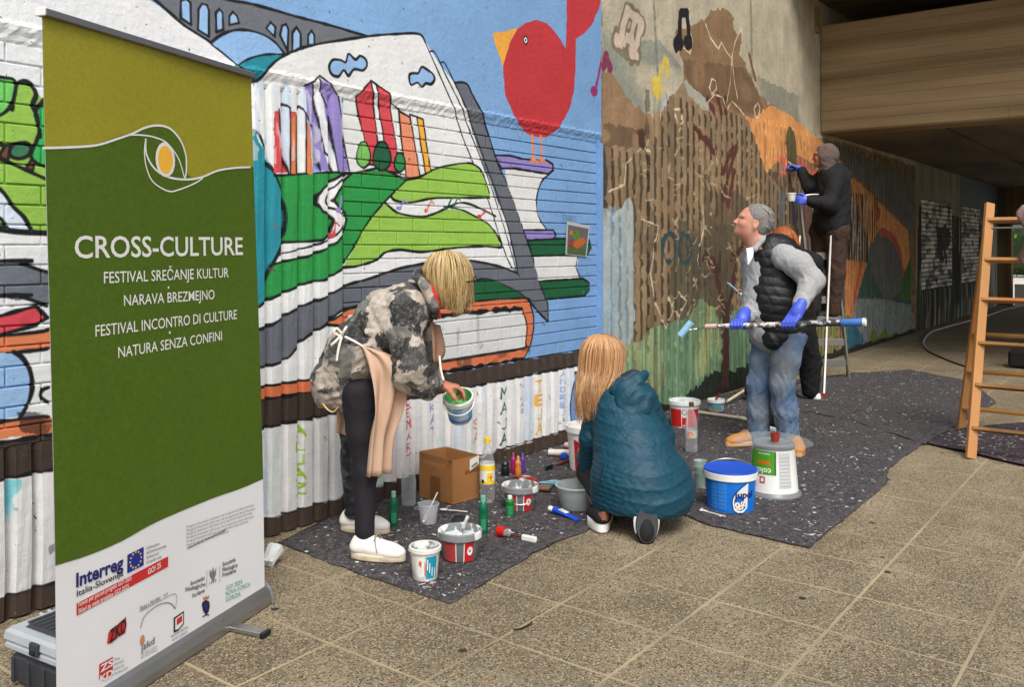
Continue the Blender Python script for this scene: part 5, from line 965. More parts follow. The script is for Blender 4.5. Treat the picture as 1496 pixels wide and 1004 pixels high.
# red-capped roller handle on the cloth
a, b = gr(730, 780, .02), gr(784, 792, .012); d = (b-a); d.z = 0; L = d.length; d.normalize(); t = empty('paint_roller', (a.x, a.y, .008), 'small roller frame with red end lying in front of the second red tub', 'roller')
MB().tube([UP*.024-d*.008, UP*.024+d*.028], .024, 16).obj('red_end', P_('red_plastic', (190, 24, 20)), t, smooth=True); MB().tube([UP*.022+d*.028, UP*.022+d*.05, UP*.018+d*.06], [.016, .018, .010], 12).obj('grip', MESSY, t, smooth=True); MB().tube([UP*.016+d*.055, UP*.014+d*L*.62], [.005, .005], 8).obj('wire', P_('reddish_wire', (96, 40, 38), metal=.3), t, smooth=True); MB().bar(UP*.014+d*L*.6, UP*.012+d*L, .026, .02, .005, side=UP).obj('sleeve', STAINW, t)
# crumpled black rag
cc = gr(672, 760, .006); b = MB(); b.lathe([(.04, 0), (.032, .012), (.014, .02), (0, .016)], 12); b.v = [(x*1.3+random.uniform(-.006, .006), y+random.uniform(-.006, .006), z+random.uniform(-.003, .005)) for x, y, z in b.v]; tag(b.obj('rag', P_('black_rag', (26, 30, 34), rough=.7), loc=cc, smooth=True), 'small crumpled black rag beside the lying spoon', 'rag')
# rollers, blue knob and red brush by the wall
def roller_sleeve(px0, py0, px1, py1, label, r=.022):
    a, b = gr(px0, py0, r), gr(px1, py1, r); a.z = b.z = r+.008; t = empty('roller_sleeve', (a+b)/2-UP*r, label, 'roller sleeve'); d = (b-a)/2; u_ = d.normalized()
    MB().tube([-d+UP*r, -d+u_*.006+UP*r, d-u_*.006+UP*r, d+UP*r], [r*.85, r, r, r*.85], 18).obj('pile', mat('roller_pile', (214, 208, 196), rough=.95, var=.1, scale=40, col2=(206, 170, 166), c2=(.5, .6), bump=.5), t, smooth=True)
    MB().tube([d+UP*r, d+u_*.004+UP*r], r*.55, 12).obj('core', GREYP, t, smooth=True)
roller_sleeve(801, 663, 832, 664, 'white paint roller sleeve with pink streaks lying by the wall base'); roller_sleeve(826, 652, 850, 657, 'cream roller sleeve lying behind the pink-streaked one', r=.02)
g = gr(824, 670, .01); tag(MB().lathe([(0, 0), (.024, 0), (.028, .01), (.02, .034), (.008, .04), (0, .04)], 14).obj('bottle_cap', P_('bright_blue_cap', (40, 84, 200)), loc=g, smooth=True), 'bright blue plastic cap beside the red bucket', 'cap')
brush('paintbrush', gr(832, 674, .012)+UP*.006, gr(797, 686, .012)+UP*.004, 'red-handled brush with dark bristles lying by the red and white bucket', P_('dark_red_handle', (120, 30, 36)), BLKP, w=.03)
# translucent grey tub with brushes
loc = base(842, 749, .085); TRN = clear_mat('cloudy_plastic', (176, 184, 182), .55, .3, .8); t = bucket('plastic_tub', loc, .08, .105, .125, TRN, 'cloudy grey plastic tub holding brushes and paint tubes at the crouching woman\'s feet', 'plastic tub', rim=.008, rimh=.008)
o_ = Vector(loc)
for i, (dx, dy, ln, rgb, lb_) in enumerate(((-.05, .0, .13, (120, 92, 52), 'thin brown-handled brush in the cloudy tub'), (-.02, .03, .12, (70, 60, 50), 'dark brush lying in the cloudy tub'), (.0, -.02, .12, (166, 150, 80), 'ochre-handled brush lying in the cloudy tub'))):
    a_ = o_+RT*dx+FW*dy+UP*(.02); brush('paintbrush', a_+RT*.09+UP*.065-FW*.03*i, a_-RT*.02+UP*.055, lb_, P_('bh%d' % i, rgb), GREYP, w=.016)
t = empty('paint_tube', o_+RT*.05-FW*.01+UP*.085, 'blue and white paint tube standing up in the cloudy tub', 'paint tube'); MB().tube([(-.01, 0, 0), (0, 0, .02), (.02, 0, .05)], [.016, .017, .004], 12).obj('body', L_BLU, t, smooth=True); MB().tube([(-.02, 0, -.02), (-.01, 0, 0)], [.01, .01], 10).obj('cap', WHITEP, t, smooth=True)
# red and white bucket next to the crouching woman
def red_bucket(px, py, r0, r1, h, label, fill=None):
    loc = base(px, py, r0); t = bucket('paint_bucket', loc, r0, r1, h, WHITEP, label, inner=STAINW, rimh=h*.14, rim=.007, fill=fill, fillz=.8); c = cn(r0, r1, h); w_ = r0*1.35
    c.patch('red_label', -w_, .012, -r0*.25, h*.72, P_('bucket_red', (200, 36, 34)), t); c.patch('white_panel', -r0*.25, .012, r0*.25, h*.8, WHITEP, t); c.patch('red_label', -r0*.2, .012, r0*.2, h*.42, P_('bucket_red', (200, 36, 34)), t, lift=.0005); c.patch('red_label', r0*.25, .012, w_, h*.72, P_('bucket_red', (200, 36, 34)), t)
    c.put('round_emblem', ell2d(.0, h*.62, h*.1, h*.1, 16), GRP, t, lift=.001); c.put('round_emblem', ell2d(.0, h*.62, h*.06, h*.06, 12), WHITEP, t, lift=.0015)
    for i in range(3): c.put('white_print', ell2d(-r0*.1+i*r0*.1, h*.12, r0*.035, r0*.06, 8), WHITEP, t, lift=.0015)
    return t
t = red_bucket(858, 691, .108, .128, .275, 'white-rimmed red and white bucket held steady by the crouching woman'); t.rotation_euler.z += .5
MB().tube([(.137*math.cos(a), .137*math.sin(a), .235-.07*math.cos(a)) for a in [i*math.pi/12-math.pi/2 for i in range(13)]], .0022, 6).obj('handle', ALU, t, smooth=True)
red_bucket(1000, 627, .098, .115, .205, 'red and white paint bucket behind the empty clear bottle', fill=mat('pale_teal_paint', (170, 206, 214), rough=.3, bump=.1))
# small blue landscape bucket with brush
loc = base(1046, 607, .055); t = bucket('paint_bucket', loc, .056, .066, .125, BLUEP, 'small blue bucket with a landscape print and a red brush, at the tree trunk\'s foot', rimm=WHITEP, inner=WHITEP, rimh=.026, fill=P_('green_wet_paint', (40, 110, 70)), fillz=.8); c = cn(.056, .066, .125)
c.patch('sky_band', -.1, .07, .1, .1, P_('label_sky', (90, 150, 200)), t); c.patch('meadow_band', -.1, .03, .1, .072, mat('label_meadow', (96, 150, 100), rough=.4, col2=(196, 190, 170), scale=40, c2=(.5, .55)), t); c.patch('shore_band', -.06, .03, .08, .04, P_('label_sand', (190, 140, 110)), t, lift=.0006)
brush('paintbrush', Vector(loc)+RT*.03+UP*.17, Vector(loc)-RT*.01+UP*.10, 'red-stained brush standing in the small blue bucket', P_('red_stained', (120, 26, 26)), P_('dark_red_bristle', (90, 20, 24)))
# blue lidded bucket
loc = base(1067, 752, .128); t = bucket('paint_bucket', loc, .122, .136, .205, P_('bright_blue_bucket', (20, 112, 208)), 'blue bucket with closed dark blue lid reading jupol', rimm=WHITEP, rimh=.036, rim=.006); c = cn(.122, .136, .205)
ld = MB().lathe([(.139, .196), (.141, .206), (.138, .212), (.128, .208), (.06, .205), (0, .2045)], 44).obj('lid', BLUEP, t, smooth=True)
c.patch('text_panel', -.105, .02, -.018, .16, P_('mid_blue_print', (52, 130, 214)), t)
for i in range(6): c.patch('print_line', -.10, .035+i*.021, -.022, .0365+i*.021, P_('deep_blue_print', (16, 70, 160)), t, lift=.0006)
c.patch('panel_gap', -.066, .02, -.064, .16, P_('deep_blue_print', (16, 70, 160)), t, lift=.0009)
sw = [(.02, .02), (.012, .06), (.02, .095), (.05, .13), (.085, .155), (.125, .165), (.15, .165), (.15, .02)]
c.put('white_swoosh', (lambda P: flat_poly(P))([tuple(p) for p in spline(sw[:5], 5)]+[(.095, .16), (.095, .03), (.07, .008), (.04, .008)]), WHITEP, t, lift=.0012)
c.put('swoosh_line', stroke2d([tuple(p) for p in spline([(.035, .006), (.017, .02), (.009, .06), (.017, .097), (.048, .134), (.083, .158)], 6)], .004), NAVY, t, lift=.0014)
v_, f_2 = text2d('jupol', .05, .0016); c.put('lettering', ([(x*1.05+.024, y+.084) for x, y in v_], f_2), NAVY, t, lift=.002)
for (x, y, r) in ((.036, .05, .013), (.056, .036, .013), (.076, .052, .012), (.04, .03, .010), (.064, .058, .009)):
    for k in range(9): c.put('petal', ell2d(x+r*.75*math.cos(k*.698), y+r*.75*math.sin(k*.698), r*.42, r*.3, 7), P_('petal_white', (240, 238, 226)), t, lift=.0018+.0003*(k % 3))
    c.put('daisy_eye', ell2d(x, y, r*.42, r*.42, 9), L_ORG, t, lift=.003)
MB().tube([(.146*math.cos(a), .146*math.sin(a), .175-.05*math.cos(a)) for a in [i*math.pi/14+math.pi/2 for i in range(15)]], .0022, 6).obj('handle', ALU, t, smooth=True)
# white and green bucket standing upside down
loc = base(1130, 731, .14); t = empty('paint_bucket', loc, 'white and green bucket standing upside down on its grey lid, right of the blue one', 'bucket', rz=face_cam(loc)); c = cn(.1368, .1124, .285)
MB().lathe([(0, 0), (.150, 0), (.152, .004), (.150, .014), (.140, .024), (.137, .030)], 44).obj('lid', GREYP, t, smooth=True); MB().lathe([(.136, .028), (.133, .04), (.114, .262)], 44).obj('body', WHITEP, t, smooth=True); MB().lathe([(.1145, .260), (.1135, .285), (.104, .292), (.09, .286), (0, .285)], 44).obj('bottom_ring', GREYP, t, smooth=True)
c.patch('green_label', -.165, .13, .012, .258, L_GRN, t); c.patch('info_panel', .03, .06, .10, .25, P_('pale_grey_print', (196, 198, 198)), t); c.patch('dark_green_edge', .006, .13, .014, .258, P_('dark_green_print', (36, 92, 26)), t, lift=.0006)
for i in range(9): c.patch('print_line', .034, .07+i*.019, .096, .0722+i*.019, GRP, t, lift=.0006)
def rot180(v): return [(-x, -y) for x, y in v]
v_, f_2 = text2d('color', .045, .001); c.put('lettering', ([(x-.012+.0, y+.165) for x, y in rot180(v_)], f_2), WHITEP, t, lift=.0008); v_, f_2 = text2d('latex', .04, .001); c.put('lettering', ([(x-.018, y+.205) for x, y in rot180(v_)], f_2), L_ORG, t, lift=.0008)
v_, f_2 = text2d('made in eu', .016, .0003); c.put('lettering', ([(x-.02, y+.246) for x, y in rot180(v_)], f_2), WHITEP, t, lift=.0008); c.patch('red_badge', -.075, .082, -.045, .118, P_('bucket_red', (200, 36, 34)), t); c.patch('badge_inner', -.068, .09, -.052, .11, WHITEP, t, lift=.0008)
top = Vector(loc)+UP*.292
dk = MB(); vs = [(0, 0, .004)]; n = 40
for i in range(n): a = 2*math.pi*i/n; vs.append((.14*math.cos(a), .14*math.sin(a), .004+.002*math.sin(2*a)))
for i in range(n): a = 2*math.pi*i/n; vs.append((.215*math.cos(a)*1.0, .215*math.sin(a), .008+.007*math.sin(2*a+.6)-.004))
dk.add(vs, [(0, 1+i, 1+(i+1) % n) for i in range(n)]+[(1+i, n+1+i, n+1+(i+1) % n, 1+(i+1) % n) for i in range(n)])
o = dk.obj('plastic_sheet', clear_mat('thin_clear_film', (190, 194, 196), .16, .1, .35), loc=top, smooth=True)
tag(o, 'round clear plastic sheet lying on top of the upside-down white and green bucket', 'plastic sheet')
tag(MB().lathe([(0, 0), (.022, 0), (.026, .045), (.024, .046), (.021, .004), (0, .004)], 20).obj('cup', P_('brick_red_cup', (140, 44, 34)), loc=top+UP*.007-FW*.03, smooth=True), 'small brick red cup on the upside-down bucket', 'cup')
# stacked cups beside the blue bucket
loc = base(1023, 715, .03); t = empty('plastic_cups', loc, 'stack of paint-stained clear cups left of the blue lidded bucket', 'cups', rz=0)
for i in range(3): MB().lathe([(.026, i*.035), (.036, i*.035+.085), (.039, i*.035+.088), (.036, i*.035+.088)], 22).obj('cup', clear_mat('milky_green_plastic', (168, 190, 178), .55, .3, .8), t, smooth=True)
spoon(gr(1060, 755, .010), gr(1022, 745, .014), 'white spatula lying at the foot of the blue lidded bucket')
g = gr(1001, 738, .01); tag(MB().box((0, 0, .012), (.05, .03, .02), bev=.006).obj('sponge', P_('green_sponge', (90, 140, 50), rough=.9), loc=g, rot=(0, 0, .6)), 'small green sponge at the hem of the teal jacket', 'sponge')
# poles on the ground
def pole(name, pts, r, m, label, cat='pole'):
    t = empty(name, pts[0], label, cat); P = [Vector(p)-pts[0] for p in pts]; MB().tube(P, r, 10).obj('shaft', m, t, smooth=True); return t
WOODW = mat('paint_stained_wood', (186, 176, 152), rough=.7, var=.2, scale=20, bump=.2)
pole('extension_pole', [gr(1018, 604, .02)+UP*.01, gr(1075, 612, .02)+UP*.01, gr(1140, 625, .02)+UP*.01], .014, WOODW, 'pale paint-stained pole lying on the felt behind the standing man'); pole('wooden_stick', [gr(1062, 590, .02)+UP*.02, gr(1112, 574, .02)+UP*.12], .012, WOODW, 'pale stick propped behind the standing man\'s legs')
# cables
def cable(pts, m, label, r=.008):
    P = [gr(x, y, r) for x, y in pts]; P = [Vector(p)+UP*.001 for p in spline(P, 8)]; t = tag(MB().tube([p-P[0] for p in P], r, 8).obj('cable', m, loc=P[0], smooth=True), label, 'cable'); return t
cable([(1500, 446), (1470, 452), (1438, 463), (1383, 478), (1360, 486), (1349, 499), (1353, 509)], P_('white_cable', (176, 178, 182)), 'white cable curving across the dark floor of the underpass', r=.012)
cable([(1348, 501), (1356, 513), (1381, 525), (1405, 534), (1440, 545)], BLKP, 'black cable continuing from the white one towards the wooden ladder', r=.010)
cable([(1203, 590), (1225, 597), (1240, 598), (1262, 600)], BLKP, 'thin black cord on the felt near the aluminium ladder', r=.006)
b = [gr(750, 922, .004), gr(762, 920, .004), gr(774, 914, .006), gr(777, 910, .012)]; tag(MB().tube([p-b[0]+UP*.003 for p in b], .003, 6).obj('twig', BLKP, loc=b[0], smooth=True), 'thin dark twig lying on the paving in the foreground', 'twig')
# photo print taped to the wall
c4 = [wallp(828, 323, 3.482), wallp(862, 330, 3.482), wallp(857, 375, 3.482), wallp(826, 372, 3.482)]; t = empty('photo_print', c4[3], 'small colour photo in a clear sleeve taped to the blue bricks', 'photo')
def q4(u, v, y=0): p = c4[3]*(1-u)*(1-v)+c4[2]*u*(1-v)+c4[0]*(1-u)*v+c4[1]*u*v-c4[3]; return p-Vector((0, y, 0))
MB().add([q4(0, 0), q4(1, 0), q4(1, 1), q4(0, 1)], [(0, 1, 2, 3)]).obj('sleeve', P_('sleeve_grey', (176, 178, 180), rough=.2), t); MB().add([q4(.06, .03, .002), q4(.94, .03, .002), q4(.94, .9, .002), q4(.06, .9, .002)], [(0, 1, 2, 3)]).obj('picture', P_('photo_grey', (92, 92, 96)), t)
for P__, rgb in (([(.1, .05), (.9, .05), (.9, .3), (.5, .22), (.1, .3)], (72, 92, 50)), ([(.3, .3), (.5, .2), (.75, .35), (.9, .5), (.7, .6), (.4, .5)], (176, 96, 40)), ([(.15, .25), (.3, .3), (.28, .5), (.12, .45)], (150, 50, 50)), ([(.25, .55), (.45, .45), (.6, .6), (.5, .8), (.3, .72)], (70, 130, 50)), ([(.12, .62), (.25, .6), (.27, .75), (.14, .74)], (190, 110, 50)), ([(.35, .68), (.45, .66), (.46, .76), (.37, .78)], (200, 60, 50))):
    v_, f_2 = flat_poly(P__); MB().add([q4(x, y, .003) for x, y in v_], f_2).obj('print_shape', P_('ps_%d_%d' % (rgb[0], rgb[1]), rgb), t)

# ------------------------------------------------------------------ ladders
PINE = mat('varnished_pine', (180, 128, 74), rough=.5, var=.2, scale=5, bump=.2, bscale=40, stretch=(1, 1, .25), col2=(160, 100, 44), c2=(.45, .65)); PINED = mat('darker_pine', (156, 112, 56), rough=.55, var=.2, scale=5, bump=.2, stretch=(1, 1, .25), col2=(112, 78, 38), c2=(.45, .65))  # second, darker pine tone for the lower and rear rungs
LB = gr(1418, 671); d_t = 6.30; LT = at(1446, 297, d_t); RBt = gr(1403, 629); RTp = at(1441, 336, d_t+.02)
WL = empty('wooden_ladder', LB, 'tall orange-brown wooden double ladder standing at the right edge of the frame', 'ladder'); WY = Vector((0, -.52, 0))
for k in (0, 1):
    MB().bar(LB+WY*k-LB, LT+WY*k-LB, .032, .062, .004, side=FW).obj('front_rail', PINE, WL); MB().bar(RBt+WY*k*1.1-LB, RTp+WY*k-LB+Vector((.03, 0, 0)), .030, .05, .004, side=FW).obj('rear_rail', PINE, WL)
def on(a, b, z): t_ = (z-a.z)/(b.z-a.z); return a+(b-a)*t_
for py in (322, 380, 438, 502, 563, 626):
    z = LB.z; 
    for it in range(60):
        p = on(LB, LT, z); y_ = pixd(p)[1]; z += (y_-py)/FPX*5.9
    p = on(LB, LT, z)-LB; MB().bar(p-WY*.0+Vector((.0, 0, 0)), p+WY, .022 if py > 330 else .024, .062, .003, side=(LT-LB).normalized()).obj('rung', PINE if py < 470 else PINED, WL)
for py in (488, 542, 596):
    z = 0
    for it in range(60):
        p = on(RBt, RTp, z); y_ = pixd(p)[1]; z += (y_-py)/FPX*6.5
    p = on(RBt, RTp, z)-LB; MB().bar(p, p+WY, .02, .052, .003, side=(RTp-RBt).normalized()).obj('rear_rung', PINED, WL)
hp = on(LB, LT, 1.52)-LB; MB().tube([hp+Vector((0, .03, 0)), hp+WY-Vector((0, .03, 0))], .006, 8).obj('hinge_rod', GREYM, WL, smooth=True)
# cloth hanging on the top rungs at the right edge
RAG = mat('grey_brown_jersey', (142, 118, 112), rough=.9, var=.2, scale=12, bump=.4, col2=(96, 78, 70), c2=(.5, .6))
p0 = at(1508, 306, 6.0); t = empty('draped_rag', p0, 'grey-brown rag draped over the upper rungs of the wooden ladder', 'rag'); vs = []; nu, nv = 16, 24
for i in range(nu+1):
    for j in range(nv+1):
        u_, v_ = i/nu, j/nv; wl_ = .05+.02*math.sin(v_*7)+.015*math.sin(v_*17); y_ = -(u_-.12)*.42; x_ = -.035-.02*math.sin(v_*4)-.018*math.sin(u_*14+v_*3); z_ = .03-v_*.40-.02*math.sin(u_*9)
        vs.append((x_, y_+wl_*(1-u_)*math.sin(v_*9)*.5, z_))
o = MB().add(vs, [(i*(nv+1)+j, (i+1)*(nv+1)+j, (i+1)*(nv+1)+j+1, i*(nv+1)+j+1) for i in range(nu) for j in range(nv)]).obj('fabric', RAG, t, smooth=True); sm = o.modifiers.new('t', 'SOLIDIFY'); sm.thickness = .008
bb = gr(1500, 538); t = empty('tool_bag', bb, 'black bag on the dark floor behind the wooden ladder', 'bag'); MB().box((0, 0, .11), (.3, .34, .22), bev=.04).obj('body', P_('black_fabric', (18, 18, 20), rough=.9), t); MB().tube([(0, -.1, .2), (0, -.06, .3), (0, .06, .3), (0, .1, .2)], .01, 8).obj('handle', BLKP, t, smooth=True)
# aluminium step ladder
AL2 = mat('ladder_aluminium', (160, 158, 153), rough=.35, var=.1, metal=.85, bump=.02)
dl = 9.25; SB = gr(1240, 553); ST = at(1213.5, 300, dl); wv = at(1169, 300, dl-.02)-ST; SL = empty('step_ladder', SB, 'aluminium step ladder with rounded hand rail, red feet, carrying the hooded painter', 'step ladder')
for k in (0, 1): MB().bar(wv*k, ST+wv*k-SB, .022, .05, .003, side=wv.normalized()).obj('rail', AL2, SL); MB().box(wv*k+UP*.015, (.04, .03, .03), bev=.005).obj('foot', P_('red_rubber', (176, 44, 34)), SL)
hpnt = [ST-SB+UP*-.05, ST-SB+UP*.04, at(1211, 290, dl)-SB, at(1204, 285.5, dl)-SB, at(1190, 284.5, dl)-SB, at(1177, 286, dl)-SB, at(1170.5, 291, dl)-SB, ST+wv-SB+UP*.02, ST+wv-SB-UP*.05]
MB().tube([Vector(p) for p in spline(hpnt, 5)], .014, 10).obj('hand_rail', AL2, SL, smooth=True)
for py in (374, 407, 438, 467, 500, 530):
    z = .3
    for it in range(80):
        p = on(SB, ST, z); z += (pixd(p)[1]-py)/FPX*9.2*.8
    p = on(SB, ST, z)-SB; MB().bar(p, p+wv, .075, .022, .004, side=(ST-SB).normalized()).obj('step', AL2, SL)
LG0 = gr(1203, 582); LG1 = at(1213.5, 345, dl-.12); wl0 = wv*1.1
for k in (0, 1): MB().bar(LG0+wl0*k-SB, LG1+wv*k-SB, .020, .028, .003, side=wv.normalized()).obj('support_leg', AL2, SL); MB().box(LG0+wl0*k-SB+UP*.02, (.036, .036, .05), bev=.005).obj('foot', P_('red_rubber', (176, 44, 34)), SL)
MB().bar(on(LG0, LG1, .5)-SB, on(LG0+wl0, LG1+wv, .5)-SB, .016, .02, .002).obj('brace', AL2, SL)
# ------------------------------------------------------------------ people: smooth-blended distance fields turned into one continuous surface
import openvdb
class Body:
    def __init__(s, vox=.006): s.P = []; s.vox = vox; s.disp = None
    def cone(s, a, b, r1, r2=None, k=.03, n=None, f=1.0):
        """round cone a->b; n, f: flatten by f along direction n"""
        s.P.append(('c', np.array(a, float), np.array(b, float), r1, r1 if r2 is None else r2, k, None if n is None else np.array(Vector(n).normalized(), float), f)); return s
    def ball(s, c, r, k=.03, n=None, f=1.0): return s.cone(c, Vector(c)+Vector((0, 0, 1e-4)), r, r, k, n, f)
    def ell(s, c, R, rad, k=.02, sub=False):
        """ellipsoid with axes columns of R and radii rad"""
        s.P.append(('s' if sub else 'e', np.array(c, float), np.array(R, float), np.array(rad, float), k)); return s
    def chain(s, pts, rad, k=.02, n=None, f=1.0):
        for i in range(len(pts)-1): s.cone(pts[i], pts[i+1], rad[i], rad[i+1], k, n, f)
        return s
    def build(s, name, mats, parent, org, smooth=2):
        lo = np.full(3, 1e9); hi = -lo
        for p in s.P:
            if p[0] == 'c': m = max(p[3], p[4])+.02; lo = np.minimum(lo, np.minimum(p[1], p[2])-m); hi = np.maximum(hi, np.maximum(p[1], p[2])+m)
            elif p[0] == 'e': m = p[3].max()+.02; lo = np.minimum(lo, p[1]-m); hi = np.maximum(hi, p[1]+m)
        v = s.vox; n = np.ceil((hi-lo)/v).astype(int)+1; D = np.full(n, .06, np.float32)
        for p in s.P:
            if p[0] == 'c': m = max(p[3], p[4])+.07; a, b = np.minimum(p[1], p[2])-m, np.maximum(p[1], p[2])+m
            else: m = p[3].max()+.05; a, b = p[1]-m, p[1]+m
            i0 = np.maximum(((a-lo)/v).astype(int), 0); i1 = np.minimum(((b-lo)/v).astype(int)+2, n)
            if (i1 <= i0).any(): continue
            sl = tuple(slice(x, y) for x, y in zip(i0, i1)); X = (np.stack(np.meshgrid(*[np.arange(x, y) for x, y in zip(i0, i1)], indexing='ij'), -1)*v+lo).astype(np.float32)
            if p[0] == 'c':
                _, A_, B_, r1, r2, k, nn, f = p; Q = X-A_; ba = B_-A_
                if nn is not None: Q = Q+(Q@nn)[..., None]*nn*(1/f-1); ba = ba+(ba@nn)*nn*(1/f-1)
                L = max(ba@ba, 1e-12); t = np.clip(Q@ba/L, 0, 1); d = np.linalg.norm(Q-t[..., None]*ba, axis=-1)-(r1+(r2-r1)*t)
                if nn is not None: d = d*(.5+.5*f)
            else:
                _, c, R, rad, k = p; Q = (X-c)@R/rad; q = np.linalg.norm(Q, axis=-1); d = (q-1)*rad.min()*.5+(q-1)*q*rad.mean()*.25/np.maximum(q, .3)
            c0 = D[sl]
            if p[0] == 's': h = np.maximum(k-np.abs(c0+d), 0)/k; D[sl] = np.maximum(c0, -d)+h*h*k*.25
            else: h = np.maximum(k-np.abs(c0-d), 0)/k; D[sl] = np.minimum(c0, d)-h*h*k*.25
        if s.disp is not None:
            w = np.where(np.abs(D) < .05); X = np.stack(w, -1)*v+lo; D[w] += s.disp(X).astype(np.float32)
        g = openvdb.FloatGrid(.06); g.copyFromArray(D); pts, quads = g.convertToQuads(0.0)
        pts = pts*v+lo-np.array(org)
        me = bpy.data.meshes.new(name); me.from_pydata(pts.tolist(), [], quads[:, ::-1].tolist()); me.update()
        for m in (mats if isinstance(mats, (list, tuple)) else [mats]): me.materials.append(m)
        bm = bmesh.new(); bm.from_mesh(me)
        for _ in range(smooth): bmesh.ops.smooth_vert(bm, verts=bm.verts, factor=.5, use_axis_x=True, use_axis_y=True, use_axis_z=True)
        bmesh.ops.recalc_face_normals(bm, faces=bm.faces); bm.to_mesh(me); bm.free()
        me.polygons.foreach_set('use_smooth', [True]*len(me.polygons)); return link(name, me, parent)
def wrinkle(amp, freq, seed=0, dirv=None, aniso=1.0):
    """cloth folds: ridged sum of warped waves"""
    r = np.random.default_rng(seed); ks = r.normal(size=(7, 3)); ks /= np.linalg.norm(ks, axis=1)[:, None]
    if dirv is not None: dv = np.array(Vector(dirv).normalized()); ks = ks-(ks@dv)[:, None]*dv*(1-1/aniso); ks /= np.linalg.norm(ks, axis=1)[:, None]
    ph = r.uniform(0, 6.28, 7); fr = freq*r.uniform(.6, 1.8, 7)
    def f(X):
        o = 0; W = X+.03*np.sin(X[..., [1, 2, 0]]*freq*.7+ph[0])
        for i in range(7): q = np.sin(W@ks[i]*fr[i]+ph[i]); o = o+(1-np.abs(q))**2*(1 if i % 2 else -1)
        return o*amp/3
    return f
SKIN = mat('skin', (200, 146, 122), rough=.5, var=.16, scale=22, bump=.2, col2=(188, 118, 98), c2=(.45, .75), spec=.4); SKIN2 = mat('ruddy_skin', (186, 122, 94), rough=.5, var=.16, scale=22, bump=.2, col2=(164, 92, 74), c2=(.45, .7), spec=.4)
GLOVE = mat('blue_nitrile', (70, 92, 200), rough=.4, var=.08, scale=30, bump=.15)
def frame(z, fwd):
    """orthonormal columns: x = forward, y = left, z = up along z"""
    z = Vector(z).normalized(); x = Vector(fwd); x = (x-z*x.dot(z)).normalized(); y = z.cross(x); return Matrix((x, y, z)).transposed()
def head(B_, c, R, s=1.0, ears=True):
    """skull, jaw, nose, brow, lips, chin, ears; c = centre between the ears, R = frame (x forward, z up)"""
    q = lambda x, y, z: Vector(c)+R@(Vector((x, y, z))*s); RR = [list(r) for r in R]; e = lambda p, r, k=.02, sub=False: B_.ell(q(*p), RR, [v*s for v in r], k*s, sub)
    e((-.012, 0, .035), (.096, .076, .088)); e((.022, 0, -.01), (.072, .064, .086), .03); e((.045, 0, -.062), (.042, .044, .040), .035); e((.078, 0, -.088), (.018, .020, .016), .02)
    e((.084, 0, .022), (.012, .042, .012), .015); B_.cone(q(.088, 0, .012), q(.112, 0, -.026), .008*s, .012*s, .012); B_.ball(q(.101, .011, -.030), .0085*s, .008); B_.ball(q(.101, -.011, -.030), .0085*s, .008)
    B_.cone(q(.092, -.020, -.056), q(.092, .020, -.056), .0065*s, k=.006); B_.cone(q(.090, -.016, -.066), q(.090, .016, -.066), .007*s, k=.006)
    for sy in (-1, 1):
        e((.070, sy*.031, .004), (.014, .015, .012), .012, sub=True); B_.ball(q(.068, sy*.030, .003), .0125*s, .003); e((.060, sy*.042, -.028), (.024, .020, .018), .02)
        if ears:
            e((-.008, sy*.076, -.006), (.019, .010, .032), .006); e((-.004, sy*.084, -.004), (.010, .006, .019), .004, sub=True)
def hand(B_, w, dirn, palm, s=1.0, curl=.4, spread=.1, side=1, k=.006, thumb=None):
    """w wrist, dirn towards the knuckles, palm = direction the palm faces, side = +1 thumb on dirn x palm side; five fingers"""
    d = Vector(dirn).normalized(); p = Vector(palm); p = (p-d*p.dot(d)).normalized(); t = d.cross(p)*side; w = Vector(w); kn = w+d*.085*s
    B_.cone(w, w+d*.03*s, .026*s, .028*s, .015, n=p, f=.7)
    for i in range(4): u = (i-1.5)*.0195*s; B_.cone(w+d*.02*s-t*u*.55, kn-t*u-d*abs(i-1)*.003*s, .0155*s, .0115*s, .012)
    L = (.070, .080, .074, .058)
    for i in range(4):
        a = kn-t*(i-1.5)*.0195*s-d*abs(i-1)*.003*s; ang = curl*(.75+.12*i); dd = d; pts = [a]
        for j, f in enumerate((.45, .32, .23)):
            an = ang*(1, 1.9, 2.6)[j]; v = (d*math.cos(an)+p*math.sin(an)-t*(i-1.5)*spread*.35).normalized(); pts.append(pts[-1]+v*L[i]*s*f)
        B_.chain(pts, [.0098*s, .009*s, .0082*s, .0072*s], k)
    if thumb is None: thumb = [(t*.8+d*.55+p*.35), (t*.35+d*.8+p*.5), (d*.8+p*.5-t*.1)]
    a = w+d*.022*s+t*.022*s; pts = [a]
    for v, l in zip(thumb, (.040, .034, .026)): pts.append(pts[-1]+Vector(v).normalized()*l*s)
    B_.chain(pts, [.017*s, .013*s, .0105*s, .0085*s], .012)
def hair_strands(name, par, org, roots, m, n=1400, rng_seed=1, w=.0011, seg=9):
    """roots(rng) -> list of guide points for one strand"""
    r = random.Random(rng_seed); b = MB()
    for _ in range(n):
        g = roots(r)
        if g is None: continue
        P = [Vector(p)-Vector(org) for p in spline(g, max(2, seg//max(1, len(g)-1)))]; k = len(P); b.tube(P, [w*(1-.7*(i/(k-1))**3)*r.uniform(.8, 1.2) for i in range(k)], 3, cap=False)
    return b.obj(name, m, par, smooth=True, angle=180)
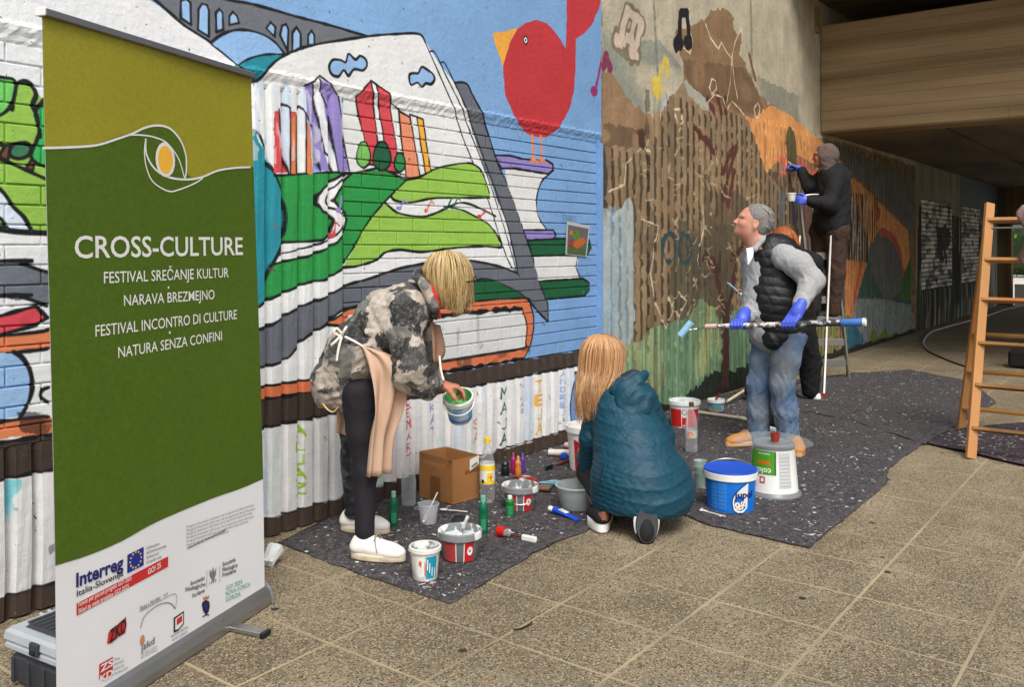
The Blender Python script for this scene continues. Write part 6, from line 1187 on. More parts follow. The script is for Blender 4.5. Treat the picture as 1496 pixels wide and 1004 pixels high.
def hair_mat(name, c1, c2, rough=.38):
    m = bpy.data.materials.new(name); m.use_nodes = True; N = m.node_tree.nodes; L = m.node_tree.links; b = N['Principled BSDF']; g = N.new('ShaderNodeNewGeometry'); r = N.new('ShaderNodeValToRGB')
    r.color_ramp.elements[0].color = (*lin(c1), 1); r.color_ramp.elements[1].color = (*lin(c2), 1); L.new(g.outputs['Random Per Island'], r.inputs[0]); L.new(r.outputs[0], b.inputs['Base Color']); b.inputs['Roughness'].default_value = rough; b.inputs['Anisotropic'].default_value = .5; MATS[name] = m; return m
def shoe(par, org, heel, toe, m_up, m_sole, up=(0, 0, 1), name='shoe', h=.075, w=.043, sole=.028, lace=None, ankle=None, vox=.004, accent=None, extra=None):
    heel, toe, org = Vector(heel), Vector(toe), Vector(org); d = toe-heel; L = d.length; d.normalize(); u = Vector(up); u = (u-d*u.dot(d)).normalized(); s_ = d.cross(u)
    b = Body(vox); q = lambda x, y, z: heel+d*(x*L)+s_*y+u*z
    b.chain([q(.13, 0, sole+.018), q(.45, 0, sole+.018), q(.72, 0, sole+.012), q(.86, 0, sole+.006)], [w*.86, w*.92, w*1.0, w*.86], .02, n=u, f=.72)
    b.chain([q(.16, 0, h*.8), q(.34, 0, h*.72), q(.55, 0, h*.45), q(.72, 0, h*.25)], [w*.80, w*.72, w*.72, w*.7], .03, n=s_, f=.86)
    if ankle: b.cone(q(.18, 0, h*.8), ankle, w*.84, w*.80, .02)
    o = b.build(name, m_up, par, org)
    # cut everything under the sole line flat
    b2 = MB(); n = 26; ring = []
    for i in range(n):
        a = 2*math.pi*i/n; x = .5+.5*math.cos(a); wy = w*1.06*(.80+.30*math.sin(x*math.pi*.75+.35))*abs(math.sin(a))**.75*(1 if math.sin(a) >= 0 else -1)
        ring.append((x*1.03-.01, wy))
    vs = [q(x, y*sc, z)-org for z, sc in ((0, .93), (.004, 1), (sole*.9, 1.0), (sole, .95), (sole+.004, .8)) for x, y in ring]
    fs = [(j*n+i, j*n+(i+1) % n, (j+1)*n+(i+1) % n, (j+1)*n+i) for j in range(4) for i in range(n)]+[tuple(range(n-1, -1, -1)), tuple(range(4*n, 5*n))]
    so = b2.add(vs, fs).obj('sole', m_sole, o, smooth=True)
    if lace:
        b3_ = MB()
        for i in range(5): x = .46+i*.065; z = h*(1.08-.155*i)+.006; b3_.tube([p_-org for p_ in (q(x, -w*.60, z-.024), q(x+.01, 0, z+.003), q(x, w*.60, z-.018))], .0036, 5)
        for sg in (-1, 1): b3_.tube([p_-org for p_ in (q(.45, 0, h*1.05), q(.47, sg*.02, h*1.05+.010), q(.52, sg*.045, h*.85), q(.56, sg*.052, h*.5))], .0028, 5)
        b3_.obj('laces', lace, o, smooth=True)
    if accent: b4 = MB(); b4.add([q(.05, sg*(w*.93), z)-org if False else q(x, sg*w*yy, z)-org for sg in (1,) for x, yy, z in ((.02, .6, .04), (.25, 1.02, .045), (.25, 1.02, .075), (.05, .7, .085))], [(0, 1, 2, 3)]).obj('heel_patch', accent, o)
    return o
J = at
CAM_N = -FW   # towards the camera
# ================= woman bending over her bucket
CAMO = mat('camouflage_cotton', (150, 140, 128), rough=.9, var=.22, scale=26, bump=.25, col2=(52, 53, 54), c2=(.47, .51))
def camo_fix(m):
    """angular hand-printed patches: voronoi blocks broken by noise, in four greys"""
    N = m.node_tree.nodes; L = m.node_tree.links; b = N['Principled BSDF']; tc = N.new('ShaderNodeTexCoord'); nz = N.new('ShaderNodeTexNoise'); nz.inputs['Scale'].default_value = 9; nz.inputs['Detail'].default_value = 8; nz.inputs['Roughness'].default_value = .75; L.new(tc.outputs['Object'], nz.inputs[0])
    v = N.new('ShaderNodeTexVoronoi'); v.inputs['Scale'].default_value = 11.5; v.distance = 'CHEBYCHEV'
    va = N.new('ShaderNodeVectorMath'); va.operation = 'MULTIPLY_ADD'; va.inputs[1].default_value = (.16, .16, .16); L.new(nz.outputs['Color'], va.inputs[0]); L.new(tc.outputs['Object'], va.inputs[2]); L.new(va.outputs[0], v.inputs['Vector'])
    sp = N.new('ShaderNodeSeparateColor'); L.new(v.outputs['Color'], sp.inputs[0]); r = N.new('ShaderNodeValToRGB'); r.color_ramp.interpolation = 'CONSTANT'
    for i, (p, c) in enumerate(((0, (66, 66, 66)), (.22, (168, 156, 144)), (.50, (110, 108, 104)), (.68, (40, 41, 42)), (.84, (184, 172, 160)))):
        el = r.color_ramp.elements[i] if i < 2 else r.color_ramp.elements.new(p); el.position = p; el.color = (*lin(c), 1)
    L.new(sp.outputs[0], r.inputs[0]); n2 = N.new('ShaderNodeTexNoise'); n2.inputs['Scale'].default_value = 42; n2.inputs['Detail'].default_value = 8; n2.inputs['Roughness'].default_value = .8; L.new(tc.outputs['Object'], n2.inputs[0])
    mr = N.new('ShaderNodeMapRange'); mr.inputs[1].default_value = .50; mr.inputs[2].default_value = .62; mr.inputs[4].default_value = .6; L.new(n2.outputs[0], mr.inputs[0]); mx = N.new('ShaderNodeMix'); mx.data_type = 'RGBA'; L.new(mr.outputs[0], mx.inputs[0]); L.new(r.outputs[0], mx.inputs[6]); mx.inputs[7].default_value = (*lin((128, 122, 116)), 1)
    L.new(mx.outputs[2], b.inputs['Base Color'])
camo_fix(CAMO)
LEG = mat('black_legging', (24, 22, 28), rough=.8, var=.1, bump=.1); LEGP = mat('patterned_legging', (36, 37, 42), rough=.6, var=.2, scale=30, bump=.2, col2=(74, 78, 84), c2=(.52, .56)); WSHOE = mat('white_leather', (226, 222, 214), rough=.5, var=.05, bump=.08); GUM = mat('cream_sole', (206, 190, 164), rough=.6, var=.06); WLACE = mat('white_lace', (150, 142, 126), rough=.8)
APR = mat('beige_apron_cotton', (196, 164, 140), rough=.9, var=.06, scale=10, bump=.12, bscale=200); BLOND = hair_mat('blonde_hair', (138, 108, 64), (232, 206, 152)); BLOND_CAP = mat('blonde_under', (150, 114, 66), rough=.6, var=.2, scale=40, stretch=(1, 1, .2))
g_ = gr(545, 820); W1 = empty('person', g_, 'woman with blonde bob, camouflage jacket and beige apron, bending over a small bucket', 'person')
hipL, hipR = J(526, 575, 4.00), J(515, 570, 4.22); knN, knF = J(533, 690, 3.98), J(517, 676, 4.28); anN, anF = J(532, 782, 3.95), J(517, 748, 4.30)
nk = J(622, 437, 4.08); shN, shF = J(598, 452, 3.95), J(606, 446, 4.27); elN, elF = J(600, 545, 3.90), J(618, 530, 4.38); wrN, wrF = J(643, 563, 4.10), J(640, 566, 4.42)
hc = J(655, 412, 4.10); hz = (Vector(RT)*(-.35)+UP*.86+FW*-.1); hR = frame(RT*.80+UP*1.0, RT*.75-UP*.62+FW*.25)
b = Body(.0055); head(b, hc, hR, .98); b.chain([nk, hc-hR.col[2]*.06-hR.col[0]*.02], [.058, .055], .03)
b.cone(J(508, 560, 4.1), J(560, 500, 4.1), .09, .09, .05).cone(J(560, 500, 4.1), J(600, 455, 4.1), .09, .07, .05).cone(nk, J(600, 452, 4.1), .06, .08, .04)
for h_, k_, a_ in ((hipL, knN, anN), (hipR, knF, anF)): b.chain([h_, k_, a_], [.07, .042, .03], .03)
for s_, e_, w_ in ((shN, elN, wrN), (shF, elF, wrF)): b.chain([s_, e_, w_], [.05, .042, .028], .02)
hand(b, wrN, RT*.9-UP*.1+FW*.15, -UP*1+RT*.2, s=.95, curl=.75, side=-1, thumb=[FW*-.5+RT*.6-UP*.5, FW*-.2+RT*.6-UP*.8, RT*.5-UP*.9])
hand(b, wrF, RT*.8+FW*.1-UP*.1, -UP, s=.9, curl=.6, side=1)
b.build('body', SKIN2, W1, g_)
b = Body(.0065)
b.cone(J(492, 553, 4.10), J(527, 515, 4.10), .105, .140, .07, n=FW, f=1.3).cone(J(527, 515, 4.10), J(576, 468, 4.10), .140, .140, .07, n=FW, f=1.2).cone(J(576, 468, 4.10), J(604, 444, 4.10), .135, .105, .06, n=FW, f=1.25).cone(J(496, 560, 4.10), J(522, 573, 4.08), .098, .085, .05, n=FW, f=1.35)
b.chain([J(592, 455, 3.97), elN+UP*.02, J(628, 566, 4.02)], [.082, .076, .054], .04); b.chain([J(604, 450, 4.25), elF, J(630, 560, 4.38)], [.085, .075, .055], .04); b.cone(J(600, 552, 3.9), J(620, 562, 3.96), .070, .06, .03); b.cone(J(487, 568, 4.10), J(528, 584, 4.08), .075, .075, .05, n=FW, f=1.5)
_wa, _wb = wrinkle(.022, 21, 3), wrinkle(.009, 52, 4); b.disp = lambda X: _wa(X)+_wb(X); b.build('jacket', CAMO, W1, g_)
b = Body(.005); cR = [J(608, 402, 4.02), J(622, 420, 3.99), J(634, 450, 4.0), J(637, 462, 4.06)]; b.chain(cR, [.020, .022, .022, .018], .012); b.chain([J(612, 400, 4.15), J(630, 425, 4.2), J(638, 455, 4.16)], [.020, .02, .018], .012); b.chain([J(612, 398, 4.04), J(611, 398, 4.14)], [.02, .02], .01); b.build('collar', CAMO, W1, g_)
MB().tube([p-g_ for p in (J(629, 418, 4.02), J(636, 432, 4.015), J(640, 452, 4.02), J(642, 464, 4.06))], .009, 8).obj('red_shirt_edge', P_('red_shirt', (206, 40, 44), rough=.8), W1, smooth=True)
b = Body(.006); b.chain([hipL, (hipL+knN)/2, knN, J(533, 776, 3.95)], [.088, .068, .053, .043], .03); b.disp = wrinkle(.006, 30, 5, UP, 2.5); b.build('legging', LEG, W1, g_)
b = Body(.006); b.chain([hipR, (hipR+knF)/2, knF, J(519, 745, 4.30)], [.085, .066, .058, .05], .03); b.cone(J(510, 572, 4.1), J(518, 576, 4.1), .09, .09, .04); b.disp = wrinkle(.010, 36, 6, UP, 2); b.build('legging', LEGP, W1, g_)
for hl, to, an in ((gr(514, 816), gr(591, 822), anN), (gr(499, 776), gr(568, 781), anF)): hl.z = to.z = .008; shoe(W1, g_, hl, to, WSHOE, GUM, lace=WLACE, ankle=an-UP*.0+(hl-an)*.0 if False else None, h=.088, w=.045, sole=.026)
# apron: side panel, bib corner and tie
def sheet(name, rows, m, par, org, th=.004, nu=10, wav=.01, fr=9, ph=0, sub=4):
    """rows: list of (left point, right point); cloth between with soft vertical folds"""
    Ls = spline([r[0] for r in rows], sub); Rs = spline([r[1] for r in rows], sub); vs = []; nv = len(Ls)
    for j in range(nv):
        A_, B_ = Vector(Ls[j]), Vector(Rs[j]); nn = (B_-A_).cross(UP).normalized()
        for i in range(nu+1): u = i/nu; vs.append(A_+(B_-A_)*u+nn*wav*(j/nv+.3)*math.sin(u*fr+ph+j*.12)-Vector(org))
    o = MB().add(vs, [(j*(nu+1)+i, j*(nu+1)+i+1, (j+1)*(nu+1)+i+1, (j+1)*(nu+1)+i) for j in range(nv-1) for i in range(nu)]).obj(name, m, par, smooth=True, angle=80); sm = o.modifiers.new('t', 'SOLIDIFY'); sm.thickness = th; return o
sheet('apron', [(J(530, 506, 3.895), J(538, 509, 3.89)), (J(536, 522, 3.88), J(572, 520, 3.88)), (J(541, 540, 3.87), J(592, 542, 3.88)), (J(544, 565, 3.86), J(594, 565, 3.92)), (J(545, 600, 3.85), J(586, 600, 3.94)), (J(541, 640, 3.86), J(570, 640, 3.95)), (J(538, 698, 3.86), J(565, 691, 3.97))], APR, W1, g_, wav=.022, fr=12, nu=20)
0 and sheet('apron', [(J(562, 580, 4.05), J(592, 570, 4.3)), (J(562, 640, 4.08), J(580, 640, 4.3)), (J(560, 692, 4.08), J(574, 680, 4.3))], APR, W1, g_, wav=.02)
sheet('apron_flap', [(J(493, 590, 4.12), J(512, 596, 4.14)), (J(492, 612, 4.12), J(514, 618, 4.14)), (J(490, 632, 4.12), J(510, 637, 4.14))], APR, W1, g_)
sheet('bib', [(J(628, 470, 4.08), J(642, 476, 4.16)), (J(630, 500, 4.07), J(650, 514, 4.17)), (J(630, 530, 4.06), J(640, 530, 4.17))], mat('tan_bib', (150, 116, 92), rough=.8), W1, g_)
st = P_('white_tape', (232, 226, 212), rough=.8)
for P in ([J(504, 492, 3.90), J(518, 499, 3.885), J(533, 508, 3.895)], [J(500, 488, 3.905), J(492, 480, 3.89), J(488, 486, 3.89), J(497, 491, 3.90)], [J(500, 488, 3.905), J(506, 478, 3.89), J(503, 483, 3.88), J(499, 491, 3.90)], [J(500, 490, 3.90), J(495, 508, 3.89), J(492, 527, 3.89)], [J(499, 490, 3.90), J(489, 500, 3.895), J(484, 504, 3.90)], [J(642, 520, 4.1), J(644, 540, 4.08), J(648, 556, 4.06)]): MB().tube([Vector(p)-g_ for p in spline(P, 5)], .0055, 6).obj('apron_tie', st, W1, smooth=True)
MB().tube([Vector(p)-g_ for p in spline([J(468, 585, 4.0), J(478, 598, 3.98), J(487, 602, 3.98), J(495, 594, 3.98)], 4)], .004, 6).obj('cord', P_('tan_cord', (196, 150, 100)), W1, smooth=True)
# bob haircut: cap plus strands combed down from the crown
crown = hc+UP*.075+RT*-.03; HX = RT; 
b = Body(.005); b.ell(hc+UP*.030-RT*.006, [list(r) for r in frame(UP, RT)], [.110, .090, .096], .02); b.ell(hc-UP*.02+RT*.0-FW*.035, [list(r) for r in frame(UP, RT)], [.092, .058, .09], .02); b.build('hair_base', BLOND_CAP, W1, g_)
def clump(a, n, s, k=0):
    q = random.Random(int(a*n)*7+k); return Vector((q.uniform(-s, s), q.uniform(-s, s), q.uniform(-s, s)))
def bob(r):
    a = r.uniform(0, 2*math.pi); h = r.random()
    x, y = math.cos(a), math.sin(a)     # x along RT, y along FW
    if x > .55 and abs(y) < .75 and r.random() < .0: return None
    R1 = .105+r.uniform(-.008, .009); low = (-.095+.035*max(-x, 0)+r.uniform(-.05, .035))*(1 if x < .8 else .9)
    s0 = crown+HX*x*.02*r.random()+FW*y*.02*r.random()+UP*.022
    return [s0+UP*.03, hc+HX*(x*.066-.006)+FW*y*.062+UP*(.142-.012*abs(x)+r.uniform(-.006, .006)), hc+HX*(x*R1*.98)+FW*y*R1*.90+UP*.07+clump(a, 7, .007), hc+HX*(x*R1+.004)+FW*y*R1*.86+UP*(-.02), hc+clump(a, 9, .020, 3)+HX*(x*(R1-.028)+.010+r.uniform(-.018, .018))+FW*(y*(R1-.028)*.85+r.uniform(-.012, .012))+UP*low]
hair_strands('hair', W1, g_, bob, BLOND, 2300, 4, w=.0016)
gl = MB(); gx = hc+RT*.125+UP*.012-FW*.02; gl.tube([Vector(p)-g_ for p in (hc+RT*.085-FW*.068+UP*.004, hc+RT*.13-FW*.05+UP*.006)], .003, 6); gl.tube([gx-g_+Vector((0, 0, .016*math.sin(a)))+RT*.006*math.cos(a)+FW*.022*math.cos(a) for a in [i*math.pi/6 for i in range(13)]], .0022, 6); gl.obj('glasses', BLKP, W1, smooth=True)
# the bucket she holds
bl = J(673, 612, 4.22); R_t = Matrix.Rotation(math.radians(10), 3, FW) @ Matrix.Rotation(math.radians(14), 3, RT)
t = bucket('paint_bucket', bl, .054, .067, .135, STAINW, 'small white and blue bucket with green paint, held by the bending woman', inner=P_('green_paint', (96, 176, 110), rough=.25), fill=P_('green_paint', (96, 176, 110)), fillz=.5, rimh=.022); c = cn(.054, .067, .135)
c.patch('label_panel', -.09, .018, .09, .105, mat('cloudy_blue_label', (196, 214, 226), rough=.4, col2=(110, 170, 216), c2=(.45, .55), scale=24), t); c.patch('blue_band', -.09, .016, .09, .024, BLUEP, t, lift=.0006); c.patch('blue_band', -.09, .028, .09, .032, BLUEP, t, lift=.0006)
MB().tube([(.0735*math.cos(a)*1.0, .0735*math.sin(a), .112-.035*math.cos(a)) for a in [i*math.pi/12-math.pi/2 for i in range(13)]], .003, 6).obj('handle', WHITEP, t, smooth=True)
t.rotation_euler = (Matrix.Rotation(math.radians(-4), 3, FW) @ Matrix.Rotation(math.radians(28), 3, RT) @ Matrix.Rotation(face_cam(bl), 3, 'Z')).to_euler()

# ================= crouching woman in the teal quilted coat
TEALC = mat('teal_quilted_nylon', (6, 62, 80), rough=.55, var=.14, scale=10, bump=.3, bscale=70, spec=.45, stretch=(1, 1, 2.2)); TEALD = mat('dark_hood_lining', (30, 48, 62), rough=.5, var=.1, bump=.2)
g_ = gr(925, 790); W2 = empty('person', g_, 'woman with long strawberry blonde hair crouching in a teal quilted coat, seen from behind', 'person')
hp = J(938, 706, 4.34); shc = J(902, 572, 4.62); sL, sR = J(873, 588, 4.62), J(940, 575, 4.60); hc = J(880, 528, 4.67)
kL, kR = J(862, 690, 4.75), J(985, 690, 4.70); aL, aR = J(884, 755, 4.36), J(948, 762, 4.30); eL, wL = J(868, 672, 4.78), J(850, 662, 5.12); eR, wR = J(960, 660, 4.9), J(905, 655, 5.15)
b = Body(.006); hR = frame(UP*1-FW*.1-RT*.15, FW*.85-RT*.6-UP*.45); head(b, hc, hR, .96); b.cone(shc-UP*.05, hc-UP*.06, .05, .05, .03); b.cone(hp, shc-UP*.08, .12, .09, .06)
b.chain([J(915, 712, 4.36), kL, aL], [.09, .06, .04], .03); b.chain([J(960, 712, 4.36), kR, aR], [.09, .06, .04], .03); b.chain([sL-UP*.03, eL, wL], [.04, .04, .028], .02); b.chain([sR-UP*.03, eR, wR], [.04, .04, .028], .02)
hand(b, wL, FW*.6+RT*.0+UP*.1, RT*1+FW*.2, s=.95, curl=.5, side=1); hand(b, wR, FW*.6-RT*.5, -RT, s=.95, curl=.6, side=-1); b.build('body', SKIN, W2, g_)
b = Body(.0055)
b.cone(J(900, 574, 4.62), J(907, 600, 4.58), .088, .135, .05).cone(J(905, 600, 4.58), J(925, 660, 4.46), .150, .178, .08, n=FW, f=.92).cone(J(925, 660, 4.46), J(934, 706, 4.38), .178, .215, .08, n=FW, f=.95).cone(J(937, 706, 4.38), J(941, 722, 4.38), .210, .228, .06, n=UP, f=.78)
b.cone(J(904, 700, 4.38), J(905, 722, 4.39), .125, .135, .05).cone(J(970, 700, 4.40), J(975, 712, 4.42), .13, .13, .05)
b.chain([J(876, 594, 4.60), J(866, 640, 4.60), eL+RT*-.02-FW*.08, J(855, 668, 5.05)], [.074, .070, .070, .052], .014); b.chain([J(936, 582, 4.60), J(962, 640, 4.72), J(950, 665, 4.92)], [.085, .08, .06], .04)
b.P.append(('s', np.array(J(925, 790, 4.34)), np.eye(3), np.array([.42, .42, .165]), .02))
_o = np.array(g_); _rt = np.array(RT)
WK2 = wrinkle(.0035, 60, 9)
def quilt(X):
    lx = (X-_o)@_rt; z = X[:, 2]-_o[2]; yy = z-.10*np.abs(lx+.05)**1.3*1.5+.06*lx+.012*np.sin(lx*14)
    q = np.abs(np.sin(np.pi*yy/.062)); q2 = np.abs(np.sin(np.pi*yy/.024))
    side = np.clip((-.02-lx)*18, 0, 1)*np.clip((.42-z)*9, 0, 1)
    return .006*(q**.35)*(1-side)+.0045*(q2**.5)*side-.004+WK2(X)
b.disp = quilt; b.build('coat', TEALC, W2, g_, smooth=1)
b = Body(.005); b.ell(J(923, 584, 4.47), [list(r) for r in frame(UP*1+RT*.25, RT)], [.098, .066, .092], .03); b.chain([J(888, 568, 4.58), J(900, 572, 4.50), J(914, 568, 4.47), J(930, 556, 4.48), J(943, 547, 4.52)], [.020, .026, .028, .026, .02], .025); b.chain([J(902, 596, 4.47), J(922, 606, 4.42), J(942, 598, 4.43), J(951, 576, 4.46)], [.016, .020, .020, .016], .03); b.chain([J(898, 566, 4.60), J(880, 574, 4.62), J(860, 586, 4.66)], [.03, .026, .022], .03); b.disp = wrinkle(.010, 30, 21); b.build('hood', TEALC, W2, g_)
b = Body(.006); b.chain([J(880, 580, 4.60), J(902, 566, 4.60), J(926, 552, 4.60)], [.035, .05, .045], .03); b.cone(J(898, 566, 4.64), J(900, 566, 4.74), .07, .07, .03); b.build('hood_lining', TEALD, W2, g_)
MB().tube([Vector(p)-g_ for p in spline([J(881, 676, 4.30), J(877, 695, 4.275), J(874, 712, 4.26)], 4)], .004, 6).obj('pocket_zip', BLKP, W2, smooth=True)
b = Body(.006); b.chain([J(915, 712, 4.40), kL, J(883, 738, 4.40)], [.095, .068, .05], .03); b.chain([J(960, 712, 4.40), kR, aR], [.095, .068, .046], .03); b.build('legging', P_('charcoal_legging', (34, 32, 36), rough=.9), W2, g_)
b = Body(.007); b.cone(J(905, 738, 4.40), J(972, 738, 4.42), .055, .055, .05); b.cone(J(925, 742, 4.36), J(965, 742, 4.36), .045, .045, .04); b.disp = wrinkle(.008, 30, 2); b.build('dress', P_('charcoal_jersey', (50, 46, 50), rough=.9), W2, g_)
BSH = P_('black_mesh', (20, 20, 22), rough=.8); WSO = P_('white_rubber', (232, 232, 230), rough=.5); CPR = mat('copper_patch', (176, 116, 92), rough=.3, metal=.6, var=.05)
hl = gr(882, 783, .0); hl = Vector((hl.x, hl.y, .008)); dr = Vector((FW.x, FW.y, 0))*.85-RT*.1
so = shoe(W2, g_, hl+FW*.02, hl+dr*.26, BSH, WSO, h=.10, w=.046, sole=.045, ankle=aL+UP*.02); so_c = hl+FW*.0+UP*.075
b_ = MB(); vs = []
for i in range(9):
    for j in range(5): a = (i/8-.5)*1.7; vs.append(hl+FW*(.062-.056*math.cos(a))+RT*(.036*math.sin(a))*(1+.1*math.sin(j))+UP*(.066+.042*j/4-.012*abs(a)))
b_.add([v-g_-FW*.0045 for v in vs], [(i*5+j, i*5+5+j, i*5+6+j, i*5+1+j) for i in range(8) for j in range(4)]).obj('heel_patch', CPR, so, smooth=True)
MB().tube([aL-g_+UP*.01, J(883, 742, 4.38)-g_], .036, 12).obj('bare_ankle', SKIN, W2, smooth=True)
tg = gr(946, 800, 0); toe = Vector((tg.x, tg.y, .012))+FW*.03; heel = toe+UP*.165-FW*.0+RT*.012+FW*.03
shoe(W2, g_, heel+UP*.0, toe-UP*.0, BSH, P_('grey_tread', (60, 62, 64), rough=.8, bump=.4, scale=80), up=FW+UP*.15, h=.10, w=.046, sole=.018, ankle=heel+(FW+UP*.15).normalized()*.11+UP*.01); b_ = MB(); n = 20
w_d = (toe-heel); w_u = (FW+UP*.15).normalized(); w_s = w_d.normalized().cross(w_u)
for i in range(n+1): pass
pts = [heel+w_d*(.5+.52*math.cos(a))+w_s*.054*math.sin(a)+w_u*.026-g_ for a in [i*2*math.pi/24 for i in range(25)]]; MB().tube(pts, .011, 8).obj('white_midsole', WSO, W2, smooth=True)
RED_H = hair_mat('strawberry_hair', (132, 84, 48), (222, 176, 124)); RCAP = mat('strawberry_under', (140, 88, 50), rough=.6, var=.2, scale=40, stretch=(1, 1, .2))
b = Body(.005); b.ell(hc+UP*.035-FW*.004, [list(r) for r in frame(UP, FW)], [.100, .092, .098], .02); b.cone(hc-FW*.02, hc-UP*.11-RT*.03-FW*.04, .085, .06, .04); b.build('hair_base', RCAP, W2, g_)
cr2 = hc+UP*.142+RT*.0
def longh(r):
    a = r.uniform(0, 2*math.pi); x, y = math.cos(a), math.sin(a); R1 = .112+r.uniform(-.006, .008); ln = r.uniform(.13, .245)*(1 if x < .4 else .80); bk = .045 if y < 0 else 0; sw = -.035-.02*r.random()
    C1, C2 = clump(a, 6, .008), clump(a, 8, .024, 5)
    return [cr2+RT*x*.01+FW*y*.01, hc+RT*x*.066+FW*y*.066+UP*.132, hc+RT*x*R1*.98+FW*y*R1*.98+UP*.07+C1*.5, hc+RT*(x*R1+sw*.2)+FW*(y*R1*.92-.01)+UP*-.04, hc+RT*(x*(R1-.015)+sw*.8)+FW*(y*R1*.8-.025-bk)+UP*(-.04-ln*.5)+C1, hc+C2+RT*(x*(R1-.045)+sw*1.25)+FW*(y*R1*.6-.035-bk*1.5)+UP*(-.04-ln)]
hair_strands('hair', W2, g_, longh, RED_H, 2400, 8, w=.0017, seg=12)

# ================= man with the roller pole
VEST = mat('black_quilted_vest', (16, 17, 20), rough=.5, var=.1, bump=.2); SWT = mat('grey_marl_sweatshirt', (158, 158, 158), rough=.95, var=.05, scale=140, bump=.2, bscale=160); JEAN = mat('paint_marked_denim', (78, 104, 136), rough=.9, var=.18, scale=7, bump=.3, bscale=120, col2=(128, 130, 126), c2=(.36, .68)); TANS = P_('tan_suede', (178, 122, 66), rough=.85, bump=.15)
g_ = gr(1130, 655); MN = empty('person', g_, 'grey-haired man in black quilted vest and paint-marked jeans looking up, holding a long roller pole', 'person')
hc = J(1100, 326, 6.10); hR = frame(UP*1+RT*.30, -RT*1+UP*.34+FW*.1)
shN, shF = J(1146, 376, 5.94), J(1098, 378, 6.26); elN, wrN = J(1186, 412, 5.84), J(1166, 452, 5.71); elF, wrF = J(1100, 440, 6.42), J(1092, 471, 6.20); hipN, hipF = J(1153, 488, 6.02), J(1124, 488, 6.18)
knN, knF = J(1143, 562, 6.0), J(1109, 562, 6.16); anN, anF = J(1151, 640, 6.02), J(1108, 640, 6.16); nk = J(1108, 362, 6.10)
b = Body(.0048); head(b, hc, hR, 1.06); b.cone(nk+RT*.02, hc-hR.col[2]*.06-hR.col[0]*.01, .064, .06, .04); b.cone(nk+RT*.05-UP*.05, J(1140, 470, 6.1), .12, .13, .06).cone(shN, shF, .06, .06, .05)
for h_, k_, a_ in ((hipN, knN, anN), (hipF, knF, anF)): b.chain([h_, k_, a_], [.09, .06, .04], .03)
for s_, e_, w_ in ((shN, elN, wrN), (shF, elF, wrF)): b.chain([s_, e_, w_], [.055, .045, .03], .02)
b.cone(hc-hR.col[2]*.07+hR.col[0]*.045, nk-RT*.01, .035, .045, .04); b.build('body', SKIN, MN, g_)
for sy in (-1, 1): q = hc+hR@(Vector((.072, sy*.030, .003))*1.06)+hR.col[0]*.004; MB().lathe([(0, -.012), (.009, -.008), (.012, 0), (.009, .008), (0, .012)], 10, q-g_).obj('eye', P_('eye_white', (150, 140, 130)), MN, smooth=True); MB().tube([hc+hR@Vector((.098, sy*.014, .030))-g_, hc+hR@Vector((.094, sy*.034, .034))-g_, hc+hR@Vector((.080, sy*.052, .026))-g_], .0045, 6).obj('eyebrow', P_('grey_brow', (84, 74, 68), rough=.9), MN, smooth=True)
PX_a, PX_b = J(1037, 477, 5.98), J(1240, 471.5, 5.50); pd_ = (PX_b-PX_a).normalized()
def wrapped(b, wr, ax, up_, s=1.1, side=1):
    """gloved hand closed round the pole: wr wrist, ax pole direction at grip point up_"""
    c = up_; toc = (c-wr); b.cone(wr-toc.normalized()*.05, wr+toc*.25, .033*s, .034*s, .02); n_ = ax.cross(toc).normalized(); n_ = n_ if n_.dot(FW) < 0 else -n_
    for i in range(4):
        o_ = ax*((i-1.5)*.021*s); base_ = wr+toc*.55+o_; t_ = toc.normalized(); b.cone(wr+toc*.2+o_*.7, base_, .018*s, .014*s, .014)
        R0 = .025*s; pts = [base_+n_*.012]
        for a in (.2, 1.1, 2.0, 2.8): pts.append(c+o_+n_*R0*math.cos(a-1.2)*1.0+t_*R0*math.sin(a-1.2)*1.0)
        b.chain(pts, [.0115*s, .0112*s, .0105*s, .0098*s, .009*s], .006)
    b.chain([wr+toc*.35-ax*.03*side, c-ax*.045*side-n_*.02, c-ax*.02*side-n_*.024-toc.normalized()*.012], [.015*s, .013*s, .011*s], .012)
gN = PX_a+pd_*((J(1155, 474, 5.70)-PX_a).dot(pd_)); gF = PX_a+pd_*((J(1080, 476, 5.9)-PX_a).dot(pd_))
b = Body(.0042); wrapped(b, wrN, pd_, gN, 1.12, 1); b.cone(wrN, wrN+(elN-wrN)*.16, .036, .041, .02); b.build('glove', GLOVE, MN, g_); b = Body(.0042); wrapped(b, gF+RT*.045+UP*.055+FW*.05, pd_, gF+UP*.0, 1.08, -1); b.cone(gF+RT*.045+UP*.055+FW*.05, gF+RT*.10+UP*.05+FW*.09, .034, .038, .02); b.build('glove', GLOVE, MN, g_)
b = Body(.006); b.chain([shN, J(1168, 388, 5.88), elN, J(1169, 446, 5.73)], [.088, .080, .073, .048], .045); b.chain([shF, elF, gF+RT*.09+UP*.055+FW*.09], [.075, .066, .046], .04); b.cone(J(1120, 390, 6.10), J(1124, 440, 6.10), .155, .172, .05, n=FW, f=.8).cone(J(1124, 440, 6.10), J(1130, 478, 6.10), .172, .18, .05, n=FW, f=.8); b.cone(J(1114, 376, 6.1), J(1110, 362, 6.1), .10, .070, .03)
_wc, _wd = wrinkle(.010, 26, 12), wrinkle(.005, 60, 13); b.disp = lambda X: _wc(X)+_wd(X); b.build('sweatshirt', SWT, MN, g_)
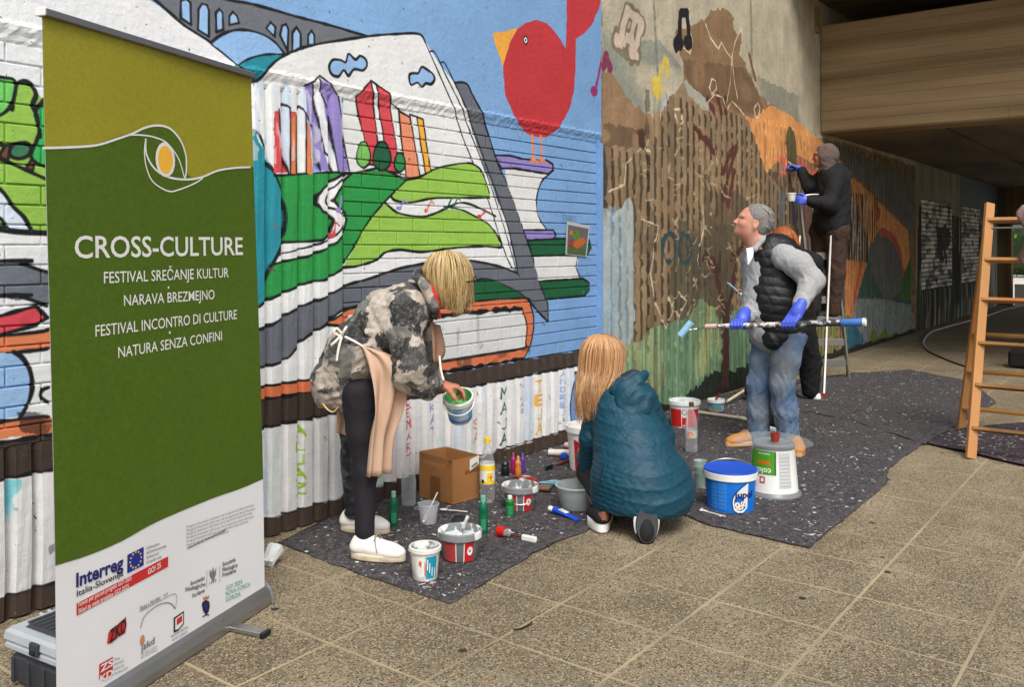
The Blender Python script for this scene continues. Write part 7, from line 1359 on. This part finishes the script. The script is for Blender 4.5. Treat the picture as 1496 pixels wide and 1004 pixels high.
sheet('shirt_placket', [(J(1090, 363, 5.96), J(1100, 361, 5.94)), (J(1091, 372, 5.945), J(1101, 371, 5.93)), (J(1092, 381, 5.935), J(1098, 380, 5.925)), (J(1092, 387, 5.93), J(1093.5, 387, 5.93))], P_('white_shirt', (214, 216, 218), rough=.8), MN, g_, wav=0)
b = Body(.005); b.chain([J(1092, 368, 6.0), J(1103, 364, 5.98), J(1112, 352, 6.0), J(1118, 345, 6.08)], [.014, .018, .02, .02], .012); b.build('collar', SWT, MN, g_)
b = Body(.0055); b.cone(J(1132, 388, 6.10), J(1138, 440, 6.10), .185, .222, .07, n=FW, f=.80).cone(J(1138, 440, 6.10), J(1142, 472, 6.10), .222, .215, .06, n=FW, f=.80); b.cone(J(1126, 374, 6.10), J(1138, 374, 6.1), .135, .14, .05); b.cone(J(1148, 488, 6.02), J(1130, 500, 5.98), .10, .05, .06); b.cone(J(1112, 494, 6.22), J(1110, 470, 6.24), .08, .09, .05); b.cone(J(1128, 355, 6.05), J(1138, 352, 6.16), .05, .05, .04)
Rf = frame(RT*-.28+UP, RT); b.P.append(('s', np.array(J(1164, 386, 5.80)), np.array([list(r) for r in frame(UP, RT)]), np.array([.10, .10, .115]), .01)); b.P.append(('s', np.array(J(1066, 425, 5.86)), np.array([list(r) for r in frame(UP+RT*-.16, RT)]), np.array([.235, .27, .60]), .01))
_og = np.array(g_); _r3 = np.array(RT)
b.disp = lambda X: -.006*np.abs(np.sin(np.pi*(X[:, 2]+.10*((X-_og)@_r3))/.062))**.45+.003+wrinkle(.004, 30, 14)(X)
b.build('vest', VEST, MN, g_, smooth=1)
b = Body(.0058); 
for h_, k_, a_, sd in ((hipN, knN, J(1152, 640, 6.02), 1), (hipF, knF, J(1108, 640, 6.16), 2)): b.chain([h_, (h_+k_)/2, k_, (k_+a_)/2, a_], [.108, .095, .080, .078, .072], .03)
b.cone(J(1124, 484, 6.1), J(1154, 484, 6.1), .13, .13, .05); wk = wrinkle(.009, 38, 16, UP, 3.0); b.disp = lambda X: wk(X)*np.clip(1.5-np.abs(X[:, 2]-.25)*2, .35, 1.3); b.build('jeans', JEAN, MN, g_)
a_, b_2 = gr(1106, 650), gr(1061, 655); a_.z = b_2.z = .012; shoe(MN, g_, a_+RT*.03, b_2, TANS, P_('tan_sole', (196, 158, 110)), h=.085, w=.048, sole=.028, lace=WLACE); a_, b_2 = gr(1164, 668), gr(1126, 677); a_.z = b_2.z = .012; shoe(MN, g_, J(1165, 648, 6.02)*1, J(1165, 648, 6.02)+(b_2-a_)*1.2+FW*-.1, TANS, P_('tan_sole', (196, 158, 110)), h=.085, w=.048, sole=.028) if False else shoe(MN, g_, Vector((anN.x, anN.y, .012))+RT*.06+FW*.03, Vector((anN.x, anN.y, .012))+RT*.0-FW*.22, TANS, P_('tan_sole', (196, 158, 110)), h=.085, w=.048, sole=.028)
GH = hair_mat('grey_hair', (86, 82, 78), (196, 192, 186)); b = Body(.005); q = lambda x, y, z: hc+hR@(Vector((x, y, z))*1.06); RR = [list(r) for r in hR]; b.ell(q(-.018, 0, .042), RR, [.104, .090, .098], .02); b.ell(q(-.055, 0, -.015), RR, [.058, .080, .068], .02); b.P.append(('s', np.array(q(.088, 0, -.012)), np.array(RR), np.array([.088, .13, .085]), .01)); b.disp = wrinkle(.004, 90, 3); b.build('hair_base', mat('grey_under', (120, 116, 112), rough=.7, var=.25, scale=60), MN, g_)
def shorth(r):
    u = r.uniform(-1, 1); v = r.uniform(0, 1); a = math.pi*(.5+u*.5); ph = v*1.9-.35
    n_ = Vector((-math.sin(ph+.5)*.9+.22, math.sin(u*1.5)*.95, math.cos(ph+.5))); n_.normalize()
    p = q(-.018+n_.x*.100, n_.y*.086, .042+n_.z*.094)
    if n_.z < -.75 or (n_.x > .5 and n_.z < .5): return None
    t_ = hR@(Vector((-.6, n_.y*.2, -.55))); d = (hR@n_)*.006; return [p, p+d+t_*.015, p+d*1.2+t_*.034*r.uniform(.7, 1.2)]
hair_strands('hair', MN, g_, shorth, GH, 1500, 5, w=.0013, seg=4)
PO = empty('roller_pole', PX_a, 'long paint-spattered roller pole with blue grip, held level by the grey-haired man', 'paint roller'); L_ = (PX_b-PX_a).length
MB().tube([Vector((0, 0, 0)), pd_*.10, pd_*.101, pd_*(L_*.52)], [.011, .013, .016, .017], 12).obj('inner_shaft', mat('spattered_shaft', (110, 108, 104), rough=.5, var=.2, scale=50, col2=(214, 208, 200), c2=(.46, .52)), PO, smooth=True); MB().tube([pd_*(L_*.5), pd_*(L_*.96)], .0205, 12).obj('outer_shaft', mat('dark_shaft', (66, 68, 70), rough=.45, metal=.3, var=.2, scale=50, col2=(190, 188, 184), c2=(.56, .62)), PO, smooth=True)
MB().tube([pd_*(L_*.95), pd_*(L_*.955), pd_*(L_+.085)], [.022, .025, .025], 14).obj('grip', P_('blue_grip', (70, 116, 190), rough=.6, bump=.3), PO, smooth=True); MB().tube([pd_*(L_+.084), pd_*(L_+.10), pd_*(L_+.104)], [.026, .026, .018], 14).obj('end_cap', WHITEP, PO, smooth=True); MB().tube([-pd_*.03, pd_*.05], [.016, .019], 10).obj('socket', P_('pinkish_socket', (206, 178, 166)), PO, smooth=True)
r0_, r1_ = J(1010, 471, 6.24), J(994, 491, 6.26); MB().tube([Vector(p)-PX_a for p in spline([PX_a, J(1022, 480, 6.22), J(1008, 482, 6.23), J(1003, 481, 6.24)], 4)], .004, 6).obj('wire', ALU, PO, smooth=True); MB().tube([r0_-PX_a, r1_-PX_a], .026, 16).obj('roller_sleeve', mat('pale_blue_pile', (150, 196, 222), rough=.9, var=.08, scale=60, bump=.4), PO, smooth=True)

# ================= woman hidden behind the man
g_ = gr(1180, 586); W3 = empty('person', g_, 'ginger-haired woman in black clothes and white sneakers, mostly hidden behind the man', 'person'); BLKC = mat('black_cloth', (17, 17, 19), rough=.85, var=.1, bump=.2)
hc = J(1142, 352, 7.70); b = Body(.007); hR = frame(UP, -RT+FW*.5); head(b, hc, hR, .97, ears=False); b.cone(hc-UP*.05, J(1150, 395, 7.7), .055, .07, .03); b.chain([J(1128, 400, 7.6), J(1095, 440, 7.5), J(1088, 440, 7.4)], [.05, .042, .03], .02); b.chain([J(1165, 400, 7.8), J(1150, 450, 7.7)], [.05, .05], .02); b.cone(J(1150, 400, 7.7), J(1165, 480, 7.8), .12, .12, .05); b.chain([J(1170, 485, 7.85), J(1182, 530, 7.95), J(1184, 572, 7.98)], [.09, .06, .04], .03); b.chain([J(1150, 485, 7.8), J(1110, 540, 7.9), J(1098, 575, 7.95)], [.09, .06, .04], .03)
hand(b, J(1088, 440, 7.4), UP*.9-RT*.25, -RT, s=.95, curl=.9, side=1); b.build('body', SKIN2, W3, g_)
b = Body(.007); b.cone(J(1152, 388, 7.7), J(1166, 470, 7.8), .135, .15, .06, n=FW, f=1.15); b.chain([J(1178, 378, 7.74), J(1190, 400, 7.8), J(1188, 450, 7.75)], [.085, .075, .065], .05); b.chain([J(1128, 400, 7.6), J(1098, 445, 7.5)], [.07, .05], .03); b.cone(J(1160, 376, 7.7), J(1190, 384, 7.72), .085, .075, .04); b.disp = wrinkle(.014, 20, 31); b.build('jacket', BLKC, W3, g_)
b = Body(.007); b.chain([J(1172, 485, 7.85), J(1183, 530, 7.95), J(1184, 570, 7.98)], [.12, .10, .078], .03); b.chain([J(1150, 485, 7.8), J(1112, 540, 7.9), J(1099, 572, 7.95)], [.12, .09, .07], .03); b.disp = wrinkle(.010, 28, 33); b.build('trousers', BLKC, W3, g_)
hl = gr(1166, 578); to = gr(1197, 587); hl.z = to.z = .014; shoe(W3, g_, hl, to, WSHOE, WSO, h=.085, w=.045, lace=P_('red_lace', (170, 30, 34))); hl = gr(1090, 582); to = gr(1112, 588); hl.z = to.z = .014; shoe(W3, g_, hl, to, WSHOE, WSO, h=.085, w=.045)
GIN = hair_mat('ginger_hair', (112, 52, 18), (208, 120, 54)); 
def ging(r):
    a = r.uniform(0, 2*math.pi); x, y = math.cos(a), math.sin(a); R1 = .10+r.uniform(-.005, .01); top_ = hc+UP*.12; return [top_, hc+RT*(x*.07+.02)+FW*y*.07+UP*.10, hc+RT*(x*R1+.03)+FW*y*R1+UP*.02, hc+RT*(x*R1*.9+.06)+FW*y*R1*.9-UP*.09, hc+RT*(x*.06+.09)+FW*y*.06-UP*r.uniform(.14, .2)]
b = Body(.006); b.ell(hc+UP*.03+RT*.015, [list(r) for r in frame(UP, FW)], [.10, .10, .10], .02); b.cone(hc, hc-UP*.10+RT*.06, .08, .05, .04); b.build('hair_base', mat('ginger_under', (140, 74, 30), rough=.6, var=.2, scale=40), W3, g_); hair_strands('hair', W3, g_, ging, GIN, 900, 6, w=.002, seg=9)
a_, c_ = J(1088, 436, 7.32), J(1064, 414, 7.2); t = brush('paintbrush', J(1092, 470, 7.36), J(1082, 428, 7.3), 'long paint-covered brush handle in the ginger-haired woman\'s hand', WOODW, STAINW, w=.03)
t = empty('brush_cleaner', c_, 'pale blue plastic scraper held up in front of the tree trunk', 'scraper'); d_ = (a_-c_); MB().bar(Vector((0, 0, 0)), d_*.42, .05, .012, .005, side=FW).obj('blade', P_('pale_blue_plastic', (158, 208, 226)), t); MB().bar(d_*.40, d_, .024, .010, .004, side=FW).obj('handle', P_('pale_blue_plastic', (158, 208, 226)), t)
hl = gr(1139, 634); to = gr(1120, 628); hl.z = to.z = .014
SHB = empty('sneaker', hl, 'black sneaker with pink mark and white sole standing behind the man\'s legs', 'shoe'); so = shoe(SHB, hl, hl+RT*.02, hl-RT*.12+FW*.2, BSH, WSO, h=.12, w=.05, sole=.03); MB().add([RT*.02-FW*.052+UP*.06, RT*.05-FW*.045+UP*.06, RT*.045-FW*.045+UP*.10, RT*.03-FW*.048+UP*.09], [(0, 1, 2, 3)]).obj('pink_mark', P_('pink_print', (230, 60, 100)), SHB)

# ================= hooded painter on the step ladder
g_ = J(1207, 466, 9.28); HP = empty('person', g_, 'hooded painter in dark clothes and blue gloves standing on the aluminium step ladder', 'person'); D = 9.30
hc = J(1205, 229, 9.28); hR = frame(UP+RT*.1, -RT+FW*.35+UP*.05); b = Body(.007); head(b, hc, hR, 1.05, ears=False); b.cone(hc-UP*.06, J(1215, 262, 9.3), .06, .07, .03); shN, shF = J(1222, 262, 9.18), J(1205, 258, 9.45)
b.cone(J(1216, 268, 9.3), J(1212, 330, 9.3), .13, .13, .05).cone(shN, shF, .06, .06, .05); hN, wU = J(1196, 330, 9.3), J(1168, 246, 9.55); elU = J(1183, 273, 9.46); elD, wD = J(1212, 300, 9.08), J(1181, 294, 9.10)
b.chain([shF, elU, wU], [.055, .045, .03], .02); b.chain([shN, elD, wD], [.055, .045, .03], .02)
hA, hB = J(1201, 336, 9.4), J(1222, 336, 9.22); kA, kB = J(1199, 398, 9.44), J(1222, 400, 9.22); aA, aB = J(1198, 452, 9.4), J(1217, 455, 9.26); b.chain([hA, kA, aA], [.09, .06, .04], .03); b.chain([hB, kB, aB], [.09, .06, .04], .03); b.build('body', SKIN2, HP, g_)
b = Body(.0055); hand(b, wU, -RT*.8+UP*.35+FW*.35, -UP*.6-RT*.4, s=1.08, curl=.7, side=-1); b.cone(wU, wU+(elU-wU)*.2, .034, .038, .02); b.build('glove', GLOVE, HP, g_); b = Body(.0055); hand(b, wD, -RT*.9+UP*.1, FW*.9, s=1.08, curl=.8, side=-1); b.cone(wD, wD+(elD-wD)*.2, .034, .038, .02); b.build('glove', GLOVE, HP, g_)
b = Body(.0065); b.cone(J(1218, 262, 9.3), J(1214, 325, 9.3), .165, .185, .07, n=FW, f=1.15); b.chain([shF, elU+RT*.0, J(1171, 250, 9.53)], [.09, .075, .05], .04); b.chain([shN, elD, J(1184, 294, 9.10)], [.095, .08, .055], .04); b.chain([J(1205, 250, 9.24), J(1222, 246, 9.22), J(1238, 256, 9.3), J(1236, 262, 9.4)], [.04, .05, .045, .04], .04); b.disp = wrinkle(.014, 18, 41); b.build('jacket', BLKC, HP, g_)
HOOD = mat('taupe_knit', (104, 82, 74), rough=.95, var=.15, scale=30, bump=.3, col2=(88, 80, 78)); q = lambda x, y, z: hc+hR@(Vector((x, y, z))*1.05); RR = [list(r) for r in hR]
b = Body(.0055); b.ell(q(-.02, 0, .03), RR, [.118, .098, .115], .02); b.cone(q(-.02, 0, -.02), q(-.035, 0, -.13), .095, .088, .05); b.P.append(('s', np.array(q(.105, 0, -.02)), np.array(RR), np.array([.075, .07, .085]), .01)); b.disp = wrinkle(.008, 26, 43); b.build('hood', HOOD, HP, g_)
gl = MB(); gl.tube([q(.104, y, .006+z)-g_ for y, z in ((-.06, 0), (-.045, -.02), (-.02, -.02), (-.008, 0), (.008, 0), (.02, -.02), (.045, -.02), (.06, 0), (.045, .014), (-.045, .014), (-.06, 0))], .004, 6); gl.tube([q(.10, -.062, .010)-g_, q(.03, -.082, .008)-g_], .003, 6); gl.obj('glasses', BLKP, HP, smooth=True)
b = Body(.007); b.chain([hA, kA, aA], [.115, .085, .068], .03); b.chain([hB, kB, aB], [.115, .085, .068], .03); b.cone(hA, hB, .13, .13, .04); b.disp = wrinkle(.012, 26, 45, UP, 2); b.build('trousers', mat('dark_brown_trousers', (62, 44, 34), rough=.9, var=.15, bump=.2), HP, g_)
DSH = P_('dark_shoe', (30, 34, 40), rough=.7); 
for hl in (J(1204, 466, 9.40), J(1222, 467, 9.24)): shoe(HP, g_, hl+RT*.02, hl-RT*.22+FW*.1, DSH, GREYP, h=.085, w=.046)
loc = J(1156, 294, 9.12); t = bucket('paint_cup', loc, .036, .046, .085, STAINW, 'small white pot of paint held in the hooded painter\'s lower hand', 'paint pot', rim=.003, rimh=.01, fill=P_('orange_paint', (226, 130, 60)), fillz=.8)
brush('paintbrush', wU-RT*.06+UP*.03+FW*.02, J(1143, 230, 9.72), 'brush loaded with orange paint, held against the wall by the hooded painter', P_('yellow_handle', (200, 180, 90)), P_('orange_bristle', (240, 110, 56)), w=.03)
for o in list(bpy.data.objects):
    if o.get('_w') is not None: del o['_w']
# repeats share a group
for stem, g in (('squeeze_bottle', 'squeeze bottles of paint in a row by the wall'), ('paint_tube', 'paint tubes lying about on the felt'), ('paintbrush', 'paintbrushes in use or lying in tubs'), ('plastic_spoon', 'white plastic spoons among the paint pots'), ('drop_cloth', 'felt sheets spread over the paving'),
                ('paint_bucket', 'paint buckets standing on the felt'), ('paint_tub', 'grey and red paint tubs'), ('roller_sleeve', 'roller sleeves lying by the wall'), ('water_bottle', 'clear drinking bottles'), ('paint_bottle', 'green paint bottles on the felt'), ('cable', 'cables on the floor'), ('person', 'people painting the wall')):
    L_g = [o for o in bpy.data.objects if o.parent is None and o.name.split('.')[0] == stem]
    if len(L_g) > 1:
        for o in L_g: o['group'] = g
